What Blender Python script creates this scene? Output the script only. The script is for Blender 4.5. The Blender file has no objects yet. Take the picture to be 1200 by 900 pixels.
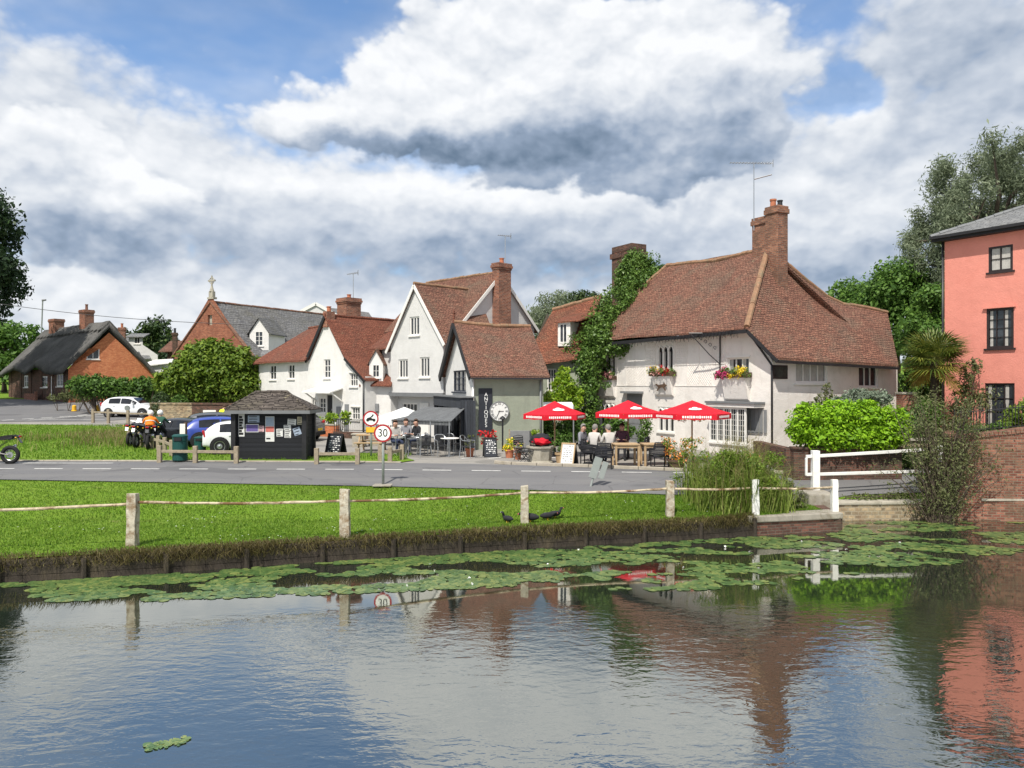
import bpy, bmesh, math, random
import numpy as np
from mathutils import Vector, Matrix, noise
from mathutils.geometry import tessellate_polygon

random.seed(7)
SC = bpy.context.scene
COL = SC.collection
R = math.radians

# ------------------------------------------------------------------ camera
CAM_H, VH, FPX = 2.8, 450.0, 900.0
cam_d = bpy.data.cameras.new("camera")
cam = bpy.data.objects.new("camera", cam_d)
COL.objects.link(cam)
cam.location = (0, 0, CAM_H)
cam.rotation_euler = (R(90), 0, 0)
cam_d.sensor_width = 36.0
cam_d.lens = 36.0 * FPX / 1200.0
cam_d.clip_start, cam_d.clip_end = 0.1, 3000
SC.camera = cam

# ------------------------------------------------------------------ exposure
SC.view_settings.view_transform = 'Standard'
SC.view_settings.look = 'None'
SC.view_settings.gamma = 1
SC.view_settings.use_curve_mapping = False
SC.view_settings.exposure = 0.42

# ------------------------------------------------------------------ sun
SUN_EL, SUN_VEC = R(55), (-0.36, -0.93)           # horizontal direction towards the sun
sun_d = bpy.data.lights.new("sun", 'SUN')
sun_d.energy = 4.2
sun_d.angle = R(0.5)
sun_d.color = (1.0, 0.95, 0.86)
sun = bpy.data.objects.new("sun", sun_d)
COL.objects.link(sun)
_sh = Vector((SUN_VEC[0], SUN_VEC[1], 0)).normalized() * math.cos(SUN_EL)
_sdir = Vector((_sh.x, _sh.y, math.sin(SUN_EL)))
sun.rotation_euler = _sdir.to_track_quat('Z', 'Y').to_euler()
sun.location = _sdir * 60

# ------------------------------------------------------------------ world with clouds
class E:
    """small expression wrapper over math nodes"""
    nt = None
    def __init__(s, sock): s.s = sock
    @staticmethod
    def op(o, a, b=None, c=None):
        n = E.nt.nodes.new('ShaderNodeMath'); n.operation = o
        for i, x in enumerate((a, b, c)):
            if x is None: continue
            if isinstance(x, E): E.nt.links.new(x.s, n.inputs[i])
            else: n.inputs[i].default_value = x
        return E(n.outputs[0])
    def __add__(s, o): return E.op('ADD', s, o)
    __radd__ = __add__
    def __sub__(s, o): return E.op('SUBTRACT', s, o)
    def __rsub__(s, o): return E.op('SUBTRACT', o, s)
    def __mul__(s, o): return E.op('MULTIPLY', s, o)
    __rmul__ = __mul__
    def __truediv__(s, o): return E.op('DIVIDE', s, o)
    def clamp(s): return E.op('MINIMUM', E.op('MAXIMUM', s, 0.0), 1.0)
    def smooth(s, a, b):
        n = E.nt.nodes.new('ShaderNodeMapRange'); n.interpolation_type = 'SMOOTHSTEP'
        E.nt.links.new(s.s, n.inputs[0]); n.inputs[1].default_value = a; n.inputs[2].default_value = b
        return E(n.outputs[0])

world = bpy.data.worlds.new("World")
SC.world = world
world.use_nodes = True
wn = world.node_tree
wn.nodes.clear()
E.nt = wn
def wnode(t): return wn.nodes.new(t)
tc = wnode('ShaderNodeTexCoord')
sep = wnode('ShaderNodeSeparateXYZ'); wn.links.new(tc.outputs['Generated'], sep.inputs[0])
dx, dy, dz = (E(sep.outputs[i]) for i in range(3))
AZ = E.op('ARCTAN2', dx, dy)
EL = E.op('ARCSINE', dz)
EL = E.op('ABSOLUTE', EL)
def blob_list(items):
    out = []
    for (u, v, ru, rv, amp) in items:
        a = math.atan((u - 600) / 900.0)
        l = math.atan((450 - v) / 900.0 * math.cos(a))
        out.append((a, l, ru / 900.0, rv / 900.0, amp))
    return out
# where the cloud masses and blue gaps stand in the sky: a far bank and nearer cumulus heaps
BACK = blob_list([(300, 240, 420, 70, .30), (640, 250, 420, 60, .40), (1080, 180, 170, 90, .55), (1000, 300, 300, 55, .4), (200, 345, 320, 45, .40), (600, 420, 900, 60, .8), (100, 45, 40, 40, .22),
    (1120, 20, 160, 60, .40), (800, 20, 200, 60, .3), (40, 130, 150, 60, .42), (230, 200, 160, 40, .30), (120, 60, 60, 40, .2), (290, 45, 150, 50, -.55), (410, 20, 120, 36, -.4), (975, 55, 50, 50, -.30), (985, 112, 34, 26, -.6), (300, 175, 90, 18, -.12), (940, 350, 40, 12, -.15), (1000, 330, 200, 40, .2)])
BDARK = blob_list([(600, 322, 260, 26, .29), (980, 325, 190, 30, .30), (240, 285, 220, 20, .14), (1120, 80, 130, 90, .22), (700, 270, 200, 24, .10), (520, 225, 260, 22, -.20), (1080, 235, 120, 40, -.1), (230, 345, 200, 18, -.12), (1050, 110, 60, 24, -.15), (500, 390, 700, 40, -.08)])
FRONT = blob_list([(640, 90, 210, 95, .75), (800, 130, 150, 80, .75), (450, 125, 170, 42, .62), (880, 110, 60, 60, .35), (560, 40, 110, 50, .3), (700, 20, 160, 50, .3), (330, 145, 110, 25, .3),
    (60, 240, 130, 75, .75), (150, 240, 60, 50, .30), (30, 180, 80, 40, .4), (720, 205, 150, 22, .4)])
FDARK = blob_list([(690, 190, 240, 36, .43), (500, 172, 170, 18, .26), (870, 160, 70, 60, .16), (70, 280, 150, 26, .34), (50, 225, 60, 30, .12), (620, 70, 170, 40, -.14), (430, 135, 130, 18, -.10), (860, 85, 60, 30, -.14), (150, 200, 60, 24, -.2)])
def gauss_sum(A, L, items):
    tot = None
    for (a, l, sa, sl, amp) in items:
        p = (A - a) * (1 / sa); q = (L - l) * (1 / sl)
        g = E.op('EXPONENT', (p * p + q * q) * -1.0) * amp
        tot = g if tot is None else tot + g
    return tot
def fbm(A, L, sx, sy, seed, detail, rough=0.55, dist=0.0):
    cb = wnode('ShaderNodeCombineXYZ')
    wn.links.new((A * sx).s, cb.inputs[0]); wn.links.new((L * sy).s, cb.inputs[1]); cb.inputs[2].default_value = seed
    n = wnode('ShaderNodeTexNoise'); n.inputs['Scale'].default_value = 1.0
    n.inputs['Detail'].default_value = detail; n.inputs['Roughness'].default_value = rough
    n.inputs['Distortion'].default_value = dist
    wn.links.new(cb.outputs[0], n.inputs['Vector'])
    return E(n.outputs['Fac'])
WX = (fbm(AZ, EL, 7.0, 9.0, 1.3, 5, 0.55) - 0.5) * 0.20
WY = (fbm(AZ, EL, 7.0, 9.0, 5.9, 5, 0.55) - 0.5) * 0.13
AROUND = (EL.smooth(0.46, 0.60) + E.op('ABSOLUTE', AZ).smooth(0.72, 0.95)).clamp()  # extra cloud overhead and behind, out of view, added to whiten the ambient light
def billow(A, L, sx, sy, seed, detail):
    """rounded cauliflower heads: fractal cell noise turned upside down"""
    cb = wnode('ShaderNodeCombineXYZ')
    wn.links.new((A * sx).s, cb.inputs[0]); wn.links.new((L * sy + seed).s, cb.inputs[1])
    n = wnode('ShaderNodeTexVoronoi'); n.voronoi_dimensions = '2D'; n.feature = 'F1'; n.inputs['Scale'].default_value = 1.0
    n.inputs['Detail'].default_value = detail; n.inputs['Roughness'].default_value = 0.55; n.inputs['Lacunarity'].default_value = 2.1
    wn.links.new(cb.outputs[0], n.inputs['Vector'])
    return 0.58 - E(n.outputs['Distance'])
def cloud(mass, dark, seed, lo, hi, sx, sy, k, kb, base, rel, amt=0.0):
    A, L = AZ + WX, EL + WY
    def dens(a, l, detail):
        return gauss_sum(a + WX, l + WY, mass) + AROUND * amt + (fbm(a, l, sx, sy, seed, detail, 0.56, 0.0) - 0.5) * k + billow(a + WX * 0.25, l + WY * 0.25, sx * 1.5, sy * 1.7, seed + 2.0, 3.0) * kb
    d0 = dens(AZ, EL, 7)
    d1 = dens(AZ - 0.006, EL + 0.016, 5)
    cov = d0.smooth(lo, hi)
    sh = (d1 - d0) * rel + gauss_sum(A, L, dark) + base + (0.6 - d0) * 0.06
    return cov, sh
bc, bs = cloud(BACK, BDARK, 3.1, -0.06, 0.30, 5.5, 8.0, 0.8, 0.32, 0.335, 0.85, 0.36)
fc, fs_ = cloud(FRONT, FDARK, 11.7, 0.24, 0.47, 6.0, 8.0, 0.6, 0.40, 0.285, 0.85)
cover = bc + fc - bc * fc
shade = (bs * (1.0 - fc) + fs_ * fc)
veil = (fbm(AZ, EL, 2.6, 7.0, 21.0, 4, 0.6) - 0.36).smooth(0.0, 0.34) * 0.42
cover = (cover + veil - cover * veil) * 0.985
shade = shade.clamp()
ramp = wnode('ShaderNodeValToRGB')
wn.links.new(shade.s, ramp.inputs[0])
cr = ramp.color_ramp
cr.elements[0].position = 0.0; cr.elements[0].color = (0.74, 0.75, 0.765, 1)
cr.elements[1].position = 1.0; cr.elements[1].color = (0.115, 0.165, 0.235, 1)
for p_, c_ in ((0.22, (0.61, 0.635, 0.67, 1)), (0.45, (0.43, 0.475, 0.545, 1)), (0.72, (0.24, 0.30, 0.395, 1))):
    e_ = cr.elements.new(p_); e_.color = c_
cl_scale = wnode('ShaderNodeVectorMath'); cl_scale.operation = 'SCALE'
wn.links.new(ramp.outputs[0], cl_scale.inputs[0]); cl_scale.inputs['Scale'].default_value = 1 / 0.14
sky = wnode('ShaderNodeTexSky')
sky.sky_type = 'NISHITA'; sky.sun_disc = False
sky.sun_elevation = SUN_EL
sky.sun_rotation = math.atan2(SUN_VEC[0], SUN_VEC[1])
sky.air_density = 1.0; sky.dust_density = 0.3; sky.ozone_density = 3.5
hsv = wnode('ShaderNodeHueSaturation'); hsv.inputs['Saturation'].default_value = 1.05; wn.links.new(sky.outputs[0], hsv.inputs['Color'])
mixc = wnode('ShaderNodeMix'); mixc.data_type = 'RGBA'
wn.links.new(cover.s, mixc.inputs[0])
wn.links.new(hsv.outputs[0], mixc.inputs[6]); wn.links.new(cl_scale.outputs[0], mixc.inputs[7])
bg = wnode('ShaderNodeBackground'); bg.inputs['Strength'].default_value = 0.14
world.cycles.sampling_method = 'MANUAL'; world.cycles.sample_map_resolution = 512
wo = wnode('ShaderNodeOutputWorld')
wn.links.new(mixc.outputs[2], bg.inputs[0]); wn.links.new(bg.outputs[0], wo.inputs[0])

# ------------------------------------------------------------------ pixel <-> place helpers (only used to read sizes off the photograph)
def PX(u, Y): return (u - 600.0) / FPX * Y
def PZ(v, Y): return CAM_H + (VH - v) / FPX * Y
def W(u, v, Y): return Vector((PX(u, Y), Y, PZ(v, Y)))
_HP = [(-500, -.7), (19.8, -.7), (23.4, -.12), (27.5, 0), (31, 0), (45, .15), (56, .44), (72, 1.35), (100, 2.6), (180, 6), (400, 14)]
def sstep(a, b, x):
    t = max(0.0, min(1.0, (x - a) / (b - a))); return t * t * (3 - 2 * t)
def hz(y, x=0.0):
    """height of the land: low lawn by the pond, rising to the village street; the lane at the inlet lies lower"""
    z = _HP[-1][1]
    for (a, za), (b, zb) in zip(_HP, _HP[1:]):
        if y <= b: z = za + (zb - za) * (y - a) / (b - a); break
    if x > 6.5 and y < 27: z = max(-.70, z - .45 * sstep(6.5, 9.0, x) * (1 - sstep(22.5, 27, y)))
    return z
def GY(v, u=600):
    """distance of the ground point seen at row v, column u"""
    lo, hi = 5.0, 200.0
    for _ in range(50):
        m = (lo + hi) / 2
        if VH + FPX * (CAM_H - hz(m, PX(u, m))) / m > v: lo = m
        else: hi = m
    return lo
def G(u, v, dz=0.0):
    y = GY(v, u); return Vector((PX(u, y), y, hz(y, PX(u, y)) + dz))

# ------------------------------------------------------------------ objects
ROOTINV = {}
def tag(o, label=None, cat=None, group=None, kind=None):
    if label: o['label'] = label
    if cat: o['category'] = cat
    if group: o['group'] = group
    if kind: o['kind'] = kind
    return o
def thing(name, label, cat, loc=(0, 0, 0), rz=0.0, group=None):
    o = bpy.data.objects.new(name, None); COL.objects.link(o)
    o.empty_display_size = 0.2
    o.location = loc; o.rotation_euler = (0, 0, rz)
    ROOTINV[o.name] = (Matrix.Translation(Vector(loc)) @ Matrix.Rotation(rz, 4, 'Z')).inverted()
    return tag(o, label, cat, group)
def dup(o, loc=None, rz=None, label=None, group=None, parent=None, scale=None):
    c = o.copy(); COL.objects.link(c)
    if parent is not None: c.parent = parent
    if loc is not None: c.location = loc
    if rz is not None: c.rotation_euler = (0, 0, rz)
    if scale is not None: c.scale = scale
    if label: c['label'] = label
    if group: c['group'] = group
    for k in list(o.children): dup(k, parent=c)
    return c
def link_mesh(name, me, parent=None):
    o = bpy.data.objects.new(name, me); COL.objects.link(o)
    if parent is not None:
        o.parent = parent
        inv = ROOTINV.get(parent.name)
        if inv is not None:
            ROOTINV[o.name] = inv
            me.transform(inv)
    return o
def set_uv(me):
    n = len(me.loops)
    if n == 0: return
    uvl = me.uv_layers.new(name="UVMap")
    nv = len(me.vertices)
    co = np.empty(nv * 3); me.vertices.foreach_get('co', co); co = co.reshape(-1, 3)
    li = np.empty(n, dtype=np.int32); me.loops.foreach_get('vertex_index', li)
    npoly = len(me.polygons)
    nor = np.empty(npoly * 3); me.polygons.foreach_get('normal', nor); nor = nor.reshape(-1, 3)
    tot = np.empty(npoly, dtype=np.int32); me.polygons.foreach_get('loop_total', tot)
    pn = np.repeat(nor, tot, axis=0)
    t = np.stack([-pn[:, 1], pn[:, 0], np.zeros(n)], 1)
    ln = np.linalg.norm(t, axis=1)
    flat = ln < 0.05
    t[flat] = (1, 0, 0); ln[flat] = 1
    t /= ln[:, None]
    b = np.cross(pn, t)
    p = co[li]
    uv = np.stack([(p * t).sum(1), (p * b).sum(1)], 1)
    uvl.data.foreach_set('uv', uv.astype(np.float32).ravel())

SPLIT = {'bargeboard', 'post', 'curtain', 'shutter', 'leg', 'arm', 'pole', 'indicator', 'bumper', 'hand', 'plate', 'rail', 'emblem', 'eyes', 'handle', 'eye'}
class MB:
    def __init__(s): s.v = []; s.f = []; s.m = []
    def add(s, vs, fs, m=0):
        k = len(s.v); s.v.extend([tuple(x) for x in vs])
        for f in fs: s.f.append(tuple(i + k for i in f)); s.m.append(m)
    def poly(s, pts, m=0): s.add(pts, [tuple(range(len(pts)))], m)
    def obox(s, c, ax, ay, az, hx, hy, hz_, m=0):
        c = Vector(c); vs = []
        for k in (-1, 1):
            for j in (-1, 1):
                for i in (-1, 1): vs.append(c + ax * (hx * i) + ay * (hy * j) + az * (hz_ * k))
        s.add(vs, [(0, 2, 3, 1), (4, 5, 7, 6), (0, 1, 5, 4), (2, 6, 7, 3), (0, 4, 6, 2), (1, 3, 7, 5)], m)
    def box(s, c, size, rz=0.0, m=0):
        ca, sa = math.cos(rz), math.sin(rz)
        s.obox(c, Vector((ca, sa, 0)), Vector((-sa, ca, 0)), Vector((0, 0, 1)), size[0] / 2, size[1] / 2, size[2] / 2, m)
    def bar(s, p, q, w, h, m=0, up=Vector((0, 0, 1))):
        p, q = Vector(p), Vector(q); d = q - p; L = d.length
        if L < 1e-6: return
        d /= L
        side = d.cross(up)
        if side.length < 1e-3: side = d.cross(Vector((0, 1, 0)))
        side.normalize(); u2 = side.cross(d)
        s.obox((p + q) / 2, d, side, u2, L / 2, w / 2, h / 2, m)
    def tube(s, pts, r, n=8, m=0, caps=True):
        pts = [Vector(p) for p in pts]; k0 = len(s.v)
        rs = r if isinstance(r, (list, tuple)) else [r] * len(pts)
        prev = None
        for i, p in enumerate(pts):
            d = (pts[min(i + 1, len(pts) - 1)] - pts[max(i - 1, 0)])
            if d.length < 1e-9: d = Vector((0, 0, 1))
            d.normalize()
            if prev is None:
                a = d.cross(Vector((0, 0, 1)))
                if a.length < 0.02: a = d.cross(Vector((0, 1, 0)))
            else: a = prev - d * prev.dot(d)
            a.normalize(); prev = a; b = d.cross(a)
            for j in range(n):
                t = 2 * math.pi * j / n
                s.v.append(tuple(p + (a * math.cos(t) + b * math.sin(t)) * rs[i]))
        for i in range(len(pts) - 1):
            for j in range(n):
                q = (j + 1) % n
                s.f.append((k0 + i * n + j, k0 + i * n + q, k0 + (i + 1) * n + q, k0 + (i + 1) * n + j)); s.m.append(m)
        if caps:
            s.f.append(tuple(k0 + j for j in reversed(range(n)))); s.m.append(m)
            e = k0 + (len(pts) - 1) * n
            s.f.append(tuple(e + j for j in range(n))); s.m.append(m)
    def lathe(s, prof, c=(0, 0, 0), n=20, m=0, axis='Z'):
        c = Vector(c); k0 = len(s.v)
        for (r, h) in prof:
            for j in range(n):
                t = 2 * math.pi * j / n
                x, y = r * math.cos(t), r * math.sin(t)
                if axis == 'Z': p = Vector((x, y, h))
                elif axis == 'Y': p = Vector((x, h, -y))
                else: p = Vector((h, x, y))
                s.v.append(tuple(c + p))
        for i in range(len(prof) - 1):
            for j in range(n):
                q = (j + 1) % n
                s.f.append((k0 + i * n + j, k0 + i * n + q, k0 + (i + 1) * n + q, k0 + (i + 1) * n + j)); s.m.append(m)
        s.f.append(tuple(k0 + j for j in reversed(range(n)))); s.m.append(m)
        e = k0 + (len(prof) - 1) * n
        s.f.append(tuple(e + j for j in range(n))); s.m.append(m)
    def extrude(s, poly, O, ax, ay, dep, m=0):
        """polygon of (a,b) in plane O+ax*a+ay*b, thickened along dep vector"""
        n = len(poly); O = Vector(O)
        fr = [O + ax * a + ay * b for a, b in poly]; bk = [p + dep for p in fr]
        tri = tessellate_polygon([[Vector((a, b, 0)) for a, b in poly]])
        s.add(fr + bk, [tuple(t) for t in tri] + [tuple(n + i for i in reversed(t)) for t in tri] + [(i, (i + 1) % n, n + (i + 1) % n, n + i) for i in range(n)], m)
    def sheet(s, top, bot, nu, nv, thick, jit=0.0, js=0.7, m=0, sag=0.0):
        """thick lofted slab between two polylines (roof slope)"""
        T, B = resample(top, nu), resample(bot, nu)
        up = []
        for j in range(nv + 1):
            for i in range(nu + 1):
                p = T[i].lerp(B[i], j / nv)
                z = 0.0
                if jit: z += (noise.noise(p * js)) * jit + noise.noise(p * js * 4) * jit * 0.35
                z -= sag * math.sin(math.pi * i / nu) * (1 - 0.3 * j / nv)
                up.append(p + Vector((0, 0, z)))
        lo = [p - Vector((0, 0, thick)) for p in up]
        N = len(up); w = nu + 1; fs = []
        for j in range(nv):
            for i in range(nu):
                a, b, c, d = j * w + i, j * w + i + 1, (j + 1) * w + i + 1, (j + 1) * w + i
                fs.append((a, d, c, b)); fs.append((N + a, N + b, N + c, N + d))
        for i in range(nu):
            fs.append((i, i + 1, N + i + 1, N + i)); q = nv * w
            fs.append((q + i + 1, q + i, N + q + i, N + q + i + 1))
        for j in range(nv):
            a, b = j * w, (j + 1) * w
            fs.append((b, a, N + a, N + b)); a, b = j * w + nu, (j + 1) * w + nu
            fs.append((a, b, N + b, N + a))
        s.add(up + lo, fs, m)
        return up
    def islands(s):
        par = list(range(len(s.v)))
        def f(a):
            while par[a] != a: par[a] = par[par[a]]; a = par[a]
            return a
        for fc in s.f:
            r0 = f(fc[0])
            for q in fc[1:]: par[f(q)] = r0
        out = {}
        for fc, m in zip(s.f, s.m): out.setdefault(f(fc[0]), []).append((fc, m))
        res = []
        for fl in out.values():
            mb = MB(); mp = {}
            for fc, m in fl:
                for q in fc:
                    if q not in mp: mp[q] = len(mb.v); mb.v.append(s.v[q])
                mb.f.append(tuple(mp[q] for q in fc)); mb.m.append(m)
            res.append(mb)
        return res
    def build(s, name, mats, parent=None, smooth=False, bevel=0.0, fix=False):
        if name in SPLIT:
            il = s.islands()
            if len(il) > 1:
                last = None
                for q in il: last = q.build1(name, mats, parent, smooth, bevel, fix)
                return last
        return s.build1(name, mats, parent, smooth, bevel, fix)
    def build1(s, name, mats, parent=None, smooth=False, bevel=0.0, fix=False):
        me = bpy.data.meshes.new(name)
        me.from_pydata(s.v, [], s.f)
        if not isinstance(mats, (list, tuple)): mats = [mats]
        for mt in mats: me.materials.append(mt)
        if len(mats) > 1: me.polygons.foreach_set('material_index', s.m)
        me.validate()
        if fix:
            bm = bmesh.new(); bm.from_mesh(me); bmesh.ops.recalc_face_normals(bm, faces=bm.faces[:]); bm.to_mesh(me); bm.free()
        me.update()
        if smooth: me.polygons.foreach_set('use_smooth', [True] * len(me.polygons))
        set_uv(me)
        o = link_mesh(name, me, parent)
        if bevel:
            b = o.modifiers.new('bevel', 'BEVEL'); b.width = bevel; b.segments = 2; b.limit_method = 'ANGLE'; b.angle_limit = R(40)
        return o
def resample(pts, n):
    pts = [Vector(p) for p in pts]
    L = [0.0]
    for a, b in zip(pts, pts[1:]): L.append(L[-1] + (b - a).length)
    out = []
    for i in range(n + 1):
        t = L[-1] * i / n
        k = 0
        while k < len(pts) - 2 and L[k + 1] < t: k += 1
        d = L[k + 1] - L[k]
        out.append(pts[k].lerp(pts[k + 1], (t - L[k]) / d if d > 1e-9 else 0))
    return out

class Fr:
    """upright wall plane: O base point, d direction to the right seen from outside"""
    def __init__(s, O, d, z0=0.0):
        s.O = Vector((O[0], O[1], z0)); s.d = Vector((d[0], d[1], 0)).normalized(); s.n = Vector((s.d.y, -s.d.x, 0)); s.z = Vector((0, 0, 1))
    def p(s, a, z, out=0.0): return Vector((s.O.x, s.O.y, z)) + s.d * a + s.n * out
    def su(s, u, out=0.0):
        k = (u - 600.0) / FPX; o = s.O + s.n * out
        return (k * o.y - o.x) / (s.d.x - k * s.d.y)
    def zv(s, u, v, out=0.0):
        q = s.p(s.su(u, out), 0, out); return PZ(v, q.y)
    def rect(s, u0, v0, u1, v1, out=0.0):
        a, b = s.su(u0, out), s.su(u1, out); um = (u0 + u1) / 2
        return (min(a, b), s.zv(um, v1, out), max(a, b), s.zv(um, v0, out))
    def box(s, mb, a0, z0, a1, z1, o0, o1, m=0):
        mb.obox(s.p((a0 + a1) / 2, (z0 + z1) / 2, (o0 + o1) / 2), s.d, s.n, s.z, abs(a1 - a0) / 2, abs(o1 - o0) / 2, abs(z1 - z0) / 2, m)
    def face(s, mb, outline, holes=(), reveal=0.12, m=0):
        loops = [[Vector((a, z, 0)) for a, z in outline]]
        for (a0, z0, a1, z1) in holes:
            loops.append([Vector((a0, z0, 0)), Vector((a0, z1, 0)), Vector((a1, z1, 0)), Vector((a1, z0, 0))])
        flat = [q for l in loops for q in l]
        tri = tessellate_polygon(loops)
        fs = []
        for t in tri:
            a, b, c = (flat[i] for i in t)
            fs.append(tuple(t) if (b - a).cross(c - a).z > 0 else tuple(reversed(t)))
        mb.add([s.p(q.x, q.y) for q in flat], fs, m)
        for (a0, z0, a1, z1) in holes:
            r = [(a0, z0), (a1, z0), (a1, z1), (a0, z1)]
            for i in range(4):
                p, q = r[i], r[(i + 1) % 4]
                mb.poly([s.p(*p), s.p(*q), s.p(*q, -reveal), s.p(*p, -reveal)], m)
# ------------------------------------------------------------------ materials
MATS = {}
def srgb(r, g, b):
    f = lambda c: (c / 255 / 12.92) if c / 255 <= 0.04045 else ((c / 255 + 0.055) / 1.055) ** 2.4
    return (f(r), f(g), f(b))
class MT:
    def __init__(s, name):
        s.m = bpy.data.materials.new(name); s.m.use_nodes = True; s.nt = s.m.node_tree
        s.b = s.nt.nodes['Principled BSDF']; s.out = s.nt.nodes['Material Output']
    def n(s, t, **kw):
        x = s.nt.nodes.new(t)
        for k, v in kw.items():
            if k in x.inputs: x.inputs[k].default_value = v
            else: setattr(x, k, v)
        return x
    def l(s, a, b): s.nt.links.new(a, b)
    def coord(s, kind='Object'): return s.n('ShaderNodeTexCoord').outputs[kind]
    def noise(s, vec, scale, detail=4, rough=.55, dist=0.0):
        x = s.n('ShaderNodeTexNoise', Scale=scale, Detail=detail, Roughness=rough, Distortion=dist); s.l(vec, x.inputs['Vector']); return x.outputs['Fac']
    def ramp(s, fac, stops):
        r = s.n('ShaderNodeValToRGB'); cr = r.color_ramp
        cr.elements[0].position, cr.elements[1].position = stops[0][0], stops[-1][0]
        cr.elements[0].color, cr.elements[1].color = (*stops[0][1], 1), (*stops[-1][1], 1)
        for p, c in stops[1:-1]: cr.elements.new(p).color = (*c, 1)
        s.l(fac, r.inputs[0]); return r.outputs[0]
    def mix(s, fac, a, b, blend='MIX'):
        x = s.n('ShaderNodeMix', data_type='RGBA', blend_type=blend)
        for i, q in ((0, fac), (6, a), (7, b)):
            if isinstance(q, (int, float)): x.inputs[i].default_value = q
            elif isinstance(q, (tuple, list)): x.inputs[i].default_value = (*q[:3], 1)
            else: s.l(q, x.inputs[i])
        return x.outputs[2]
    def math(s, op, a, b=0.0):
        x = s.n('ShaderNodeMath', operation=op)
        for i, q in enumerate((a, b)):
            if isinstance(q, (int, float)): x.inputs[i].default_value = q
            else: s.l(q, x.inputs[i])
        return x.outputs[0]
    def bump(s, h, strength=.4, dist=.02):
        x = s.n('ShaderNodeBump', Strength=strength, Distance=dist); s.l(h, x.inputs['Height']); s.l(x.outputs[0], s.b.inputs['Normal'])
    def vmap(s, vec, scale=(1, 1, 1)):
        x = s.n('ShaderNodeMapping'); x.inputs['Scale'].default_value = scale; s.l(vec, x.inputs[0]); return x.outputs[0]
    def done(s, col=None, rough=.8, spec=.3, metal=0.0):
        if col is not None:
            if isinstance(col, tuple): s.b.inputs['Base Color'].default_value = (*col, 1)
            else: s.l(col, s.b.inputs['Base Color'])
        if isinstance(rough, float) or isinstance(rough, int): s.b.inputs['Roughness'].default_value = rough
        else: s.l(rough, s.b.inputs['Roughness'])
        s.b.inputs['Specular IOR Level'].default_value = spec; s.b.inputs['Metallic'].default_value = metal
        return s.m
def scl(c, k): return tuple(min(1, x * k) for x in c)
def plain(name, col, rough=.7, var=.18, scale=4.0, bump=0.0, bs=40.0, metal=0.0, spec=.3, stain=None, lo=.5):
    """painted or bare surface with uneven tone and a fine bump"""
    t = MT(name); v = t.coord()
    f = t.noise(v, scale, 6, .6)
    c = t.ramp(f, [(.25, scl(col, 1 - var)), (.5, col), (.78, scl(col, 1 + var))])
    if stain:
        g = t.noise(v, stain[1], 7, .65, .5)
        g2 = t.ramp(g, [(lo, (0, 0, 0)), (lo + .16, (1, 1, 1))])
        c = t.mix(t.math('MULTIPLY', g2, stain[2]), c, stain[0])
    if bump: t.bump(t.noise(v, bs, 6, .65), bump, .02)
    return t.done(c, rough, spec, metal)
def plaster(name, col, streak, amt=.5, sc=.7):
    """old lime render: uneven trowelling, rain streaks, patched areas"""
    t = MT(name); v = t.coord()
    c = t.ramp(t.noise(v, sc, 6, .6), [(.25, scl(col, .90)), (.5, col), (.78, scl(col, 1.07))])
    st = t.ramp(t.noise(t.vmap(v, (1.5, 1.5, .5)), 1.0, 7, .68, .9), [(.48, (0, 0, 0)), (.80, (1, 1, 1))])
    c = t.mix(t.math('MULTIPLY', st, amt), c, streak)
    pt = t.ramp(t.noise(v, 1.7, 8, .7, .8), [(.56, (0, 0, 0)), (.60, (1, 1, 1))])
    c = t.mix(t.math('MULTIPLY', pt, amt * .45), c, scl(streak, 1.12))
    h = t.math('ADD', t.math('MULTIPLY', t.noise(v, 2.2, 4), 2.2), t.noise(v, 22, 6, .65))
    t.bump(h, .4, .03)
    return t.done(c, .9, .2)
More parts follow.
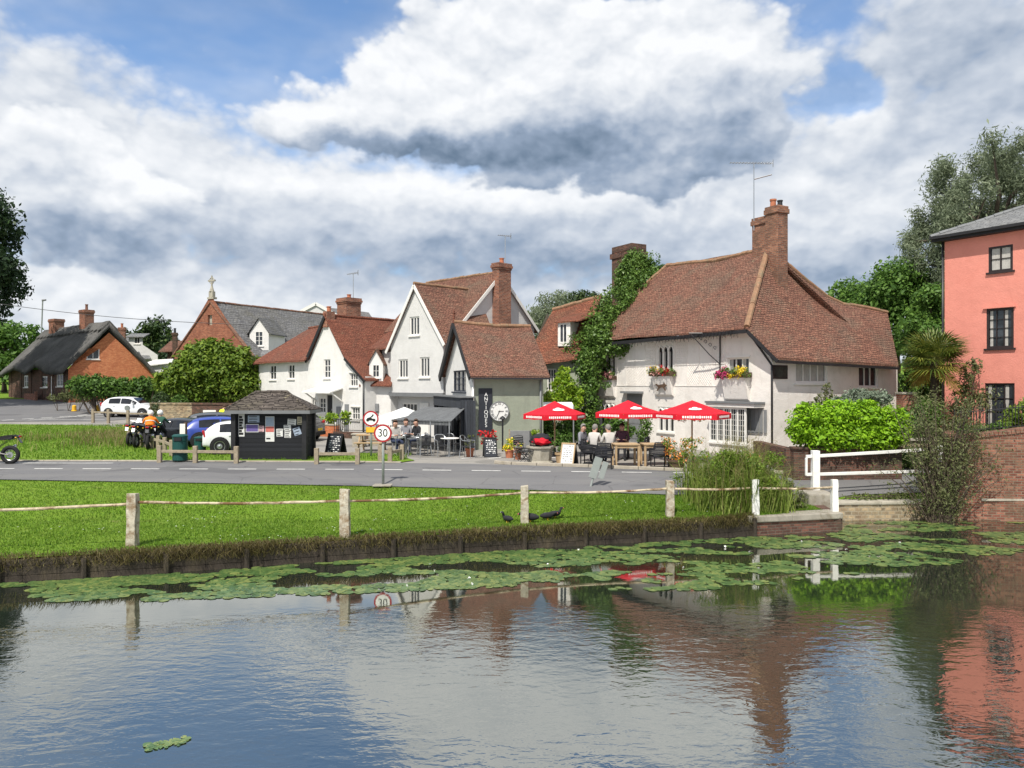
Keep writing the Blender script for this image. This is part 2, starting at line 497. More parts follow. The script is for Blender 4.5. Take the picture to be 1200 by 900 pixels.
def tiles(name, c1, c2, c3, patch, w=.17, h=.105, mort=.011, bias=0.0, psc=.8, pamt=.85):
    """plain clay or slate roof tiles in courses, each tile its own tint, with patches of weathering"""
    t = MT(name); uv = t.coord('UV')
    d = t.noise(t.coord(), 1.2, 3)
    b = t.n('ShaderNodeTexBrick', Scale=1.0); b.inputs['Brick Width'].default_value = w; b.inputs['Row Height'].default_value = h
    b.inputs['Mortar Size'].default_value = mort; b.inputs['Mortar Smooth'].default_value = .3; b.inputs['Bias'].default_value = bias; b.offset = .5
    off = t.n('ShaderNodeVectorMath', operation='ADD')
    sc_ = t.n('ShaderNodeVectorMath', operation='SCALE'); sc_.inputs['Scale'].default_value = .08
    nz = t.n('ShaderNodeTexNoise', Scale=1.6, Detail=2.0); t.l(uv, nz.inputs['Vector'])
    t.l(nz.outputs['Color'], sc_.inputs[0]); t.l(uv, off.inputs[0]); t.l(sc_.outputs[0], off.inputs[1])
    t.l(off.outputs[0], b.inputs['Vector'])
    b.inputs['Color1'].default_value = (0, 0, 0, 1); b.inputs['Color2'].default_value = (1, 1, 1, 1); b.inputs['Mortar'].default_value = (.5, .5, .5, 1)
    streak = t.noise(t.vmap(off.outputs[0], (1.6, 1 / h, 1)), 1.0, 3, .6)
    tf = t.math('ADD', t.math('MULTIPLY', t.noise(b.outputs['Color'], 9.0, 0), .25), t.math('ADD', t.math('MULTIPLY', b.outputs['Color'], .22), t.math('MULTIPLY', t.math('SUBTRACT', streak, .22), 1.0)))
    tint = t.ramp(tf, [(0.18, c1), (.5, c2), (.88, c3)])
    big = t.noise(t.coord(), psc, 7, .68, .6)
    pm = t.ramp(big, [(.46, (0, 0, 0)), (.68, (1, 1, 1))])
    c = t.mix(t.math('MULTIPLY', pm, pamt), tint, patch)
    fine = t.noise(t.coord(), 6.0, 7, .75)
    c = t.mix(1.0, c, t.ramp(fine, [(.3, (.68, .68, .68)), (.7, (1.28, 1.25, 1.22))]), 'MULTIPLY')
    soot = t.ramp(t.noise(t.vmap(uv, (1.5, .35, 1)), 1.0, 5, .6, .6), [(.5, (0, 0, 0)), (.75, (1, 1, 1))])
    c = t.mix(t.math('MULTIPLY', soot, .55), c, scl(c1, .8))
    lich = t.ramp(t.noise(t.coord(), 4.5, 8, .75), [(.60, (0, 0, 0)), (.66, (1, 1, 1))])
    c = t.mix(t.math('MULTIPLY', lich, .65), c, (.27, .235, .14))
    c = t.mix(b.outputs['Fac'], c, scl(c1, .35))
    # every course lies a little proud of the one above: saw-tooth height
    sp = t.n('ShaderNodeSeparateXYZ'); t.l(off.outputs[0], sp.inputs[0])
    row = t.math('FRACT', t.math('DIVIDE', sp.outputs[1], h))
    hh = t.math('SUBTRACT', t.math('SUBTRACT', 1.0, row), t.math('MULTIPLY', b.outputs['Fac'], .6))
    t.bump(t.math('ADD', hh, t.math('MULTIPLY', fine, .8)), .75, .025)
    return t.done(c, .88, .2)
def bricks(name, c1, c2, c3, mortar, w=.225, h=.075, mort=.01, patch=None, pamt=.6):
    t = MT(name); uv = t.coord('UV')
    b = t.n('ShaderNodeTexBrick', Scale=1.0); b.inputs['Brick Width'].default_value = w; b.inputs['Row Height'].default_value = h
    b.inputs['Mortar Size'].default_value = mort; b.inputs['Mortar Smooth'].default_value = .2; t.l(uv, b.inputs['Vector'])
    b.inputs['Color1'].default_value = (0, 0, 0, 1); b.inputs['Color2'].default_value = (1, 1, 1, 1); b.inputs['Mortar'].default_value = (.5, .5, .5, 1)
    c = t.ramp(b.outputs['Color'], [(0, c1), (.5, c2), (1, c3)])
    c = t.mix(b.outputs['Fac'], c, mortar)
    if patch:
        big = t.noise(t.coord(), 1.3, 7, .65, .5)
        c = t.mix(t.math('MULTIPLY', t.ramp(big, [(.45, (0, 0, 0)), (.65, (1, 1, 1))]), pamt), c, patch)
    fine = t.noise(t.coord(), 14, 5, .7)
    c = t.mix(1.0, c, t.ramp(fine, [(.3, (.75, .75, .75)), (.7, (1.22, 1.2, 1.18))]), 'MULTIPLY')
    t.bump(t.math('ADD', t.math('MULTIPLY', b.outputs['Fac'], -1.0), t.math('MULTIPLY', fine, .5)), .6, .012)
    return t.done(c, .9, .2)
def leafmat(name, dark, mid, light, trans=.35, rough=.55, spec=.3):
    t = MT(name)
    g = t.n('ShaderNodeNewGeometry')
    ran = g.outputs['Random Per Island']
    big = t.noise(t.coord(), .9, 3)
    f = t.math('ADD', t.math('MULTIPLY', ran, .6), t.math('MULTIPLY', big, .45))
    c = t.ramp(f, [(.15, dark), (.5, mid), (.85, light)])
    t.done(c, rough, spec)
    tr = t.n('ShaderNodeBsdfTranslucent'); t.l(c, tr.inputs[0])
    mx = t.n('ShaderNodeMixShader'); mx.inputs[0].default_value = trans
    t.l(t.b.outputs[0], mx.inputs[1]); t.l(tr.outputs[0], mx.inputs[2]); t.l(mx.outputs[0], t.out.inputs[0])
    return t.m
def boards(name, col, step=.15, vertical=False, var=.2, gap=.08):
    t = MT(name); uv = t.coord('UV')
    sp = t.n('ShaderNodeSeparateXYZ'); t.l(uv, sp.inputs[0])
    q = t.math('DIVIDE', sp.outputs[0 if vertical else 1], step)
    fr = t.math('FRACT', q); fl = t.math('FLOOR', q)
    wn_ = t.n('ShaderNodeTexWhiteNoise', noise_dimensions='1D'); t.l(fl, wn_.inputs['W'])
    c = t.ramp(wn_.outputs['Value'], [(0, scl(col, 1 - var)), (1, scl(col, 1 + var))])
    n = t.noise(t.vmap(t.coord(), (6, 6, 1.5)), 6, 5, .6)
    c = t.mix(1.0, c, t.ramp(n, [(.3, (.75, .75, .75)), (.7, (1.2, 1.2, 1.2))]), 'MULTIPLY')
    edge = t.math('LESS_THAN', fr, gap)
    c = t.mix(edge, c, scl(col, .3))
    t.bump(t.math('SUBTRACT', t.math('MULTIPLY', fr, -.6 if not vertical else 0.0), edge), .6, .02)
    return t.done(c, .75, .3)

M = {}
M['white_render'] = plaster('white_render', (.69, .675, .65), (.52, .50, .46), 0.42)
M['cream_render'] = plaster('cream_render', (.74, .70, .655), (.47, .43, .38), 0.5)
M['wing_render'] = plain('wing_render', (.68, .615, .565), .88, .06, 1.0, .3, 12, stain=((.45, .39, .34), .8, .3))
M['grey_render'] = plaster('grey_render', (.60, .59, .575), (.47, .46, .44), 0.4)
M['green_render'] = plaster('green_render', (.30, .325, .255), (.21, .22, .18), 0.6)
M['pink_render'] = plaster('pink_render', (.67, .255, .20), (.55, .19, .145), 0.5)
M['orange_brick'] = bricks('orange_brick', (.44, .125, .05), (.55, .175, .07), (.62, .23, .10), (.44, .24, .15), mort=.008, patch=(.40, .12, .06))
M['red_brick'] = bricks('red_brick', (.17, .055, .035), (.26, .085, .05), (.36, .14, .08), (.30, .25, .20), patch=(.12, .07, .055))
M['church_brick'] = bricks('church_brick', (.20, .06, .035), (.28, .085, .045), (.36, .13, .07), (.27, .20, .15), patch=(.18, .07, .045))
M['wall_brick'] = bricks('wall_brick', (.11, .04, .03), (.20, .075, .052), (.31, .14, .095), (.20, .16, .12), patch=(.11, .085, .055), pamt=.7)
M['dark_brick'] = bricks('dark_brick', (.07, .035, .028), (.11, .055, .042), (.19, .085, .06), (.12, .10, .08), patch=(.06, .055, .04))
M['stack_brick'] = bricks('stack_brick', (.15, .065, .045), (.22, .095, .06), (.34, .16, .10), (.2, .16, .13), patch=(.11, .075, .055))
M['flint'] = bricks('flint', (.16, .13, .09), (.28, .22, .14), (.42, .32, .20), (.3, .26, .19), w=.2, h=.11, mort=.016, patch=(.20, .12, .07))
M['tile_brown'] = tiles('tile_brown', (.10, .050, .037), (.195, .093, .066), (.30, .155, .105), (.16, .115, .085))
M['tile_red'] = tiles('tile_red', (.14, .050, .034), (.205, .075, .048), (.26, .105, .068), (.15, .075, .055))
M['tile_mix'] = tiles('tile_mix', (.11, .042, .028), (.22, .080, .048), (.34, .14, .08), (.13, .075, .05))
M['slate'] = tiles('slate', (.10, .10, .105), (.155, .155, .16), (.22, .22, .225), (.13, .125, .10), w=.3, h=.2, mort=.012, pamt=.6)
M['slate_pale'] = tiles('slate_pale', (.14, .145, .15), (.19, .195, .20), (.25, .25, .25), (.16, .16, .15), w=.3, h=.2, mort=.012, pamt=.4)
M['shelter_tile'] = tiles('shelter_tile', (.06, .05, .045), (.10, .085, .075), (.15, .13, .115), (.09, .08, .06), w=.4, h=.13, mort=.02)
M['ridge_tile'] = plain('ridge_tile', (.26, .15, .09), .9, .35, 5, .4, 20, stain=((.16, .14, .09), 2.5, .7))
M['thatch'] = None
def _thatch():
    t = MT('thatch'); v = t.coord()
    n = t.noise(t.vmap(v, (5, 5, 1.0)), 5, 8, .75)
    c = t.ramp(n, [(.3, (.045, .043, .042)), (.5, (.10, .097, .093)), (.72, (.18, .175, .165))])
    big = t.noise(v, .6, 4)
    c = t.mix(1.0, c, t.ramp(big, [(.35, (.7, .7, .7)), (.65, (1.25, 1.25, 1.25))]), 'MULTIPLY')
    t.bump(n, .9, .06)
    return t.done(c, .95, .1)
M['thatch'] = _thatch()
M['black_wood'] = plain('black_wood', (.018, .018, .02), .6, .3, 5, .3, 30)
M['black_boards'] = boards('black_boards', (.013, .014, .018), .16, False, .2)
M['slate_boards'] = boards('slate_boards', (.045, .05, .06), .12, True, .15)
M['grey_wood'] = plain('grey_wood', (.30, .25, .18), .85, .3, 8, .5, 30, stain=((.16, .13, .09), 4, .6))
M['pale_wood'] = plain('pale_wood', (.40, .28, .16), .7, .2, 8, .3, 30)
M['dark_wood'] = plain('dark_wood', (.09, .055, .035), .75, .3, 8, .4, 30)
M['old_post'] = plain('old_post', (.44, .40, .32), .9, .35, 7, .8, 25, stain=((.17, .095, .035), 5.5, .75), lo=.46)
M['white_paint'] = plain('white_paint', (.76, .75, .72), .55, .05, 5, .1, 30, stain=((.5, .46, .38), 3, .35))
M['rail_paint'] = plain('rail_paint', (.52, .44, .31), .8, .3, 3, .4, 30, stain=((.13, .065, .025), 2.6, .95), lo=.44)
M['frame_white'] = plain('frame_white', (.74, .72, .68), .5, .05, 4)
M['frame_dark'] = plain('frame_dark', (.03, .022, .022), .5, .2, 4)
M['frame_navy'] = plain('frame_navy', (.02, .028, .045), .5, .2, 4)
M['frame_grey'] = plain('frame_grey', (.20, .205, .21), .6, .15, 4, .2, 30)
def _glass(name, c, r=.06):
    t = MT(name); v = t.coord()
    n = t.noise(v, 1.7, 3)
    t.bump(n, .06, .05)
    return t.done(t.ramp(n, [(.35, scl(c, .5)), (.65, scl(c, 1.6))]), r, .55)
M['glass'] = _glass('glass', (.028, .032, .038))
M['glass_dark'] = _glass('glass_dark', (.012, .013, .016), .08)
M['curtain'] = plain('curtain', (.42, .40, .37), .9, .2, 6)
M['black_metal'] = plain('black_metal', (.02, .02, .022), .4, .2, 6, spec=.5)
M['steel'] = plain('steel', (.45, .46, .47), .35, .1, 6, metal=.8)
M['grey_metal'] = plain('grey_metal', (.22, .235, .235), .5, .12, 5, metal=.3, stain=((.15, .15, .13), 3, .4))
M['pole_grey'] = plain('pole_grey', (.26, .28, .27), .55, .12, 5)
M['lead'] = plain('lead', (.16, .165, .17), .6, .15, 3)
M['terracotta'] = plain('terracotta', (.42, .155, .085), .85, .2, 6, .2, 30)
M['stone'] = plain('stone', (.36, .33, .27), .9, .25, 4, .5, 18, stain=((.2, .18, .13), 2.5, .6))
M['concrete'] = plain('concrete', (.30, .275, .23), .9, .25, 3, .5, 15, stain=((.14, .11, .07), 2.2, .7))
M['timber_edge'] = plain('timber_edge', (.045, .036, .028), .9, .35, 5, .6, 20, stain=((.10, .08, .05), 2, .6))
M['red_canvas'] = plain('red_canvas', (.56, .008, .022), .7, .06, 3, .15, 60)
M['white_canvas'] = plain('white_canvas', (.78, .78, .76), .8, .04, 3, .1, 60)
M['grey_canvas'] = boards('grey_canvas', (.13, .135, .14), .22, True, .12, .1)
M['white_ink'] = plain('white_ink', (.82, .82, .80), .6, .03, 5)
M['black_ink'] = plain('black_ink', (.015, .015, .015), .6, .1, 5)
M['sign_red'] = plain('sign_red', (.36, .022, .03), .45, .08, 5)
M['sign_yellow'] = plain('sign_yellow', (.75, .42, .03), .5, .08, 5)
M['sign_slate'] = plain('sign_slate', (.028, .031, .04), .6, .2, 6)
M['clock_face'] = plain('clock_face', (.74, .74, .71), .6, .04, 5)
M['bin_green'] = plain('bin_green', (.010, .062, .055), .5, .2, 6)
M['paper'] = plain('paper', (.62, .62, .60), .8, .1, 14)
M['paper_blue'] = plain('paper_blue', (.30, .36, .45), .8, .2, 14)
M['paper_violet'] = plain('paper_violet', (.12, .09, .26), .7, .2, 14)
M['paper_red'] = plain('paper_red', (.50, .14, .12), .8, .2, 14)
M['paper_pink'] = plain('paper_pink', (.58, .38, .40), .8, .1, 14)
M['paper_cream'] = plain('paper_cream', (.60, .54, .38), .8, .1, 14)
M['skin'] = plain('skin', (.52, .30, .22), .6, .06, 20)
M['hair_grey'] = plain('hair_grey', (.20, .185, .17), .8, .2, 40, .4, 80)
M['hair_brown'] = plain('hair_brown', (.06, .035, .022), .7, .3, 40, .4, 80)
M['cloth_white'] = plain('cloth_white', (.50, .47, .44), .9, .1, 10, .2, 30)
M['cloth_grey'] = plain('cloth_grey', (.22, .22, .24), .9, .15, 10, .2, 30)
M['cloth_black'] = plain('cloth_black', (.022, .022, .026), .85, .25, 10, .2, 30)
M['cloth_navy'] = plain('cloth_navy', (.03, .04, .08), .9, .2, 10, .2, 30)
M['cloth_plum'] = plain('cloth_plum', (.11, .05, .07), .9, .2, 10, .2, 30)
M['cloth_green'] = plain('cloth_green', (.03, .09, .06), .9, .2, 10, .2, 30)
M['cloth_blue'] = plain('cloth_blue', (.10, .15, .25), .9, .2, 10, .2, 30)
M['hivis_orange'] = plain('hivis_orange', (.85, .20, .015), .7, .1, 10)
M['hivis_yellow'] = plain('hivis_yellow', (.62, .80, .03), .7, .1, 10)
M['helmet_white'] = plain('helmet_white', (.75, .75, .73), .25, .04, 5, spec=.5)
M['rubber'] = plain('rubber', (.016, .016, .017), .8, .2, 20)
M['chrome'] = plain('chrome', (.6, .6, .62), .15, .05, 5, metal=1.0)
def carpaint(name, c):
    t = MT(name); n = t.noise(t.coord(), 30, 3)
    t.done(t.ramp(n, [(.3, scl(c, .93)), (.7, scl(c, 1.05))]), .28, .5)
    t.b.inputs['Coat Weight'].default_value = .6; t.b.inputs['Coat Roughness'].default_value = .06
    return t.m
M['car_white'] = carpaint('car_white', (.74, .75, .76))
M['car_black'] = carpaint('car_black', (.02, .022, .026))
M['car_grey'] = carpaint('car_grey', (.08, .085, .095))
M['car_blue'] = carpaint('car_blue', (.03, .06, .32))
M['tail_red'] = plain('tail_red', (.45, .01, .015), .25, .1, 8, spec=.5)
M['lamp_clear'] = plain('lamp_clear', (.7, .7, .72), .15, .05, 8, spec=.5)
M['plate_yellow'] = plain('plate_yellow', (.72, .50, .04), .5, .05, 8)
M['flower_pink'] = leafmat('flower_pink', (.36, .02, .10), (.62, .05, .20), (.78, .20, .34), .2)
M['flower_red'] = leafmat('flower_red', (.35, .01, .015), (.60, .02, .03), (.70, .07, .06), .2)
M['flower_yellow'] = leafmat('flower_yellow', (.60, .38, .01), (.80, .60, .02), (.85, .72, .08), .2)
M['flower_pale'] = leafmat('flower_pale', (.48, .20, .20), (.60, .28, .26), (.70, .45, .40), .2)
M['flower_orange'] = leafmat('flower_orange', (.55, .16, .02), (.70, .25, .05), (.75, .36, .20), .2)
M['leaf_oak'] = leafmat('leaf_oak', (.04, .095, .016), (.092, .185, .032), (.16, .28, .05))
M['leaf_dark'] = leafmat('leaf_dark', (.010, .024, .010), (.022, .048, .017), (.042, .078, .025), .2)
M['leaf_yew'] = leafmat('leaf_yew', (.018, .035, .012), (.038, .07, .02), (.08, .12, .03), .2)
M['leaf_willow'] = leafmat('leaf_willow', (.10, .125, .075), (.18, .22, .13), (.27, .31, .20), .4)
M['leaf_bright'] = leafmat('leaf_bright', (.10, .22, .008), (.22, .42, .015), (.36, .58, .03), .35)
M['leaf_lime'] = leafmat('leaf_lime', (.09, .18, .012), (.20, .34, .02), (.38, .48, .04), .35)
M['leaf_bush'] = leafmat('leaf_bush', (.055, .105, .012), (.125, .205, .022), (.24, .32, .04), .35)
M['leaf_hedge'] = leafmat('leaf_hedge', (.03, .065, .014), (.07, .145, .024), (.14, .25, .04), .3)
M['leaf_ivy'] = leafmat('leaf_ivy', (.04, .085, .018), (.095, .175, .032), (.18, .28, .06), .3, .4)
M['leaf_brown'] = leafmat('leaf_brown', (.055, .066, .024), (.115, .135, .050), (.20, .215, .09), .3)
M['leaf_grey'] = leafmat('leaf_grey', (.10, .14, .09), (.17, .22, .15), (.26, .31, .23), .25)
M['leaf_palm'] = leafmat('leaf_palm', (.03, .06, .01), (.09, .13, .02), (.24, .25, .045), .25, .45)
M['leaf_palm_old'] = leafmat('leaf_palm_old', (.18, .16, .03), (.34, .30, .06), (.50, .42, .09), .25)
M['blade_reed'] = leafmat('blade_reed', (.09, .15, .02), (.17, .245, .035), (.30, .35, .09), .35)
M['blade_dry'] = leafmat('blade_dry', (.15, .14, .045), (.25, .215, .085), (.36, .30, .14), .35)
M['blade_bank'] = leafmat('blade_bank', (.06, .055, .018), (.13, .105, .04), (.23, .18, .08), .3)
M['blade_lawn'] = leafmat('blade_lawn', (.085, .180, .015), (.130, .240, .020), (.22, .31, .045), .38)
M['bark'] = plain('bark', (.085, .065, .048), .9, .35, 6, .8, 14)
M['palm_bark'] = plain('palm_bark', (.06, .045, .03), .95, .4, 10, .9, 20)
# ------------------------------------------------------------------ ground, water, roads
ZW = -1.15
EDGE = [(-112, -15), (-75, -3.7), (-37, 8.0), (-17.5, 13.6)] + [tuple(G(u, v)[:2]) for u, v in ((0, 655), (200, 645), (400, 632), (600, 621), (800, 611))] + [(8.75, 20.75), (8.95, 22.2), (12.75, 22.4), (15.5, 22.0), (37, 21), (120, 21)]
def edge_y(x):
    for (a, ya), (b, yb) in zip(EDGE, EDGE[1:]):
        if x <= b: return ya + (yb - ya) * (x - a) / (b - a)
    return EDGE[-1][1]
def ground_mat():
    t = MT('grass_ground'); v = t.coord()
    a = t.noise(v, 1.1, 6, .65, .4); b = t.noise(t.vmap(v, (1, 2.2, 1)), 14, 5, .7); d = t.noise(v, .25, 4)
    c = t.ramp(b, [(.28, (.090, .170, .013)), (.5, (.130, .230, .018)), (.75, (.18, .28, .030))])
    c = t.mix(t.ramp(a, [(.42, (0, 0, 0)), (.72, (.55, .55, .55))]), c, (.175, .225, .040))
    c = t.mix(t.ramp(d, [(.4, (0, 0, 0)), (.7, (.5, .5, .5))]), c, (.095, .175, .014))
    w_ = t.noise(v, .8, 7, .7, .6)
    c = t.mix(t.ramp(w_, [(.60, (0, 0, 0)), (.70, (.7, .7, .7))]), c, (.20, .175, .075))
    t.bump(b, .8, .04)
    return t.done(c, .9, .15)
M['grass_ground'] = ground_mat()
def asphalt(name, lo, hi, warm):
    t = MT(name); v = t.coord()
    a = t.noise(v, 60, 4, .7); b = t.noise(t.vmap(v, (.30, 1.5, 1)), .9, 6, .6)
    c = t.ramp(a, [(.3, lo), (.7, hi)])
    c = t.mix(t.ramp(b, [(.4, (0, 0, 0)), (.66, (.7, .7, .7))]), c, warm)
    pt = t.ramp(t.noise(t.vmap(v, (.6, 1, 1)), .45, 2, .4, .3), [(.60, (0, 0, 0)), (.612, (1, 1, 1))])
    c = t.mix(t.math('MULTIPLY', pt, .55), c, scl(lo, .72))
    vo = t.n('ShaderNodeTexVoronoi', feature='DISTANCE_TO_EDGE', Scale=.55); t.l(t.vmap(v, (1, 1.6, 1)), vo.inputs['Vector'])
    dn = t.math('ADD', vo.outputs['Distance'], t.math('MULTIPLY', t.math('SUBTRACT', t.noise(v, 3, 4), .5), .10))
    ck_ = t.math('MULTIPLY', t.math('LESS_THAN', t.math('ABSOLUTE', dn), .010), .32)
    c = t.mix(ck_, c, scl(lo, .45))
    t.bump(a, .35, .01)
    return t.done(c, .85, .3)
M['asphalt'] = asphalt('asphalt', (.115, .113, .118), (.16, .158, .16), (.175, .17, .165))
M['asphalt_pale'] = asphalt('asphalt_pale', (.20, .19, .175), (.28, .265, .245), (.31, .285, .25))
M['kerb_stone'] = plain('kerb_stone', (.36, .32, .26), .9, .2, 3, .3, 20, stain=((.2, .17, .11), 1.5, .5))
M['road_paint'] = plain('road_paint', (.66, .65, .62), .8, .12, 6, stain=((.3, .3, .3), 5, .5))
M['mud'] = plain('mud', (.03, .028, .02), .9, .3, 2)

GROWS = [-12, -6, 0, 4, 8, 11, 13, 14, 15, 16, 16.5, 17, 17.5, 18, 18.5, 19, 19.5, 19.8, 20.5, 21, 21.5, 22, 22.5, 23.4, 24, 25, 26, 27, 27.5, 31, 36, 41, 45, 50, 56, 64, 72, 85, 100, 140, 180, 260, 400]
GCOLS = sorted(set([-160, -120, -90, -70, -60, -45, -30, -22, -17, -14] + [round(-12 + .5 * i, 3) for i in range(0, 55)] + [16, 20, 25, 30, 40, 60, 90, 120, 160]))
def build_ground():
    xs = sorted(set(GCOLS + [x for x, _ in EDGE]))
    mb = MB(); vs = []
    for x in xs:
        y0 = edge_y(x)
        for j, yr in enumerate(GROWS):
            y = max(yr, y0 + .002 * j)
            z = hz(y, x)
            if y < 22 and x < 7: z += .02 * noise.noise(Vector((x * .6, y * .6, 0)))
            vs.append((x, y, z))
    n = len(GROWS); fs = []
    for i in range(len(xs) - 1):
        for j in range(n - 1):
            fs.append((i * n + j, (i + 1) * n + j, (i + 1) * n + j + 1, i * n + j + 1))
    mb.add(vs, fs)
    tag(mb.build('ground', M['grass_ground'], smooth=True), kind='structure')
build_ground()

mb = MB(); mb.poly([(-200, -60, -2.4), (200, -60, -2.4), (200, 24.5, -2.4), (-200, 24.5, -2.4)])
tag(mb.build('pond_bed', M['mud']), kind='structure')

def water_mat():
    t = MT('water'); v = t.coord()
    sp = t.n('ShaderNodeSeparateXYZ'); t.l(v, sp.inputs[0])
    wob = t.noise(v, .35, 3)
    # wind ripples start some way out from the sheltered lily bank
    d = t.math('ADD', t.math('SUBTRACT', sp.outputs[1], t.math('MULTIPLY', sp.outputs[0], .07)), t.math('MULTIPLY', t.math('SUBTRACT', wob, .5), 2.0))
    mr = t.n('ShaderNodeMapRange', interpolation_type='SMOOTHSTEP'); t.l(d, mr.inputs[0])
    mr.inputs[1].default_value = 14.0; mr.inputs[2].default_value = 12.4; mr.inputs[3].default_value = .06; mr.inputs[4].default_value = 1.0
    patch = t.ramp(t.noise(t.vmap(v, (.5, 1, 1)), .55, 3), [(.35, (.55, .55, .55)), (.65, (1, 1, 1))])
    r1 = t.noise(t.vmap(v, (.62, 1.2, 1)), 4.2, 3, .55, .5)
    r2 = t.noise(t.vmap(v, (.75, 1.1, 1)), 10.5, 2, .5, .3)
    r3 = t.noise(t.vmap(v, (.5, 1.0, 1)), 1.1, 2, .5)
    h = t.math('ADD', t.math('ADD', r1, t.math('MULTIPLY', r2, .30)), t.math('MULTIPLY', r3, .9))
    amp = t.math('MULTIPLY', mr.outputs[0], t.math('MULTIPLY', patch, 1.0))
    bp = t.n('ShaderNodeBump', Distance=.0068); t.l(h, bp.inputs['Height']); t.l(amp, bp.inputs['Strength'])
    fr = t.n('ShaderNodeFresnel', IOR=3.1); t.l(bp.outputs[0], fr.inputs['Normal'])
    gl = t.n('ShaderNodeBsdfGlossy', Roughness=.03); gl.inputs[0].default_value = (.93, .93, .87, 1); t.l(bp.outputs[0], gl.inputs['Normal'])
    df = t.n('ShaderNodeBsdfDiffuse'); df.inputs[0].default_value = (.016, .021, .016, 1)
    mx = t.n('ShaderNodeMixShader'); t.l(t.math('MINIMUM', t.math('ADD', t.math('MULTIPLY', fr.outputs[0], .95), .17), 1.0), mx.inputs[0]); t.l(df.outputs[0], mx.inputs[1]); t.l(gl.outputs[0], mx.inputs[2])
    t.l(mx.outputs[0], t.out.inputs[0])
    return t.m
M['water'] = water_mat()
mb = MB()
mb.poly([(-150, -50, ZW), (150, -50, ZW), (150, 24, ZW), (-150, 24, ZW)])
tag(mb.build('water', M['water']), kind='structure')

# pond edging: timber boards and a stone coping at its right end
def strip(mb, pts, z0, z1, thick, ground=True):
    """wall along a line; heights above the land when ground is set"""
    for (a, b) in zip(pts, pts[1:]):
        za, zb = (hz(a[1], a[0]), hz(b[1], b[0])) if ground else (0, 0)
        a, b = Vector((a[0], a[1], 0)), Vector((b[0], b[1], 0)); d = (b - a).normalized(); n = Vector((-d.y, d.x, 0)) * thick
        q = [a + UPZ * (za + z0), b + UPZ * (zb + z0), b + UPZ * (zb + z1), a + UPZ * (za + z1)]
        r = [p + n for p in q]
        mb.add(q + r, [(0, 1, 2, 3), (5, 4, 7, 6), (3, 2, 6, 7), (0, 4, 5, 1), (0, 3, 7, 4), (1, 5, 6, 2)])
UPZ = Vector((0, 0, 1))
pe = thing('pond_edging', 'low dark timber edging along the lawn bank of the pond', 'edging', (0, 18.5, ZW))
mb = MB()
xl = [-112, -75, -37, -17.5, -14] + [-12 + 1.1 * i for i in range(17)] + [6.35]
pts = [(x, edge_y(x) - .10) for x in xl]
for k, (zz0, zz1) in enumerate(((-1.0, -.34), (-.335, -.16), (-.155, -.025))): strip(mb, pts, zz0, zz1, .10 + .018 * k)
mb.build('board', M['timber_edge'], pe, bevel=.01)
for i in range(-9, 5):
    x = i * 1.5 + .3; zg = hz(edge_y(x), x)
    mb = MB(); mb.tube([(x, edge_y(x) - .16, zg - 1.0), (x, edge_y(x) - .15, zg - .05 + .03 * random.random())], .06, 7); mb.build('stake', M['timber_edge'], pe)
cp = thing('stone_coping', 'low stone coping slab at the right end of the lawn bank, beside the reeds', 'coping', (7.5, 20.4, ZW))
cl_ = [(6.15, edge_y(6.15) - .14), (7.4, edge_y(7.4) - .14), (8.9, 20.62)]
mb = MB(); strip(mb, cl_, -.12, .045, .6); mb.build('slab', M['concrete'], cp, bevel=.025)
mb = MB(); strip(mb, [(a, b + .06) for a, b in cl_], -1.2, -.122, .4); strip(mb, [(8.82, 20.6), (8.98, 22.3)], -1.2, .02, .3); mb.build('footing', M['dark_brick'], cp)
sb = thing('stone_bank', 'low weathered stone bank wall across the pond inlet, behind the white rails', 'wall', (10.9, 22.3, ZW))
sbl = [(8.85, 22.15), (10.7, 22.25), (12.9, 22.4)]
mb = MB(); strip(mb, sbl, -1.9, -.70, .4, False); mb.build('wall', M['flint'], sb)
mb = MB(); strip(mb, [(a, b - .04) for a, b in sbl], -.697, -.60, .48, False); mb.build('capping', M['stone'], sb, bevel=.025)

def flat(name, px, zoff, mat, world=False, sub=True, kind='structure'):
    """sheet lying on the ground, outline given by world points; subdivided so it follows the terrain"""
    pts = px if world else [G(u, v) for u, v in px]
    bm = bmesh.new()
    vs = [bm.verts.new((p[0], p[1], 0)) for p in pts]
    bm.faces.new(vs)
    bmesh.ops.triangulate(bm, faces=bm.faces[:])
    if max(p[0] for p in pts) > 6 and min(p[1] for p in pts) < 26:
        for x in [q for q in GCOLS if 5.5 < q < 15]:
            bmesh.ops.bisect_plane(bm, geom=bm.verts[:] + bm.edges[:] + bm.faces[:], plane_co=(x, 0, 0), plane_no=(1, 0, 0))
    for y in [q for q in GROWS if 15 < q < 190]:
        bmesh.ops.bisect_plane(bm, geom=bm.verts[:] + bm.edges[:] + bm.faces[:], plane_co=(0, y, 0), plane_no=(0, 1, 0))
    for v in bm.verts: v.co.z = hz(v.co.y, v.co.x) + zoff
    bmesh.ops.recalc_face_normals(bm, faces=bm.faces[:])
    if sum(f.normal.z for f in bm.faces) < 0: bmesh.ops.reverse_faces(bm, faces=bm.faces[:])
    me = bpy.data.meshes.new(name); bm.to_mesh(me); bm.free(); me.materials.append(mat); set_uv(me)
    o = link_mesh(name, me)
    return tag(o, kind=kind)
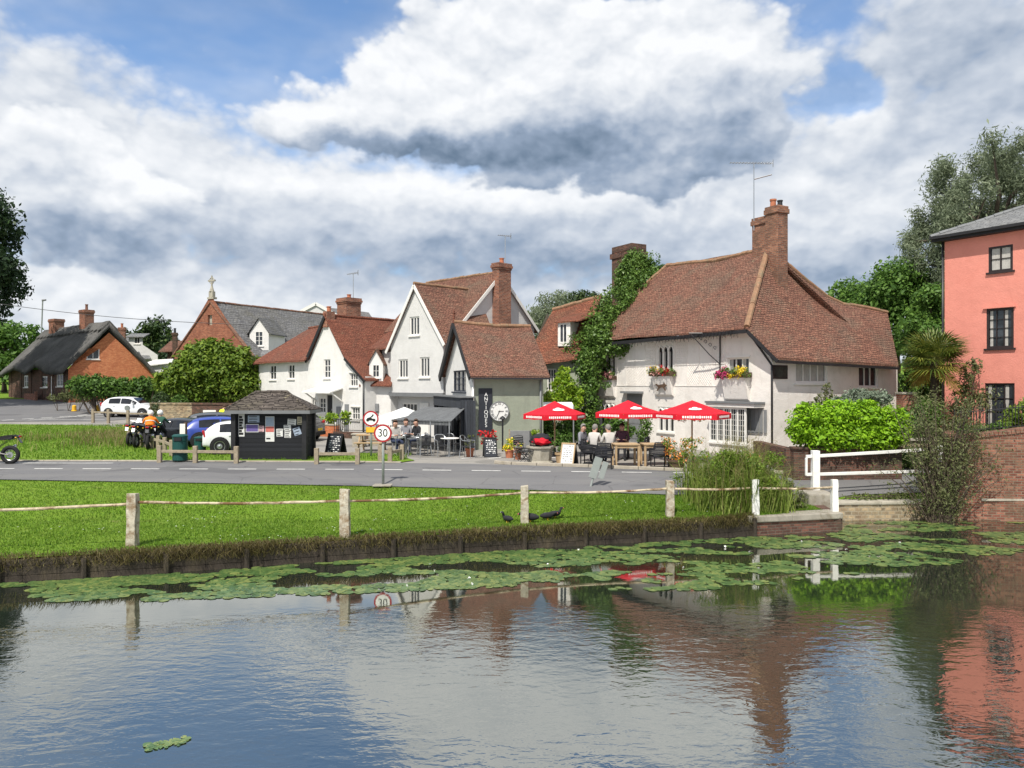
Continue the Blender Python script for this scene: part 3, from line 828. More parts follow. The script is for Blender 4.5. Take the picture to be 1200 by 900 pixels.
# paved yard and lanes behind, then the main road over it
flat('yard', [(-60, 27.5), (-14, 27.5), (0, 26.6), (8, 24.9), (12.3, 24.9), (12.5, 29), (20, 36), (20, 70), (-20, 62), (-30, 66), (-60, 72)], .02, M['asphalt_pale'], True)
near = [tuple(G(u, v)[:2]) for u, v in ((0, 563), (230, 567), (450, 571), (640, 576), (790, 581), (900, 583), (1000, 581), (1085, 578))]
flat('road', [(-90, near[0][1] + .3)] + near + [(16.5, 24.4), (30, 27), (60, 33), (60, 40), (24, 31), (14.5, 27.5), (12.4, 25.2), (8, 25.2), (2.6, 26.0), (0, 26.6), (-5, 27.2), (-15, 27.6), (-90, 27.8)], .034, M['asphalt'], True)
flat('side_road', [(-90, 50.5), (-34, 50.5), (-27, 50.8), (-26, 54.5), (-30, 60), (-34, 69), (-40, 72), (-90, 72)], .034, M['asphalt'], True)
flat('verge', [(-90, 27.85), (-15, 27.65), (-5.5, 27.3), (-3.9, 27.2), (-3.5, 27.7), (-4.2, 29.2), (-5.3, 30.5), (-8.4, 31.0), (-12.0, 31.4), (-12.6, 33), (-14.6, 38.5), (-18.5, 42.5), (-22, 45.5), (-27, 47.5), (-34, 48.6), (-90, 48.8)], .05, M['grass_ground'], True)
k = MB()
def kerb_line(pts, w=.14, h=.11):
    for a, b in zip(pts, pts[1:]):
        a, b = Vector((a[0], a[1], hz(a[1], a[0]) + .02)), Vector((b[0], b[1], hz(b[1], b[0]) + .02)); L = (b - a).length; n = max(1, round(L / .9))
        for i in range(n):
            p, q = a.lerp(b, i / n), a.lerp(b, (i + .985) / n)
            k.bar(p + Vector((0, 0, h / 2)), q + Vector((0, 0, h / 2 + random.uniform(-.006, .006))), w, h)
kerb_line([(-.6, 27.0), (0, 26.65), (2.6, 25.95), (5, 25.2), (8, 25.25), (12.3, 25.2)])
kerb_line([(-40, 27.75), (-15, 27.6), (-5.2, 27.25), (-3.9, 27.12)], .16, .05)
tag(k.build('kerb', M['kerb_stone'], bevel=.015), kind='structure')
mk = MB()
def mark(a, b, w, z=.042):
    a, b = Vector((a[0], a[1], 0)), Vector((b[0], b[1], 0)); d = (b - a).normalized(); n = Vector((-d.y, d.x, 0)) * w / 2
    q = [a - n, b - n, b + n, a + n]
    mk.poly([(p.x, p.y, hz(p.y, p.x) + z) for p in q])
x = -24.0
cl = lambda x: 25.4 - max(0, x + 5) * .075 - max(0, x - 4) * .02 + min(0, x + 5) * -.015
while x < 5.2:
    mark((x, cl(x)), (x + .95, cl(x + .95)), .11); x += 1.62
mark((-40, 27.1), (-14, 26.95), .1)
for i in range(7): mark((-1.9 + i * .5, 28.6 + .35 * (i % 2)), (-1.0 + i * .5, 29.3 + .25 * (i % 2)), .16, .03)
for i in range(6):
    t_ = i / 6; mark((-34.2 + 3.6 * t_, 51.5 + 7 * t_), (-34.2 + 3.6 * (t_ + .1), 51.5 + 7 * (t_ + .1)), .22, .042)
mark((-32.6, 51.8), (-29.3, 58.5), .16, .042); mark((-32, 55.5), (-25.5, 55.0), .14, .042); mark((-29.3, 58.5), (-24, 57.6), .14, .042); mark((-32.4, 52.4), (-27.6, 52.0), .14, .042)
tag(mk.build('road_markings', M['road_paint']), kind='structure')
# ------------------------------------------------------------------ foliage helpers
def raw_mesh(name, co, nper, mat, parent=None, tri=None):
    """co (N, nper, 3) faces, each its own island"""
    co = np.asarray(co, dtype=np.float32); n = co.shape[0]
    if parent is not None and parent.name in ROOTINV:
        Mx = np.array(ROOTINV[parent.name], dtype=np.float32)
        co = co @ Mx[:3, :3].T + Mx[:3, 3]
    me = bpy.data.meshes.new(name)
    me.vertices.add(n * nper); me.vertices.foreach_set('co', co.ravel())
    me.loops.add(n * nper); me.loops.foreach_set('vertex_index', np.arange(n * nper, dtype=np.int32))
    me.polygons.add(n); me.polygons.foreach_set('loop_start', np.arange(0, n * nper, nper, dtype=np.int32))
    me.materials.append(mat); me.update(calc_edges=True)
    o = bpy.data.objects.new(name, me); COL.objects.link(o)
    if parent is not None:
        o.parent = parent
        if parent.name in ROOTINV: ROOTINV[o.name] = ROOTINV[parent.name]
    return o
def unit(a): return a / (np.linalg.norm(a, axis=1, keepdims=True) + 1e-9)
def leaves(name, clumps, n, size, mat, parent=None, seed=1, shell=2.6, aspect=1.9, up=.35, outw=.7, droop=0.0, jit=.12):
    rng = np.random.default_rng(seed)
    C = np.array([list(c) for c, r in clumps]); Rr = np.array([list(r) for c, r in clumps])
    wgt = (Rr[:, 0] * Rr[:, 1] * Rr[:, 2]) ** (2 / 3); wgt /= wgt.sum()
    ix = rng.choice(len(clumps), n, p=wgt)
    d = unit(rng.normal(size=(n, 3)))
    rad = rng.random(n) ** (1 / shell)
    p = C[ix] + d * rad[:, None] * Rr[ix] + rng.normal(size=(n, 3)) * jit * Rr[ix].mean(1, keepdims=True)
    nor = unit(d * outw + rng.normal(size=(n, 3)) * .6 + np.array([0, 0, up]))
    t = np.cross(nor, unit(rng.normal(size=(n, 3)))); t[:, 2] -= droop; t = unit(t)
    b = np.cross(nor, t)
    s = size * np.clip(rng.lognormal(-.08, .34, n), .4, 2.0)[:, None]
    co = np.stack([p - t * s * .5, p + b * s / aspect * .5 - t * s * .08, p + t * s * .5, p - b * s / aspect * .5 - t * s * .08], 1)
    return raw_mesh(name, co, 4, mat, parent)
def crown(c, rad, k, rc, seed, lo=-.75, var=.35):
    rng = random.Random(seed); out = []
    while len(out) < k:
        v = Vector((rng.gauss(0, 1), rng.gauss(0, 1), rng.gauss(0, 1))).normalized()
        if v.z < lo: continue
        q = rng.uniform(.35, 1.0) ** .5
        r = rc * rng.uniform(1 - var, 1 + var)
        out.append(((c[0] + v.x * rad[0] * q, c[1] + v.y * rad[1] * q, c[2] + v.z * rad[2] * q), (r, r, r * .78)))
    return out
def blades(name, pts, h, w, mat, parent=None, seed=1, lean=.35, curve=.25, hv=.45, dirbias=(0, 0)):
    rng = np.random.default_rng(seed); pts = np.asarray(pts, dtype=float); n = len(pts)
    a = rng.uniform(0, 2 * np.pi, n); hh = np.asarray(h) * rng.uniform(1 - hv, 1 + hv, n)
    side = np.stack([np.cos(a), np.sin(a), np.zeros(n)], 1) * (w * rng.uniform(.6, 1.3, n)[:, None] / 2)
    b = rng.uniform(0, 2 * np.pi, n); L = rng.uniform(0, lean, n)
    ln = np.stack([np.cos(b) * L + dirbias[0], np.sin(b) * L + dirbias[1], np.zeros(n)], 1)
    up = np.array([0, 0, 1.0])
    mid = pts + (up + ln * .6) * hh[:, None] * .55
    tip = pts + (up * (1 - curve * L[:, None] / max(lean, 1e-3)) + ln * 1.6) * hh[:, None]
    co = np.stack([pts - side, pts + side, mid + side * .8, mid - side * .8, tip], 1).astype(np.float32)
    if parent is not None and parent.name in ROOTINV:
        Mx = np.array(ROOTINV[parent.name], dtype=np.float32); co = co @ Mx[:3, :3].T + Mx[:3, 3]
    me = bpy.data.meshes.new(name); me.vertices.add(n * 5); me.vertices.foreach_set('co', co.ravel())
    idx = (np.arange(n, dtype=np.int32) * 5)[:, None] + np.array([0, 1, 2, 3, 3, 2, 4], dtype=np.int32)[None, :]
    me.loops.add(n * 7); me.loops.foreach_set('vertex_index', idx.ravel())
    me.polygons.add(n * 2); me.polygons.foreach_set('loop_start', ((np.arange(n, dtype=np.int32) * 7)[:, None] + np.array([0, 4], dtype=np.int32)[None, :]).ravel())
    me.materials.append(mat); me.update(calc_edges=True)
    o = bpy.data.objects.new(name, me); COL.objects.link(o)
    if parent is not None:
        o.parent = parent
        if parent.name in ROOTINV: ROOTINV[o.name] = ROOTINV[parent.name]
    return o
def limbs(mb, base, top, clumps, r, n, seed, spread=.5, m=0):
    """tapered trunk from base to top, limbs to some of the leaf clumps"""
    rng = random.Random(seed); base, top = Vector(base), Vector(top); L = (top - base).length
    pts = [base.lerp(top, i / 6) + Vector((rng.uniform(-1, 1), rng.uniform(-1, 1), 0)) * L * .015 * i for i in range(7)]
    mb.tube(pts, [r * (1.25 if i == 0 else 1 - .12 * i) for i in range(7)], 10, m)
    for c, cr in rng.sample(clumps, min(n, len(clumps))):
        s = pts[rng.randint(3, 6)]; e = Vector(c)
        k = s.lerp(e, .5) + Vector((rng.uniform(-1, 1), rng.uniform(-1, 1), rng.uniform(0, 1))) * (e - s).length * .12
        mb.tube([s, k, e], [r * .42, r * .25, r * .07], 6, m)
def tree(name, label, base, c, rad, k, rc, n, size, mat, seed, r=.25, nl=12, group=None, cat='tree', **kw):
    root = thing(name, label, cat, base, 0, group)
    cl = crown(c, rad, k, rc, seed)
    mb = MB(); limbs(mb, base, (c[0], c[1], c[2] + rad[2] * .2), cl, r, nl, seed)
    mb.build('trunk', M['bark'], root, smooth=True)
    leaves('crown', cl, n, size, mat, root, seed, **kw)
    return root

# ------------------------------------------------------------------ background trees
def gz(x, y): return (x, y, hz(y))
b = W(-25, 290, 44); tree('broadleaf_tree', 'dark tall broadleaf tree cut by the photo edge, above the thatched cottage', gz(PX(-56, 63), 63), (PX(-74, 63), 63, 13.4), (6.0, 6.0, 6.4), 60, 1.65, 46000, .36, M['leaf_dark'], 3, .45, 16)
tree('broadleaf_tree', 'olive green bushy tree behind the left end of the thatched cottage', gz(PX(5, 84), 84), (PX(8, 84), 84, 6.2), (4.6, 3, 3.6), 26, 1.5, 9000, .5, M['leaf_oak'], 4, .25, 8)
tree('broadleaf_tree', 'dark round tree on the skyline between thatched cottage and brick chapel', gz(PX(172, 100), 100), (PX(172, 100), 100, 7.0), (3.4, 3, 3.9), 26, 1.4, 9000, .5, M['leaf_yew'], 5, .3, 8)
tree('broadleaf_tree', 'low dark tree behind the pale lean-to roofs, right of the conservatory', gz(PX(200, 92), 92), (PX(203, 92), 92, 5.2), (2.2, 2, 2.0), 14, 1.1, 4000, .5, M['leaf_dark'], 6, .2, 6)
tree('willow_tree', 'pale grey green tree rising behind the antiques roof', gz(PX(648, 72), 72), (PX(648, 72), 72, 8.2), (2.9, 2.4, 3.6), 34, 1.0, 9000, .34, M['leaf_willow'], 8, .2, 14, aspect=3.4, droop=.5)
tree('broadleaf_tree', 'small dark tree peeping beside the ivy covered chimney', gz(PX(694, 58), 58), (PX(694, 58), 58, 8.7), (1.5, 1.5, 1.4), 12, .65, 3500, .24, M['leaf_yew'], 9, .2, 6)
tree('broadleaf_tree', 'full mid green tree behind the roof end of the cream inn', gz(PX(1050, 46), 46), (PX(1045, 46), 46, 7.0), (3.1, 3, 3.3), 44, .95, 26000, .24, M['leaf_oak'], 10, .3, 14)
tree('broadleaf_tree', 'lower green tree between the inn and the pink house', gz(PX(1092, 40), 40), (PX(1092, 40), 40, 5.3), (1.7, 1.6, 2.4), 22, .7, 10000, .22, M['leaf_oak'], 12, .2, 8)
# the tall grey willow: many upright sprays
def big_willow():
    Y = 44; base = gz(PX(1150, Y), Y)
    root = thing('willow_tree', 'tall feathery grey green willow towering behind the pink house', 'tree', base)
    rng = random.Random(21); cl = []
    for (u, v, ru, rv, k) in ((1150, 240, 62, 62, 60), (1100, 300, 34, 48, 26), (1205, 215, 50, 50, 26), (1150, 330, 50, 60, 30), (1080, 290, 22, 18, 5), (1180, 320, 60, 60, 26), (1092, 350, 20, 36, 12)):
        for _ in range(k):
            a = rng.uniform(0, 6.28); q = rng.random() ** .5
            y = Y + rng.uniform(-3, 3)
            p = W(u + ru * q * math.cos(a), v + rv * q * math.sin(a), Y); p.y = y
            r = rng.uniform(.38, .72)
            cl.append((tuple(p), (r, r, r * 1.15)))
    mb = MB(); limbs(mb, base, (base[0] + .3, Y, 10.5), cl, .42, 70, 5)
    mb.build('trunk', M['bark'], root, smooth=True)
    leaves('crown', cl, 95000, .25, M['leaf_willow'], root, 22, shell=2.0, aspect=4.2, droop=.25, jit=.35)
big_willow()

# hedge in front of the thatched cottage, the big laurel bush, topiary
def mass(name, label, cat, boxes, n, size, mat, seed, base, core=True, stem=None, **kw):
    """shrub: clumps given as (u, v, ru, rv, Y) read off the photo; part stem holds the branches"""
    root = thing(name, label, cat, base)
    cl = []
    for (u, v, ru, rv, Y) in boxes:
        p = W(u, v, Y); rx, rz_ = ru * Y / FPX, rv * Y / FPX
        cl.append((tuple(p), (rx, max(.3, (rx + rz_) * .45), rz_)))
    rg_ = random.Random(seed + 7)
    for c, r in list(cl):
        for q in range(4):
            d = Vector((rg_.gauss(0, 1), rg_.gauss(0, 1), abs(rg_.gauss(0, 1)) * .8)).normalized(); k = rg_.uniform(.8, 1.12); f = rg_.uniform(.16, .34)
            cl.append(((c[0] + d.x * r[0] * k, c[1] + d.y * r[1] * k, c[2] + d.z * r[2] * k), (r[0] * f, r[1] * f, r[2] * f)))
    ncore = len(boxes)
    mb = MB(); bs = Vector(base); rng = random.Random(seed)
    for c, r in cl[:ncore]:
        c = Vector(c); f = Vector((bs.x + (c.x - bs.x) * .75, bs.y + (c.y - bs.y) * .75, base[2]))
        for q in range(3):
            e = c + Vector((rng.uniform(-.6, .6) * r[0], rng.uniform(-.5, .5) * r[1], rng.uniform(0, .6) * r[2]))
            mb.tube([f, f.lerp(e, .5) + Vector((rng.uniform(-.1, .1), 0, 0)), e], [stem or .05, (stem or .05) * .7, .012], 5)
    mb.build('branch', M['bark'], root)
    leaves('foliage', cl, n, size, mat, root, seed, **kw)
    return root
hy = 58
mass('hedge', 'clipped dark green hedge below the orange brick gable', 'hedge', [(u, 457 - 5 * math.sin((u - 80) * .06), 13, 13, hy + (u - 130) * .02) for u in range(94, 196, 9)] + [(u, 451, 10, 9, hy + .4) for u in range(104, 190, 14)], 16000, .24, M['leaf_hedge'], 31, gz(PX(140, hy), hy))
by = 49
mass('laurel_bush', 'huge rounded sunlit bush standing in front of the brick chapel', 'bush',
     [(245, 425, 32, 24, by), (222, 438, 26, 22, by), (268, 432, 28, 28, by), (205, 450, 22, 20, by + .5), (285, 455, 24, 26, by), (250, 455, 36, 24, by + .6), (235, 412, 18, 13, by), (258, 410, 18, 12, by), (300, 440, 15, 22, by + 1), (228, 463, 26, 14, by + .4), (213, 430, 12, 10, by), (283, 420, 12, 14, by)], 26000, .23, M['leaf_bush'], 33, gz(PX(250, by), by), stem=.1, up=.6)
def topiary(label, u, Y, w, h, seed, mat):
    base = gz(PX(u, Y), Y); root = thing('topiary_bush', label, 'bush', base)
    mb = MB(); mb.tube([base, (base[0], Y, base[2] + h * .5)], .07, 6); mb.build('stem', M['bark'], root)
    leaves('foliage', [((base[0], Y, base[2] + h * .5), (w / 2, w / 2, h / 2))], 5500, .10, mat, root, seed, shell=9, jit=.02)
topiary('clipped dome topiary with rusty side, left one on top of the flint wall', 189, 47.5, 1.35, 2.1, 40, M['leaf_yew'])
topiary('clipped green dome topiary, beside the large laurel bush', 211, 47.5, 1.2, 1.95, 41, M['leaf_hedge'])

# shrub clipped low and bright over the brick garden wall
hb = 24.9
mass('privet_hedge', 'bright yellow green bushy hedge spilling over the low brick wall', 'hedge',
     [(950, 497, 24, 22, hb), (980, 491, 26, 22, hb), (1012, 492, 26, 22, hb), (1042, 497, 22, 21, hb), (965, 510, 30, 18, hb - .1), (1000, 510, 30, 18, hb - .1), (1032, 512, 26, 16, hb - .1), (940, 505, 14, 16, hb), (1054, 505, 12, 16, hb)], 24000, .12, M['leaf_bright'], 50, gz(PX(995, hb + .2), hb + .3), up=.7, shell=5)
mass('rose_bush', 'leggy rose bush with red buds against the inn side wall', 'bush', [(962, 470, 7, 10, 27.5), (968, 458, 4, 10, 27.5), (975, 470, 8, 8, 27.5), (950, 476, 6, 6, 27.5), (945, 478, 5, 5, 27.4)], 900, .09, M['leaf_brown'], 51, gz(PX(964, 27.5), 27.5), stem=.02)
mass('lavender_bush', 'silvery grey shrub between the bright hedge and the inn wall', 'bush', [(1010, 465, 22, 9, 27.3), (1030, 467, 16, 9, 27.3), (990, 470, 14, 7, 27.3)], 4500, .09, M['leaf_grey'], 52, gz(PX(1012, 27.3), 27.3), stem=.03)
# brown waterside shrub in front of the brick wall
def waterside():
    Y = 22.0; base = (PX(1098, Y), Y, ZW - .3)
    root = thing('waterside_shrub', 'straggly brownish shrub growing out of the pond by the brick wall', 'shrub', base)
    rng = random.Random(61); cl = []; mb = MB()
    for i in range(150):
        u = rng.gauss(1100, 27); v = rng.uniform(462, 600); 
        if v > 560: u = 1098 + (u - 1098) * .55
        y = Y + rng.uniform(-.5, .35)
        p = W(u, v, Y); p.y = y
        s = Vector((base[0] + rng.uniform(-.25, .25), Y + rng.uniform(-.2, .1), ZW - .2))
        k = s.lerp(p, .5) + Vector((rng.uniform(-.1, .1), 0, .25))
        mb.tube([s, k, p], [.027, .017, .006], 4)
        r = rng.uniform(.12, .30); cl.append((tuple(p), (r, r, r)))
        q = s.lerp(p, .7); cl.append((tuple(q), (r * .8, r * .8, r * .8)))
    mb.build('branch', M['bark'], root)
    leaves('foliage', cl, 12500, .08, M['leaf_brown'], root, 62, shell=1.6, aspect=3, jit=.5)
waterside()
mass('garden_shrub', 'dark green low shrub between the bright hedge and the waterside shrub', 'bush', [(1068, 505, 20, 22, 27.0), (1085, 490, 22, 22, 27.0), (1066, 535, 22, 12, 25.8), (1084, 556, 14, 8, 24.2)], 5000, .12, M['leaf_hedge'], 64, gz(PX(1072, 27), 27), stem=.03, shell=1.8)
mass('climbing_rose', 'thin leafy climber on the corner of the pink house', 'climber', [(1130, 455, 14, 22, 28.3), (1142, 430, 9, 12, 28.6), (1125, 480, 16, 14, 28.3), (1150, 470, 10, 16, 28), (1118, 500, 18, 14, 28)], 2800, .11, M['leaf_brown'], 65, gz(PX(1130, 28.4), 28.4), stem=.02, shell=1.6)
mass('garden_bush', 'leafy bush with yellow tint under the lowest pink house window', 'bush', [(1192, 488, 16, 14, 24.5), (1215, 480, 20, 18, 24.5), (1180, 500, 12, 8, 24.5)], 2600, .12, M['leaf_bush'], 66, gz(PX(1200, 24.7), 24.7), stem=.03)
mass('yard_bush', 'dark shrub behind the railings on top of the brick wall', 'bush', [(1145, 508, 22, 10, 24.5), (1170, 505, 14, 8, 24.5)], 2600, .11, M['leaf_hedge'], 67, gz(PX(1155, 24.6), 24.6), stem=.03)

mass('garden_bush', 'dark bushy backdrop between the inn end and the pink house, behind the palm', 'bush', [(1064, 462, 10, 24, 36), (1075, 440, 14, 22, 35), (1092, 425, 16, 26, 35), (1072, 475, 12, 20, 34.5), (1095, 465, 20, 24, 34.5), (1088, 495, 18, 16, 34)], 7000, .18, M['leaf_hedge'], 68, gz(PX(1085, 35), 35), stem=.05)
# palm
def palm():
    Y = 28.0; base = gz(PX(1097, Y), Y); root = thing('fan_palm', 'windmill fan palm with yellowing fronds beside the pink house', 'palm', base)
    top = W(1095, 424, Y); mb = MB()
    mb.tube([base, Vector(base).lerp(top, .5), top], [.17, .15, .14], 12); mb.build('trunk', M['palm_bark'], root, smooth=True)
    rng = random.Random(71)
    def fan(mat, k, el_lo, el_hi, L0, L1, name):
        co = []
        for i in range(k):
            az = rng.uniform(0, 6.283); el = rng.uniform(el_lo, el_hi)
            d = Vector((math.cos(az) * math.cos(el), math.sin(az) * math.cos(el), math.sin(el)))
            side = d.cross(Vector((0, 0, 1))).normalized(); nrm = side.cross(d)
            st = rng.uniform(.45, .75); hub = top + d * st - Vector((0, 0, .10 * st))
            w = .012
            co.append([top - side * w, top + side * w, hub + side * w, hub - side * w])
            L = rng.uniform(L0, L1)
            for j in range(26):
                a = (j / 25 - .5) * 4.4
                v = d * math.cos(a) + side * math.sin(a)
                l = L * (1 - .25 * abs(a) / 2.2)
                perp = nrm.cross(v).normalized() * .022
                m1 = hub + v * l * .6; m2 = hub + v * l + Vector((0, 0, -.22 * l * rng.uniform(.4, 1.2)))
                co.append([hub - perp * .3, m1 - perp, m2, m1 + perp])
        raw_mesh(name, np.array([[list(q) for q in f] for f in co]), 4, mat, root)
    fan(M['leaf_palm'], 44, -.25, 1.3, .75, 1.10, 'frond')
    fan(M['leaf_palm_old'], 14, -.9, -.1, .6, .95, 'frond')
palm()

# ivy over the left end of the inn and its chimney
# reeds at the pond corner
def reed_clump():
    rng = np.random.default_rng(81); pts = []
    while len(pts) < 7900:
        x = rng.normal(6.25, .52); y = rng.normal(21.3, .60)
        if y < edge_y(x) + .12 or x > 7.9 or x < 4.7: continue
        pts.append((x, y, hz(y, x)))
    root = thing('reed_bed', 'tall unkempt clump of reeds and wild flowers at the pond corner', 'reeds', (6.3, 21.2, -.3))
    hv_ = [.42 + .85 * max(0, min(1, .55 + 1.1 * noise.noise(Vector((p[0] * 1.3, p[1] * 1.6, 2))) + .5 * noise.noise(Vector((p[0] * 4, p[1] * 4, 5))))) for p in pts]
    blades('leaf', pts[:7000], hv_[:7000], .025, M['blade_reed'], root, 82, .75, .45)
    blades('stalk', pts[7000:], [q * 1.45 for q in hv_[7000:]], .014, M['blade_dry'], root, 83, .5, .3)
    cl = [((rng.normal(6.25, .5), rng.normal(21.2, .45), rng.uniform(-.1, .85)), (.2, .2, .2)) for _ in range(90)]
    leaves('flower', cl[:8], 120, .035, M['flower_orange'], root, 84)
    leaves('foliage', cl, 9000, .085, M['leaf_bush'], root, 85, aspect=2.6)
    leaves('seed_head', [((p[0], p[1], p[2] + q * 1.3), (.05, .05, .12)) for p, q in zip(pts[7000:7160], hv_[7000:7160])], 2600, .04, M['blade_dry'], root, 88, aspect=3)
reed_clump()
mass('waterside_weeds', 'low green weeds beside the concrete block of the white rails', 'weeds', [(930, 586, 16, 16, 21.6), (915, 573, 14, 18, 21.6), (905, 593, 18, 12, 21.2), (1010, 584, 26, 4, 22.7), (1050, 582, 22, 5, 22.8)], 3000, .085, M['leaf_brown'], 86, (PX(930, 21.6), 21.6, -.5), stem=.012)

# lawn grass, bank grass, island rough grass
def lawn():
    rng = np.random.default_rng(91); n = 150000
    x = rng.uniform(-19, 8.6, n); ye = np.array([edge_y(a) for a in x])
    far = np.interp(x, [-20] + [q[0] for q in near], [near[0][1] + .1] + [q[1] for q in near]) + np.array([.09 * noise.noise(Vector((a * 1.4, 3, 1))) + .05 * noise.noise(Vector((a * 6, 3, 5))) for a in x]) + .03
    y = ye + (far - ye) * rng.random(n) ** 1.1
    ok = (y > ye + .04) & (np.array([noise.noise(Vector((a * .5, b_ * .8, 11))) + .5 * noise.noise(Vector((a * 2.1, b_ * 3, 4))) for a, b_ in zip(x, y)]) > rng.uniform(-1.5, -.15, n))
    pts = np.stack([x, y, np.array([hz(b_, a) for a, b_ in zip(x, y)]) - .005], 1)[ok]
    o = blades('lawn_grass', pts, .05, .018, M['blade_lawn'], None, 92, .7, .3); tag(o, kind='stuff')
    # daisies
    m = 500; xx = rng.uniform(-12, 6, m); k = (noise_arr(xx * .6) > -.05); 
    yy = np.array([edge_y(a) for a in xx]) + rng.uniform(.3, 4.5, m)
    q = np.stack([xx, yy, np.array([hz(b_, a) for a, b_ in zip(xx, yy)]) + .06], 1)
    keep = (yy < np.interp(xx, [-20] + [q_[0] for q_ in near], [near[0][1]] + [q_[1] for q_ in near]) - .5) & np.array([noise.noise(Vector((a * .7, b_ * .9, 3))) > .22 for a, b_ in zip(xx, yy)])
    q = q[keep]; s = .013
    co = np.stack([q + [-s, -s, 0], q + [s, -s, .004], q + [s, s, 0], q + [-s, s, .004]], 1)
    tag(raw_mesh('daisies', co, 4, M['white_ink']), kind='stuff')
def noise_arr(a): return np.sin(a * 3.1) * np.cos(a * 1.7)
lawn()
def bank():
    rng = np.random.default_rng(95); n = 36000
    x = rng.uniform(-17, 6.3, n)
    den = np.array([noise.noise(Vector((a * .55, 2.3, 0))) + .6 * noise.noise(Vector((a * 1.7, 5.3, 0))) for a in x])
    ok = den > rng.uniform(-.85, .55, n)
    x = x[ok]; ye = np.array([edge_y(a) for a in x]); y = ye + rng.uniform(-.17, .22, len(x)); z = -.25 * rng.random(len(x)) ** 1.6 + np.array([hz(b_, a) for a, b_ in zip(x, ye)])
    pts = np.stack([x, y, z], 1)
    k = len(pts) * 3 // 5
    tag(blades('bank_grass', pts[:k], .16, .014, M['blade_bank'], None, 96, 1.1, 1.2, dirbias=(0, -.7)), kind='stuff')
    tag(blades('bank_grass', pts[k:], .14, .016, M['blade_dry'], None, 97, .8, .5, dirbias=(0, -.4)), kind='stuff')
bank()
def island():
    rng = np.random.default_rng(99); pts = []
    while len(pts) < 9000:
        x = rng.normal(-18.8, 2.3); y = rng.normal(38.5, 2.4)
        if noise.noise(Vector((x * .5, y * .5, 7))) > -.15 and y > 31: pts.append((x, y, hz(y) + .04))
    tag(blades('rough_grass', pts[:4200], .36, .022, M['blade_dry'], None, 100, .6, .4), kind='stuff')
    tag(blades('rough_grass', pts[4200:], .26, .03, M['blade_lawn'], None, 101, .45, .3), kind='stuff')
    n = 60000; x = rng.uniform(-36, -3.9, n); y = rng.uniform(27.8, 47.5, n); ok = (y < 30.5) | ((x < -12.8 - (y - 33) * .72) & (x > -y * .72))
    p = np.stack([x, y, [hz(a) + .04 for a in y]], 1)[ok]
    tag(blades('verge_grass', p, .09, .03, M['blade_lawn'], None, 102, .6, .3), kind='stuff')
island()

# lily pads
def pads():
    rng = np.random.default_rng(111); co = []
    K = 9
    def pad(x, y, r):
        t0 = rng.uniform(0, 6.28); tx, ty = rng.normal(0, .012, 2)
        c = []
        for j in range(K):
            a = t0 + j / (K - 1) * 5.9
            rr = r * rng.uniform(.9, 1.08)
            px, py = math.cos(a) * rr, math.sin(a) * rr
            c.append([x + px, y + py, ZW + .006 + rng.uniform(0, .008) + max(-.004, px * tx + py * ty)])
        c.append([x, y, ZW + .008]); return c
    n = 0
    while n < 8600:
        x = rng.uniform(-16, 14.7)
        ye = edge_y(x) - .25
        depth = np.interp(x, [-16, -11, -7.5, -3.7, 0, 2.5, 5, 7.5, 10, 12.5, 15], [2.7, 2.4, 2.0, 2.7, 3.2, 4.2, 4.6, 4.6, 5.4, 5.2, 4.5])
        t = rng.random() ** 1.0
        y = ye - t * depth
        d = noise.noise(Vector((x * .4, y * 1.0, 4.0))) + .45 * noise.noise(Vector((x * 1.3, y * 2.5, 9.0)))
        thr = -.10 + .50 * max(0, t - .45) + (.22 if x > 1.5 and t < .18 else 0) - (.15 if -6 < x < 1.2 else 0)
        if d < thr: continue
        co.append(pad(x, y, rng.uniform(.04, .115))); n += 1
    o = raw_mesh('lily_pads', np.array(co), K + 1, M['leaf_pad']); tag(o, kind='stuff')
    co = []
    for _ in range(60):
        a = rng.normal(0, 1); b_ = rng.normal(0, 1)
        co.append(pad(-3.80 + a * .10, 8.42 + b_ * .045 + a * .035, rng.uniform(.02, .055)))
    o = raw_mesh('floating_weed', np.array(co), K + 1, M['leaf_pad']); tag(o, 'small drifting green weed raft alone on open water', 'weed')
    # pale lily buds
    cl = []
    for _ in range(14):
        x = rng.uniform(-2.5, 11); y = edge_y(x) - rng.uniform(.3, 4); cl.append(((x, y, ZW + .03), (.03, .03, .02)))
    tag(leaves('lily_buds', cl, 90, .035, M['white_ink'], None, 112), kind='stuff')
M['leaf_pad'] = leafmat('leaf_pad', (.045, .095, .028), (.095, .170, .050), (.22, .26, .075), .1, .28, .6)
pads()
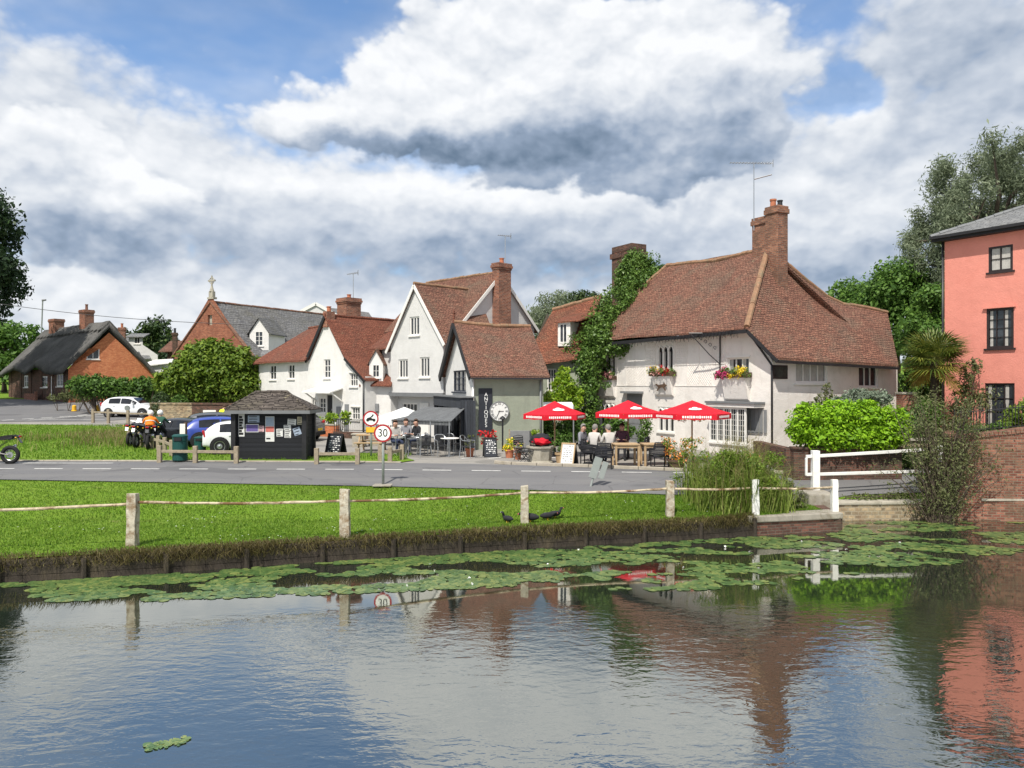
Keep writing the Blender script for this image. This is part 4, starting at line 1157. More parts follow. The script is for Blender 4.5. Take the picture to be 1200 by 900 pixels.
# ------------------------------------------------------------------ building helpers
def window(root, fr, rc, nx=3, ny=1, mat='frame_white', fw=.06, mw=.045, rec=.10, glass='glass', sill=True, proud=0.0, hood=False, cas=True, name='window', curtain=0, lead=False):
    """frame mesh under the house, the glazing a sub-part; rc = (s0, z0, s1, z1) hole in the wall"""
    a0, z0, a1, z1 = rc; mb = MB(); o0, o1 = -rec, -rec + .06 + proud
    fr.box(mb, a0, z0, a0 + fw, z1, o0, o1); fr.box(mb, a1 - fw, z0, a1, z1, o0, o1)
    fr.box(mb, a0 + fw, z0, a1 - fw, z0 + fw, o0, o1); fr.box(mb, a0 + fw, z1 - fw, a1 - fw, z1, o0, o1)
    w = (a1 - a0 - 2 * fw)
    for i in range(1, nx):
        c = a0 + fw + w * i / nx; fr.box(mb, c - mw / 2, z0 + fw, c + mw / 2, z1 - fw, o0, o1 - .008)
    h = z1 - z0 - 2 * fw
    for j in range(1, ny):
        c = z0 + fw + h * j / ny; fr.box(mb, a0 + fw, c - mw / 3, a1 - fw, c + mw / 3, o0, o1 - .014)
    if lead:
        for i in range(nx):
            for q in range(1, 3):
                c = a0 + fw + w * (i + q / 3) / nx; fr.box(mb, c - .006, z0 + fw, c + .006, z1 - fw, o0, o0 + .03)
        for q in range(1, 6):
            c = z0 + fw + h * q / 6; fr.box(mb, a0 + fw, c - .006, a1 - fw, c + .006, o0, o0 + .028)
    if sill: fr.box(mb, a0 - .07, z0 - .07, a1 + .07, z0 - .003, -rec, .07)
    if hood: fr.box(mb, a0 - .06, z1 + .003, a1 + .06, z1 + .06, -.02, .05)
    f = mb.build(name, M[mat], root)
    g = MB(); fr.box(g, a0 + fw * .5, z0 + fw * .5, a1 - fw * .5, z1 - fw * .5, o0 - .03, o0 + .012)
    g.build('pane', M[glass], f)
    if curtain:
        c = MB()
        for k in range(nx):
            if curtain == 2 or k % 2 == 0:
                p, q = a0 + fw + w * (k + .08) / nx, a0 + fw + w * (k + (.48 if curtain == 1 else .92)) / nx
                n = 5
                for i in range(n):
                    u = p + (q - p) * i / n; fr.box(c, u, z0 + fw, u + (q - p) / n * .96, z1 - fw, o0 + .013, o0 + .016 + .004 * (i % 2))
        c.build('curtain', M['curtain'], f)
    return f
def gothic(root, fr, rc, nx=3, mat='frame_white'):
    """pointed arch lights side by side"""
    a0, z0, a1, z1 = rc; w = (a1 - a0) / nx; mb = MB(); rec = .12
    fr.box(mb, a0, z0, a1, z0 + .05, -rec, -.02); 
    for i in range(nx + 1):
        c = a0 + w * i; fr.box(mb, c - .05, z0, c + .05, z1 - w * .9, -rec, -.012)
    for i in range(nx):
        c = a0 + w * (i + .5); hw = w / 2; arch = []
        for k in range(9):
            t = k / 8; arch.append((c - hw + hw * (1 - math.cos(t * math.pi / 2)) * 1.0, z1 - w * .9 + (w * .8) * math.sin(t * math.pi / 2)))
        arch2 = [(2 * c - a, z) for a, z in reversed(arch)]
        outl = arch + arch2[1:]
        # spandrels between the points and the lintel
        pl = [(c - hw, z1)] + [(c - hw, outl[0][1])] + outl[1:8] + [(c, z1)]
        for side in (1, -1):
            q = [(a if side == 1 else 2 * c - a, z) for a, z in pl]
            mb.extrude(q, fr.p(0, 0, -rec), fr.d, fr.z, fr.n * (rec - .045))
        p = [fr.p(a, z - .03, -.02) for a, z in outl]; mb.tube(p, .042, 6)
    fr.box(mb, a0 - .06, z0 - .08, a1 + .06, z0 - .003, -rec, .07)
    f = mb.build('window', M[mat], root)
    g = MB(); fr.box(g, a0, z0, a1, z1, -rec - .03, -rec + .01); g.build('pane', M['glass_dark'], f)
    return f
def chimney(root, c, d, w, dpt, z0, z1, mat='stack_brick', pots=1, cap=True, potmat='terracotta', pot_h=.4, parent_roof=None):
    """brick stack with an oversailing head; pots are its sub-parts"""
    d = Vector((d[0], d[1], 0)).normalized(); n = Vector((d.y, -d.x, 0)); Z = Vector((0, 0, 1)); c = Vector((c[0], c[1], 0)); mb = MB()
    mb.obox(c + Z * (z0 + z1) / 2, d, n, Z, w / 2, dpt / 2, (z1 - z0) / 2)
    if cap:
        h = z1 - .34
        for i, (e, hh) in enumerate(((.035, .10), (.075, .12), (.04, .12))):
            mb.obox(c + Z * (h + hh / 2 + .002 * i), d, n, Z, w / 2 + e, dpt / 2 + e, hh / 2); h += hh + .002
    o = mb.build('chimney', M[mat], parent_roof or root)
    for i in range(pots):
        t = (i + .5) / pots - .5; p = MB(); q = c + d * (w * t * .8)
        p.lathe([(.125, z1 - .02), (.11, z1 + pot_h * .85), (.14, z1 + pot_h * .87), (.14, z1 + pot_h), (.10, z1 + pot_h), (.09, z1 + pot_h - .1)], (q.x, q.y, 0), 12)
        p.build('chimney_pot', M[potmat], o, smooth=False)
    return o
def ridge(mb, pts, r=.11, step=.33):
    for a, b in zip(pts, pts[1:]):
        a, b = Vector(a), Vector(b); L = (b - a).length; n = max(1, int(L / step))
        for i in range(n):
            p, q = a.lerp(b, i / n), a.lerp(b, (i + .97) / n)
            j = random.uniform(-.015, .015)
            mb.tube([p + Vector((0, 0, j)), q + Vector((0, 0, j))], [r, r * .94], 8)
def drainpipe(root, pts, mat='black_metal', r=.04, name='drainpipe'):
    mb = MB(); mb.tube(pts, r, 8); return mb.build(name, M[mat], root, smooth=True)
def antenna(name, label, base, h, du=(1, 0, .03), n=9, L=1.3, group=None):
    base = Vector(base); root = thing(name, label, 'antenna', base); mb = MB()
    mb.tube([base - Vector((0, 0, .3)), base + Vector((0, 0, h))], .022, 6); mb.build('mast', M['steel'], root)
    mb = MB(); d = Vector(du).normalized(); s = d.cross(Vector((0, 0, 1))).normalized(); t = base + Vector((0, 0, h))
    mb.tube([t - d * L * .55, t + d * L * .45], .014, 5)
    for i in range(n):
        p = t - d * (L * .55) + d * (L * .95 * i / (n - 1)); l = .12 + .12 * i / n
        mb.tube([p - s * l, p + s * l], .008, 4)
        mb.tube([p - Vector((0, 0, l * .35)), p + Vector((0, 0, l * .35))], .008, 4)
    mb.tube([t + d * L * .45 - Vector((0, 0, .16)), t + d * L * .45 + Vector((0, 0, .16))], .02, 4)
    mb.build('aerial', M['steel'], root)
    return root
def text(name, body, size, mid, xd, yd, nd, mat, parent, ext=.004, sx=1.0):
    cu = bpy.data.curves.new(name, 'FONT'); cu.body = body; cu.size = size; cu.extrude = ext
    cu.align_x = 'CENTER'; cu.align_y = 'CENTER'; cu.materials.append(M[mat])
    tmp = bpy.data.objects.new('tmp_text', cu); COL.objects.link(tmp)
    me = bpy.data.meshes.new_from_object(tmp.evaluated_get(bpy.context.evaluated_depsgraph_get())); bpy.data.objects.remove(tmp); me.name = name
    if not me.materials: me.materials.append(M[mat])
    o = bpy.data.objects.new(name, me); COL.objects.link(o)
    Mx = Matrix.Identity(4)
    for i, a in enumerate((Vector(xd) * sx, Vector(yd), Vector(nd))):
        for j in range(3): Mx[j][i] = a[j]
    Mx.translation = Vector(mid)
    if parent is not None:
        o.parent = parent; inv = ROOTINV.get(parent.name)
        if inv is not None: Mx = inv @ Mx; ROOTINV[o.name] = inv
    o.matrix_basis = Mx
    return o
def flower_box(name, label, fr, a0, a1, z, cols, seed, group='window boxes of the inn', dpt=.28, drop=.3):
    root = thing(name, label, 'window box', fr.p((a0 + a1) / 2, z, .15), 0, group)
    mb = MB(); fr.box(mb, a0, z, a1, z + .2, .06, .06 + dpt); mb.build('trough', M['dark_wood'], root, bevel=.01)
    rng = random.Random(seed); cl = []; w = a1 - a0
    for i in range(12):
        a = a0 + w * (i + .5) / 12; cl.append((tuple(fr.p(a, z + .22 + rng.uniform(-.14, .1), .22 + rng.uniform(-.06, .12))), (.15, .15, .15)))
    leaves('foliage', cl, 1300, .07, M['leaf_ivy'], root, seed)
    for k, (m, f0, f1, n) in enumerate(cols):
        c2 = []
        for i in range(9):
            a = a0 + w * (f0 + (f1 - f0) * (i + .5) / 9); c2.append((tuple(fr.p(a, z + .25 + rng.uniform(-.22, .16), .27 + rng.uniform(-.04, .14))), (.13, .13, .13)))
        leaves('flower', c2, n, .06, M[m], root, seed + 5 + k, aspect=1.2)
    return root
def V2(p): return Vector((p[0], p[1], 0))

# ------------------------------------------------------------------ the inn on the corner
A_ = Vector((-.5, .866, 0)); B_ = Vector((.866, .5, 0))
Cc = Vector((PX(884, 29.6), 29.6, 0)); Cp = Cc - A_ * .9; LF = 11.0
inn = thing('corner_inn', 'cream rendered inn with a steep brown tiled roof, gothic windows and tall brick stack', 'inn', Cc)
F = Fr(Cc + A_ * LF, -A_)             # main front, s from its left end
Wg = Fr(Cp, B_); LW = 7.6             # side wing wall
EZ = 5.0
wm = MB()
SC_ = LF                              # s of the corner
r_lg = F.rect(705.5, 413, 721, 441); r_mg = F.rect(771, 404, 789, 437); r_rc = F.rect(853, 419, 878, 439)
r_ll = F.rect(703, 472, 720, 501); r_lm = F.rect(771, 477, 790, 506)
r_door = (F.su(733), 0.02, F.su(752.5), F.zv(743, 461))
r_side = F.rect(876, 478, 894, 522)
def eave(s): return EZ + .22
F.face(wm, [(0, -.2), (LF + .9, -.2), (LF + .9, 3.62), (LF + .02, 4.84), (LF, 4.86), (0, 4.80)], [r_lg, r_mg, r_rc, r_ll, r_lm, r_door])
w_a = Wg.rect(932, 424, 969.5, 449); w_b = Wg.rect(1006, 429, 1029, 454)
Wg.face(wm, [(0, -.2), (LW, -.2), (LW, 3.72), (0, 3.80)], [w_a, w_b])
E_ = Cp + B_ * LW
Ed = Fr(E_, A_); Ed.face(wm, [(0, -.2), (6, -.2), (6, 4.2), (2.4, 5.6), (0, 3.5)])
Bk = Fr(Cc + B_ * 6 + A_ * 1.0, A_); Bk.face(wm, [(0, -.2), (10, -.2), (10, 5.3), (0, 5.3)])
Lf = Fr(Cc + B_ * 6 + A_ * LF, -B_); Lf.face(wm, [(0, -.2), (6, -.2), (6, 5.3), (0, 5.3)])
inn_wall = wm.build('wall', M['cream_render'], inn)
# raised plaster panels on the front
pm = MB()
def rib(fr, a0, z0, a1, z1, w=.03, o=.014):
    p, q = fr.p(a0, z0, o * .5), fr.p(a1, z1, o * .5); pm.bar(p, q, w, o * 2, up=fr.n)
for z in (2.72, 3.62, 4.72):
    for (s0, s1) in ((.2, r_lg[0] - .1), (r_lg[2] + .1, r_mg[0] - .1), (r_mg[2] + .1, r_rc[0] - .1)):
        rib(F, s0, z, s1, z)
for s0, s1 in ((r_lg[2] + .15, r_mg[0] - .15), (r_mg[2] + .15, r_rc[0] - .15)):
    for k in range(5): rib(F, s0 + (s1 - s0) * k / 4, 2.72, s0 + (s1 - s0) * k / 4, 4.72)
    for k in range(4):
        a = s0 + (s1 - s0) * k / 4; w = (s1 - s0) / 4
        if k in (0, 3):
            for i in range(7):
                for j in range(5): F.box(pm, a + .1 + (w - .2) * j / 4 - .022, 3.72 + i * .14, a + .1 + (w - .2) * j / 4 + .022, 3.79 + i * .14, -.003, .016)
        else:
            for i in range(1, 6): rib(F, a + .05, 2.75 + .13 * i, a + w * i / 6, 2.76, .018, .008); 
            for i in range(6): rib(F, a + w * i / 6, 3.6, a + w - .05, 3.6 - .13 * (6 - i), .018, .008)
pm.build('plaster_panel', M['cream_render'], inn)
gothic(inn, F, r_lg); gothic(inn, F, r_mg); gothic(inn, F, r_ll); gothic(inn, F, r_lm)
window(inn, F, r_rc, 3, 1, curtain=1, hood=True)
window(inn, Wg, w_a, 4, 1, curtain=2, fw=.08, hood=True); window(inn, Wg, w_b, 3, 1, curtain=0, fw=.08, hood=True)
# little skirt bays under the upper windows
for (rc, nm) in ((r_lg, 0), (r_mg, 1), (r_rc, 2)):
    s = MB(); a0, a1 = rc[0] - .05, rc[2] + .05
    pl = [(0.003, rc[1] - .12), (.30, rc[1] - .12), (.22, rc[1] - .5), (.12, rc[1] - .95), (0.003, rc[1] - 1.05)]
    s.extrude([(o, z) for o, z in pl], F.p(a0, 0), F.n, F.z, F.d * (a1 - a0)); s.build('apron', M['cream_render'], inn, bevel=.01)
# running fox plaque under the middle box
fx = MB(); fa = (r_mg[0] + r_mg[2]) / 2; fz = r_mg[1] - .62
prof = [(-.42, .10), (-.30, .14), (-.20, .08), (-.05, .10), (.12, .12), (.20, .20), (.24, .13), (.38, .07), (.27, .02), (.20, -.02), (.30, -.16), (.24, -.17), (.12, -.03), (-.06, -.02), (-.12, -.06), (-.24, -.18), (-.30, -.17), (-.20, -.03), (-.24, .03)]
fx.extrude(prof, F.p(fa, fz, .24), F.d, F.z, F.n * .02)
fx.build('running_animal_plaque', M['dark_wood'], inn)
# door with hood
d = MB(); a0, z0, a1, z1 = r_door; F.box(d, a0, z0, a1, z1, -.13, -.09); F.box(d, a0 - .1, z1 + .003, a1 + .1, z1 + .1, -.02, .25)
for k in range(3): F.box(d, a0 + .08, .25 + k * .7, a1 - .08, .8 + k * .7, -.09, -.075)
door = d.build('door', M['frame_grey'], inn)
h = MB(); F.box(h, a1 - .18, 1.0, a1 - .12, 1.06, -.089, -.03); h.build('handle', M['steel'], door)
# bay window on the ground floor and the grey shutter beside it
by_ = F.rect(831, 477, 874, 519, .45)
bm_ = MB(); F.box(bm_, by_[0], .0, by_[2], by_[1] - .003, .003, .45); F.box(bm_, by_[0] - .08, by_[3] + .003, by_[2] + .5, by_[3] + .14, .003, .55)
bm_.build('bay', M['cream_render'], inn)
window(inn, Fr(F.p(0, 0, .45), F.d), by_, 5, 1, rec=.055, fw=.08, mw=.07, lead=True, name='bay_window')
lb = MB(); F.box(lb, by_[0] - .1, by_[3] + .143, by_[2] + .55, by_[3] + .22, .003, .60); lb.build('bay_roof', M['lead'], inn)
sh = MB(); F.box(sh, r_side[0], .9, r_side[2], r_side[3], .003, .05)
for k in range(5): F.box(sh, r_side[0] + .05 + k * .2, .95, r_side[0] + .2 + k * .2, r_side[3] - .06, .05, .065)
sh.build('shutter', M['frame_grey'], inn)
# roof
rf = MB()
apex = Cc + B_ * 3 + A_ * 2.0 + Vector((0, 0, 8.6)); rl = Cc + B_ * 3 + A_ * 8.4 + Vector((0, 0, 8.72))
ec = Cc - B_ * .55 + A_ * -.12 + Vector((0, 0, 4.98)); el = Cc - B_ * .55 + A_ * (LF + .2) + Vector((0, 0, 4.86))
rf.sheet([rl, rl.lerp(apex, .5) - Vector((0, 0, .16)), apex], [el, el.lerp(ec, .45) + Vector((0, 0, .1)), ec], 30, 16, .10, .085, .5)
mpts = [apex, W(925, 311, 33.4), W(948, 331, 33.7), W(970, 348, 34.0), W(987, 356, 34.2), W(1012, 360, 34.4), W(1040, 366, 34.7)]
pe_ = Cp - A_ * .45 - B_ * .3 + Vector((0, 0, 3.80)); ee = W(1053, 427, 31.9)
vk = mpts[-1].lerp(ee, .42)
rf.sheet(mpts, [ec, vk], 30, 12, .10, .04, .6)
rf.sheet([ec, vk], [pe_, ee], 30, 8, .10, .04, .6)
bw = Cc + B_ * 6.3
rf.sheet([apex, rl], [bw + A_ * 0 + Vector((0, 0, 5)), bw + A_ * LF + Vector((0, 0, 5))], 12, 6, .1, .03)
rf.sheet(mpts[::-1], [W(1040, 440, 38.5), bw + A_ * .5 + Vector((0, 0, 4.2)), bw + Vector((0, 0, 5))], 10, 6, .1)
rf.sheet([rl, rl + Vector((.02, .02, 0))], [el, bw + A_ * (LF + .2) + Vector((0, 0, 4.9))], 10, 10, .1, .04)
inn_roof = rf.build('roof', M['tile_brown'], inn)
rg = MB(); ridge(rg, [rl, rl.lerp(apex, .5) - Vector((0, 0, .14)), apex]); ridge(rg, [apex, apex.lerp(ec, .5) + Vector((0, 0, .03)), ec], .12); ridge(rg, mpts, .09); ridge(rg, [rl, el], .09)
rg.build('ridge_tiles', M['ridge_tile'], inn_roof)
eb = MB(); eb.bar(el + Vector((0, 0, -.16)), ec + Vector((0, 0, -.17)), .06, .14); eb.bar(ec + Vector((.02, 0, -.17)), pe_ + Vector((.02, 0, -.17)), .05, .14); eb.bar(pe_ + Vector((0, 0, -.17)), ee + Vector((0, 0, -.17)), .06, .10)
eb.build('fascia', M['black_wood'], inn_roof)
# chimney stack: two joined shafts
ch = MB(); Z_ = Vector((0, 0, 1))
k1 = Cc + B_ * 2.9 + A_ * 2.15; k2 = Cc + B_ * 2.9 + A_ * 1.45
def stack(c, w, dp, z1):
    ch.obox(c + Z_ * (6 + z1) / 2, A_, B_, Z_, w / 2, dp / 2, (z1 - 6) / 2)
    ch.obox(c + Z_ * (z1 - .18), A_, B_, Z_, w / 2 + .05, dp / 2 + .05, .10); ch.obox(c + Z_ * (z1 - .02), A_, B_, Z_, w / 2 + .02, dp / 2 + .02, .06)
stack(k1, .80, .52, PZ(258, 33.2)); stack(k2, .66, .62, PZ(248, 33))
chm = ch.build('chimney', M['stack_brick'], inn, bevel=.015)
for (c, m, r, hh) in ((k2 + A_ * .18, 'terracotta', .13, .40), (k2 - A_ * .18, 'black_metal', .11, .28)):
    p = MB(); zz = PZ(248, 33); p.lathe([(r, zz), (r * .9, zz + hh * .8), (r * 1.1, zz + hh * .82), (r * 1.1, zz + hh), (r * .8, zz + hh), (r * .75, zz + hh - .1)], (c.x, c.y, 0), 12); p.build('chimney_pot', M[m], chm)
drainpipe(inn, [ec + Vector((0, 0, -.2)), Cc - A_ * .05 - B_ * .08 + Vector((0, 0, 4.5)), Cp - A_ * .02 - B_ * .08 + Vector((0, 0, 3.5)), Cp - A_ * .03 - B_ * .08 + Vector((0, 0, .05))])
# board sign, cable, wall lights on the wing
sg = thing('pub_sign', 'small black sign board on the shaded side wall of the inn, by the corner', 'sign', Wg.p(.9, 3, .05))
mb = MB(); q = Wg.rect(905, 428, 922, 444); Wg.box(mb, *q[:2], q[2], q[3], .01, .05); bd = mb.build('board', M['frame_dark'], sg, bevel=.008)
mb = MB(); Wg.box(mb, q[0] + .05, q[1] + .05, q[2] - .05, q[3] - .05, .05, .054); mb.build('picture', plain('sign_picture', (.03, .04, .035), .5, .9, 4), sg)
# carved scroll bracket of the hanging sign
br = thing('sign_bracket', 'black wrought iron scroll bracket on the inn front under the eaves', 'bracket', F.p(F.su(845), 4.6, .05))
mb = MB(); sA = F.su(845); o_ = lambda a, z, out: F.p(a, z, out)
mb.tube([o_(sA, 4.95, .06), o_(sA, 3.1, .06)], .03, 6); mb.tube([o_(sA, 4.85, .06), o_(sA - .9, 4.88, .9)], .025, 6)
mb.tube([o_(sA, 3.6, .06), o_(sA - .3, 4.0, .35), o_(sA - .85, 4.85, .85)], .022, 6)
for k in range(4):
    c = o_(sA - .16 - k * .12, 4.25 + k * .13, .18 + k * .14)
    mb.tube([c + F.d * (-.1 * math.cos(t)) * (1 - t / 9) + Z_ * (.1 * math.sin(t)) * (1 - t / 9) for t in [i * .6 for i in range(12)]], .012, 5)
mb.build('scroll', M['black_metal'], br)
ic = thing('icicle_lights', 'string of unlit icicle lights hanging along the inn eaves', 'string lights', F.p(5, 4.8, .3))
mb = MB()
for i in range(120):
    t = (i + .3 * random.random()) / 120; p = el.lerp(ec, .12 + .85 * t) + Vector((0, 0, -.17 + .1 * math.sin(math.pi * min(1, t * 1.0)) * .6)) - B_ * .02
    mb.tube([p, p - Vector((0, 0, .12 + .16 * random.random()))], .008, 4)
mb.build('strand', M['black_metal'], ic)
mb = MB(); 
for k in range(24):
    p = el.lerp(ec, .55 + .4 * k / 24) + Vector((0, 0, -.3)) - B_ * .05
    mb.tube([p + Vector((0, 0, .22)), p, p + A_ * -.1 + Vector((0, 0, .22))], .008, 4)
mb.build('trim', M['black_metal'], ic)
flower_box('window_box', 'window box of faded pink flowers under the ivy side gothic window of the inn', F, r_lg[0] - .15, r_lg[2] + .2, r_lg[1] - .18, [('flower_pale', 0, 1, 420), ('flower_pink', .1, .7, 120)], 201)
flower_box('window_box', 'window box of red and cream flowers under the middle gothic window, above the animal plaque', F, r_mg[0] - .25, r_mg[2] + .25, r_mg[1] - .14, [('flower_yellow', 0, .35, 120), ('flower_red', .45, .9, 240), ('flower_pale', .1, .6, 160)], 202)
flower_box('window_box', 'window box half magenta and half yellow flowers under the square window at the inn corner', F, r_rc[0] - .35, r_rc[2] + .2, r_rc[1] - .12, [('flower_pink', 0, .42, 520), ('flower_yellow', .45, .95, 420)], 203)
antenna('tv_antenna', 'tall pole aerial fixed to the big inn chimney stack', W(883.5, 262, 33), 2.6, (1, .1, .02), 14, 1.9)
sb_ = MB(); sp_ = W(884, 210, 33); sb_.tube([sp_, sp_ + Vector((.75, 0, .2))], .03, 5)
so = sb_.build('sat_aerial', M['steel']); so.name = 'rod_aerial'; tag(so, 'short sloping grey rod aerial halfway up the inn aerial pole', 'antenna')

# chimney in the ivy at the left end of the inn
ivc = thing('old_chimney', 'broad old chimney stack smothered in ivy at the left of the inn', 'chimney', (PX(737, 41.5), 41.5, 0))
mb = MB(); cpos = V2((PX(737, 41.5), 41.5))
mb.obox(cpos + Z_ * 5.2, A_, B_, Z_, .85, .5, 5.15 - .1)
ztop = PZ(301, 41.5)
mb.obox(cpos + Z_ * ((10.2 + ztop) / 2 - .1), A_, B_, Z_, .85, .5, (ztop - 10.1) / 2 + .1)
mb.obox(cpos + Z_ * (ztop + .08) + A_ * .48, A_, B_, Z_, .48, .56, .14); mb.obox(cpos + Z_ * (ztop + .02) - A_ * .52, A_, B_, Z_, .40, .56, .14)
mb.build('stack', M['dark_brick'], ivc)
def ivy():
    base = (PX(692, 38.2), 38.0, 0)
    root = thing('ivy', 'thick green ivy climbing the inn end wall, its roof and old chimney', 'ivy', base)
    rng = random.Random(301); cl = []
    def run(pts, n, r, dy=.25):
        for i in range(n):
            t = rng.random() * (len(pts) - 1); k = int(t); f = t - k
            u0, v0, y0, s0 = pts[k]; u1, v1, y1, s1 = pts[min(k + 1, len(pts) - 1)]
            u, v, y, s = (a + (b - a) * f for a, b in ((u0, u1), (v0, v1), (y0, y1), (s0, s1)))
            p = W(u + rng.gauss(0, s * .45), v + rng.gauss(0, s * .4), y); p.y += rng.uniform(-dy, dy)
            q = r * rng.uniform(.7, 1.3); cl.append((tuple(p), (q, q * .7, q * .85)))
    run([(697, 410, 37.2, 26), (714, 386, 37.7, 29), (735, 358, 38.3, 25), (754, 336, 38.9, 20), (780, 315, 39.3, 8)], 170, .42)
    run([(700, 400, 36.9, 22), (722, 404, 36.6, 16), (745, 406, 36.0, 6)], 46, .30)
    run([(732, 345, 39.7, 13), (738, 322, 39.6, 14), (744, 308, 39.6, 11), (756, 312, 39.6, 10)], 125, .42)
    run([(690, 418, 36.8, 14), (691, 445, 36.5, 13), (692, 475, 36.3, 13), (690, 510, 36.2, 13)], 100, .30)
    mb = MB()
    for k in range(5):
        p0 = Vector(base) + Vector((rng.uniform(-.3, .3), 0, 0)); mb.tube([p0, W(690 + k * 3, 450, 37.6), W(705 + k * 6, 400, 38.2), W(725 + k * 6, 360, 39.4)], [.06, .05, .04, .015], 6)
    mb.build('stem', M['bark'], root)
    leaves('foliage', cl, 46000, .14, M['leaf_ivy'], root, 302, up=.6, shell=3)
ivy()
mass('wisteria', 'yellow green climber on the sage green cottage, between antiques wall and ivy', 'climber', [(662, 455, 14, 16, 36.0), (650, 468, 16, 10, 35.8), (672, 470, 12, 14, 36), (640, 474, 9, 6, 35.6), (660, 440, 8, 10, 36.2)], 5200, .15, M['leaf_lime'], 310, (PX(665, 36.4), 36.4, 0), stem=.03)
mass('courtyard_shrub', 'dark leafy shrubs behind the first red parasol, against the green cottage', 'bush', [(640, 505, 14, 14, 34.5), (668, 503, 16, 15, 34.8), (655, 515, 18, 12, 34.2), (684, 510, 8, 14, 35)], 5500, .12, M['leaf_hedge'], 311, (PX(655, 34.6), 34.6, 0))
mass('porch_shrub', 'leafy shrub in front of the inn door, behind the seated drinkers', 'bush', [(722, 497, 13, 9, 32), (735, 505, 9, 8, 31.6)], 1800, .11, M['leaf_hedge'], 312, (PX(725, 31.9), 31.9, 0), stem=.03)
mass('porch_climber', 'sparse climber beside the inn doorway, right of the porch shrub', 'climber', [(757, 498, 7, 18, 32.6), (752, 512, 6, 10, 32.5)], 1500, .09, M['leaf_ivy'], 313, (PX(757, 32.7), 32.7, 0), stem=.02)

# ------------------------------------------------------------------ sage green cottage between antiques shop and inn
gc = thing('green_cottage', 'sage green cottage with red brown roof and one small dormer', 'cottage', (PX(650, 38), 38, 0))
G0, G1 = Vector((PX(617, 38.6), 38.6, 0)), Vector((PX(697, 36.9), 36.9, 0))
GF = Fr(G0, G1 - G0); gl = (G1 - G0).length
gr_ = GF.rect(641, 432, 652, 458)
mb = MB(); GF.face(mb, [(0, -.1), (gl, -.1), (gl, 4.1), (0, 4.0)], [gr_]); gb = Fr(G0 - GF.n * 5, Vector((0, -1, 0)))
Fr(G0 - GF.n * 5, GF.n).face(mb, [(0, -.1), (5, -.1), (5, 4.0), (2.5, 6.6), (0, 4)])
mb.build('wall', M['green_render'], gc)
window(gc, GF, gr_, 3, 3, mw=.035)
mb = MB()
g_e0, g_e1 = W(611, 429, 38.2), W(676, 419, 36.9)
g_r0, g_r1 = W(648, 363, 40.6), W(705, 347, 39.4)
mb.sheet([g_r0, g_r1], [g_e0, g_e1], 16, 12, .1, .05, .6); mb.sheet([g_r0, g_r0 + Vector((.05, .02, 0))], [W(625, 425, 43), g_e0], 8, 10, .1, .03)
mb.sheet([g_r1, g_r0], [g_r1 + Vector((1.5, 3, -2.6)), g_r0 + Vector((1.2, 3, -2.6))], 6, 4, .1)
grf = mb.build('roof', M['tile_mix'], gc)
mb = MB(); ridge(mb, [g_r0, g_r1]); mb.build('ridge_tiles', M['ridge_tile'], grf)
dm = MB(); DF = Fr(W(655, 450, 37.9).to_2d(), GF.d); q = DF.rect(655.5, 379, 665, 402)
DF.face(dm, [(q[0] - .08, q[1] - .15), (q[2] + .15, q[1] - .15), (q[2] + .15, q[3] + .08), (q[0] - .08, q[3] + .08)], [q])
for s_ in (q[0] - .08, q[2] + .15): dm.poly([DF.p(s_, q[1] - .2), DF.p(s_, q[1] - .2, -1.2), DF.p(s_, q[3] + .08, -2), DF.p(s_, q[3] + .08)])
dr = dm.build('dormer', M['cream_render'], gc)
mb = MB(); mb.sheet([DF.p(q[0] - .2, q[3] + .75, -2), DF.p(q[2] + 1.3, q[3] + .75, -2)], [DF.p(q[0] - .2, q[3] + .07, .15), DF.p(q[2] + .7, q[3] + .12, .15)], 6, 4, .06); mb.build('dormer_roof', M['tile_mix'], dr)
window(gc, DF, q, 2, 1, rec=.05, sill=False)
drainpipe(gc, [W(618, 430, 37.9), W(622, 440, 37.9), W(622, 500, 37.9)], 'frame_grey')

# ------------------------------------------------------------------ antiques shop
an = thing('antiques_shop', 'low shop with sage green side wall, white gable and weathered tiled roof', 'shop', (PX(555, 32.3), 32.3, 0))
ad = Vector((.956, .292, 0)); ag = Vector((.292, -.956, 0)); Kc = Vector((PX(555, 32.3), 32.3, 0))
AF = Fr(Kc, ad); AG = Fr(Kc - ag * 5.6, ag); AL = 3.1
mb = MB(); AF.face(mb, [(0, -.1), (AL, -.1), (AL, 3.35), (0, 3.3)]); 
mb.build('wall', M['green_render'], an)
aw = AG.rect(531, 434, 546, 459)
mb = MB(); AG.face(mb, [(0, -.1), (5.6, -.1), (5.6, 3.3), (2.8, 5.45), (0, 3.3)], [aw]); Fr(Kc + ad * AL, -ag).face(mb, [(0, -.1), (5.6, -.1), (5.6, 3.3), (2.8, 5.45), (0, 3.3)])
mb.build('gable', M['white_render'], an)
window(an, AG, aw, 3, 3, 'frame_navy', mw=.04)
mb = MB(); up = Vector((0, 0, 1)); mid = Kc - ag * 2.8
a_r0, a_r1 = mid - ad * .22 + up * 5.62, mid + ad * (AL + .35) + up * 5.5
a_e0, a_e1 = Kc + ag * .3 - ad * .22 + up * 3.17, Kc + ag * .3 + ad * (AL + .2) + up * 3.16
mb.sheet([a_r0, a_r0.lerp(a_r1, .5) - up * .09, a_r1], [a_e0, a_e0.lerp(a_e1, .5) - up * .03, a_e1], 22, 14, .09, .06, .8)
mb.sheet([a_r1, a_r0], [a_r1 - ag * 3.1 - up * 2.4, a_r0 - ag * 3.1 - up * 2.4], 8, 6, .09, .03)
arf = mb.build('roof', M['tile_brown'], an)
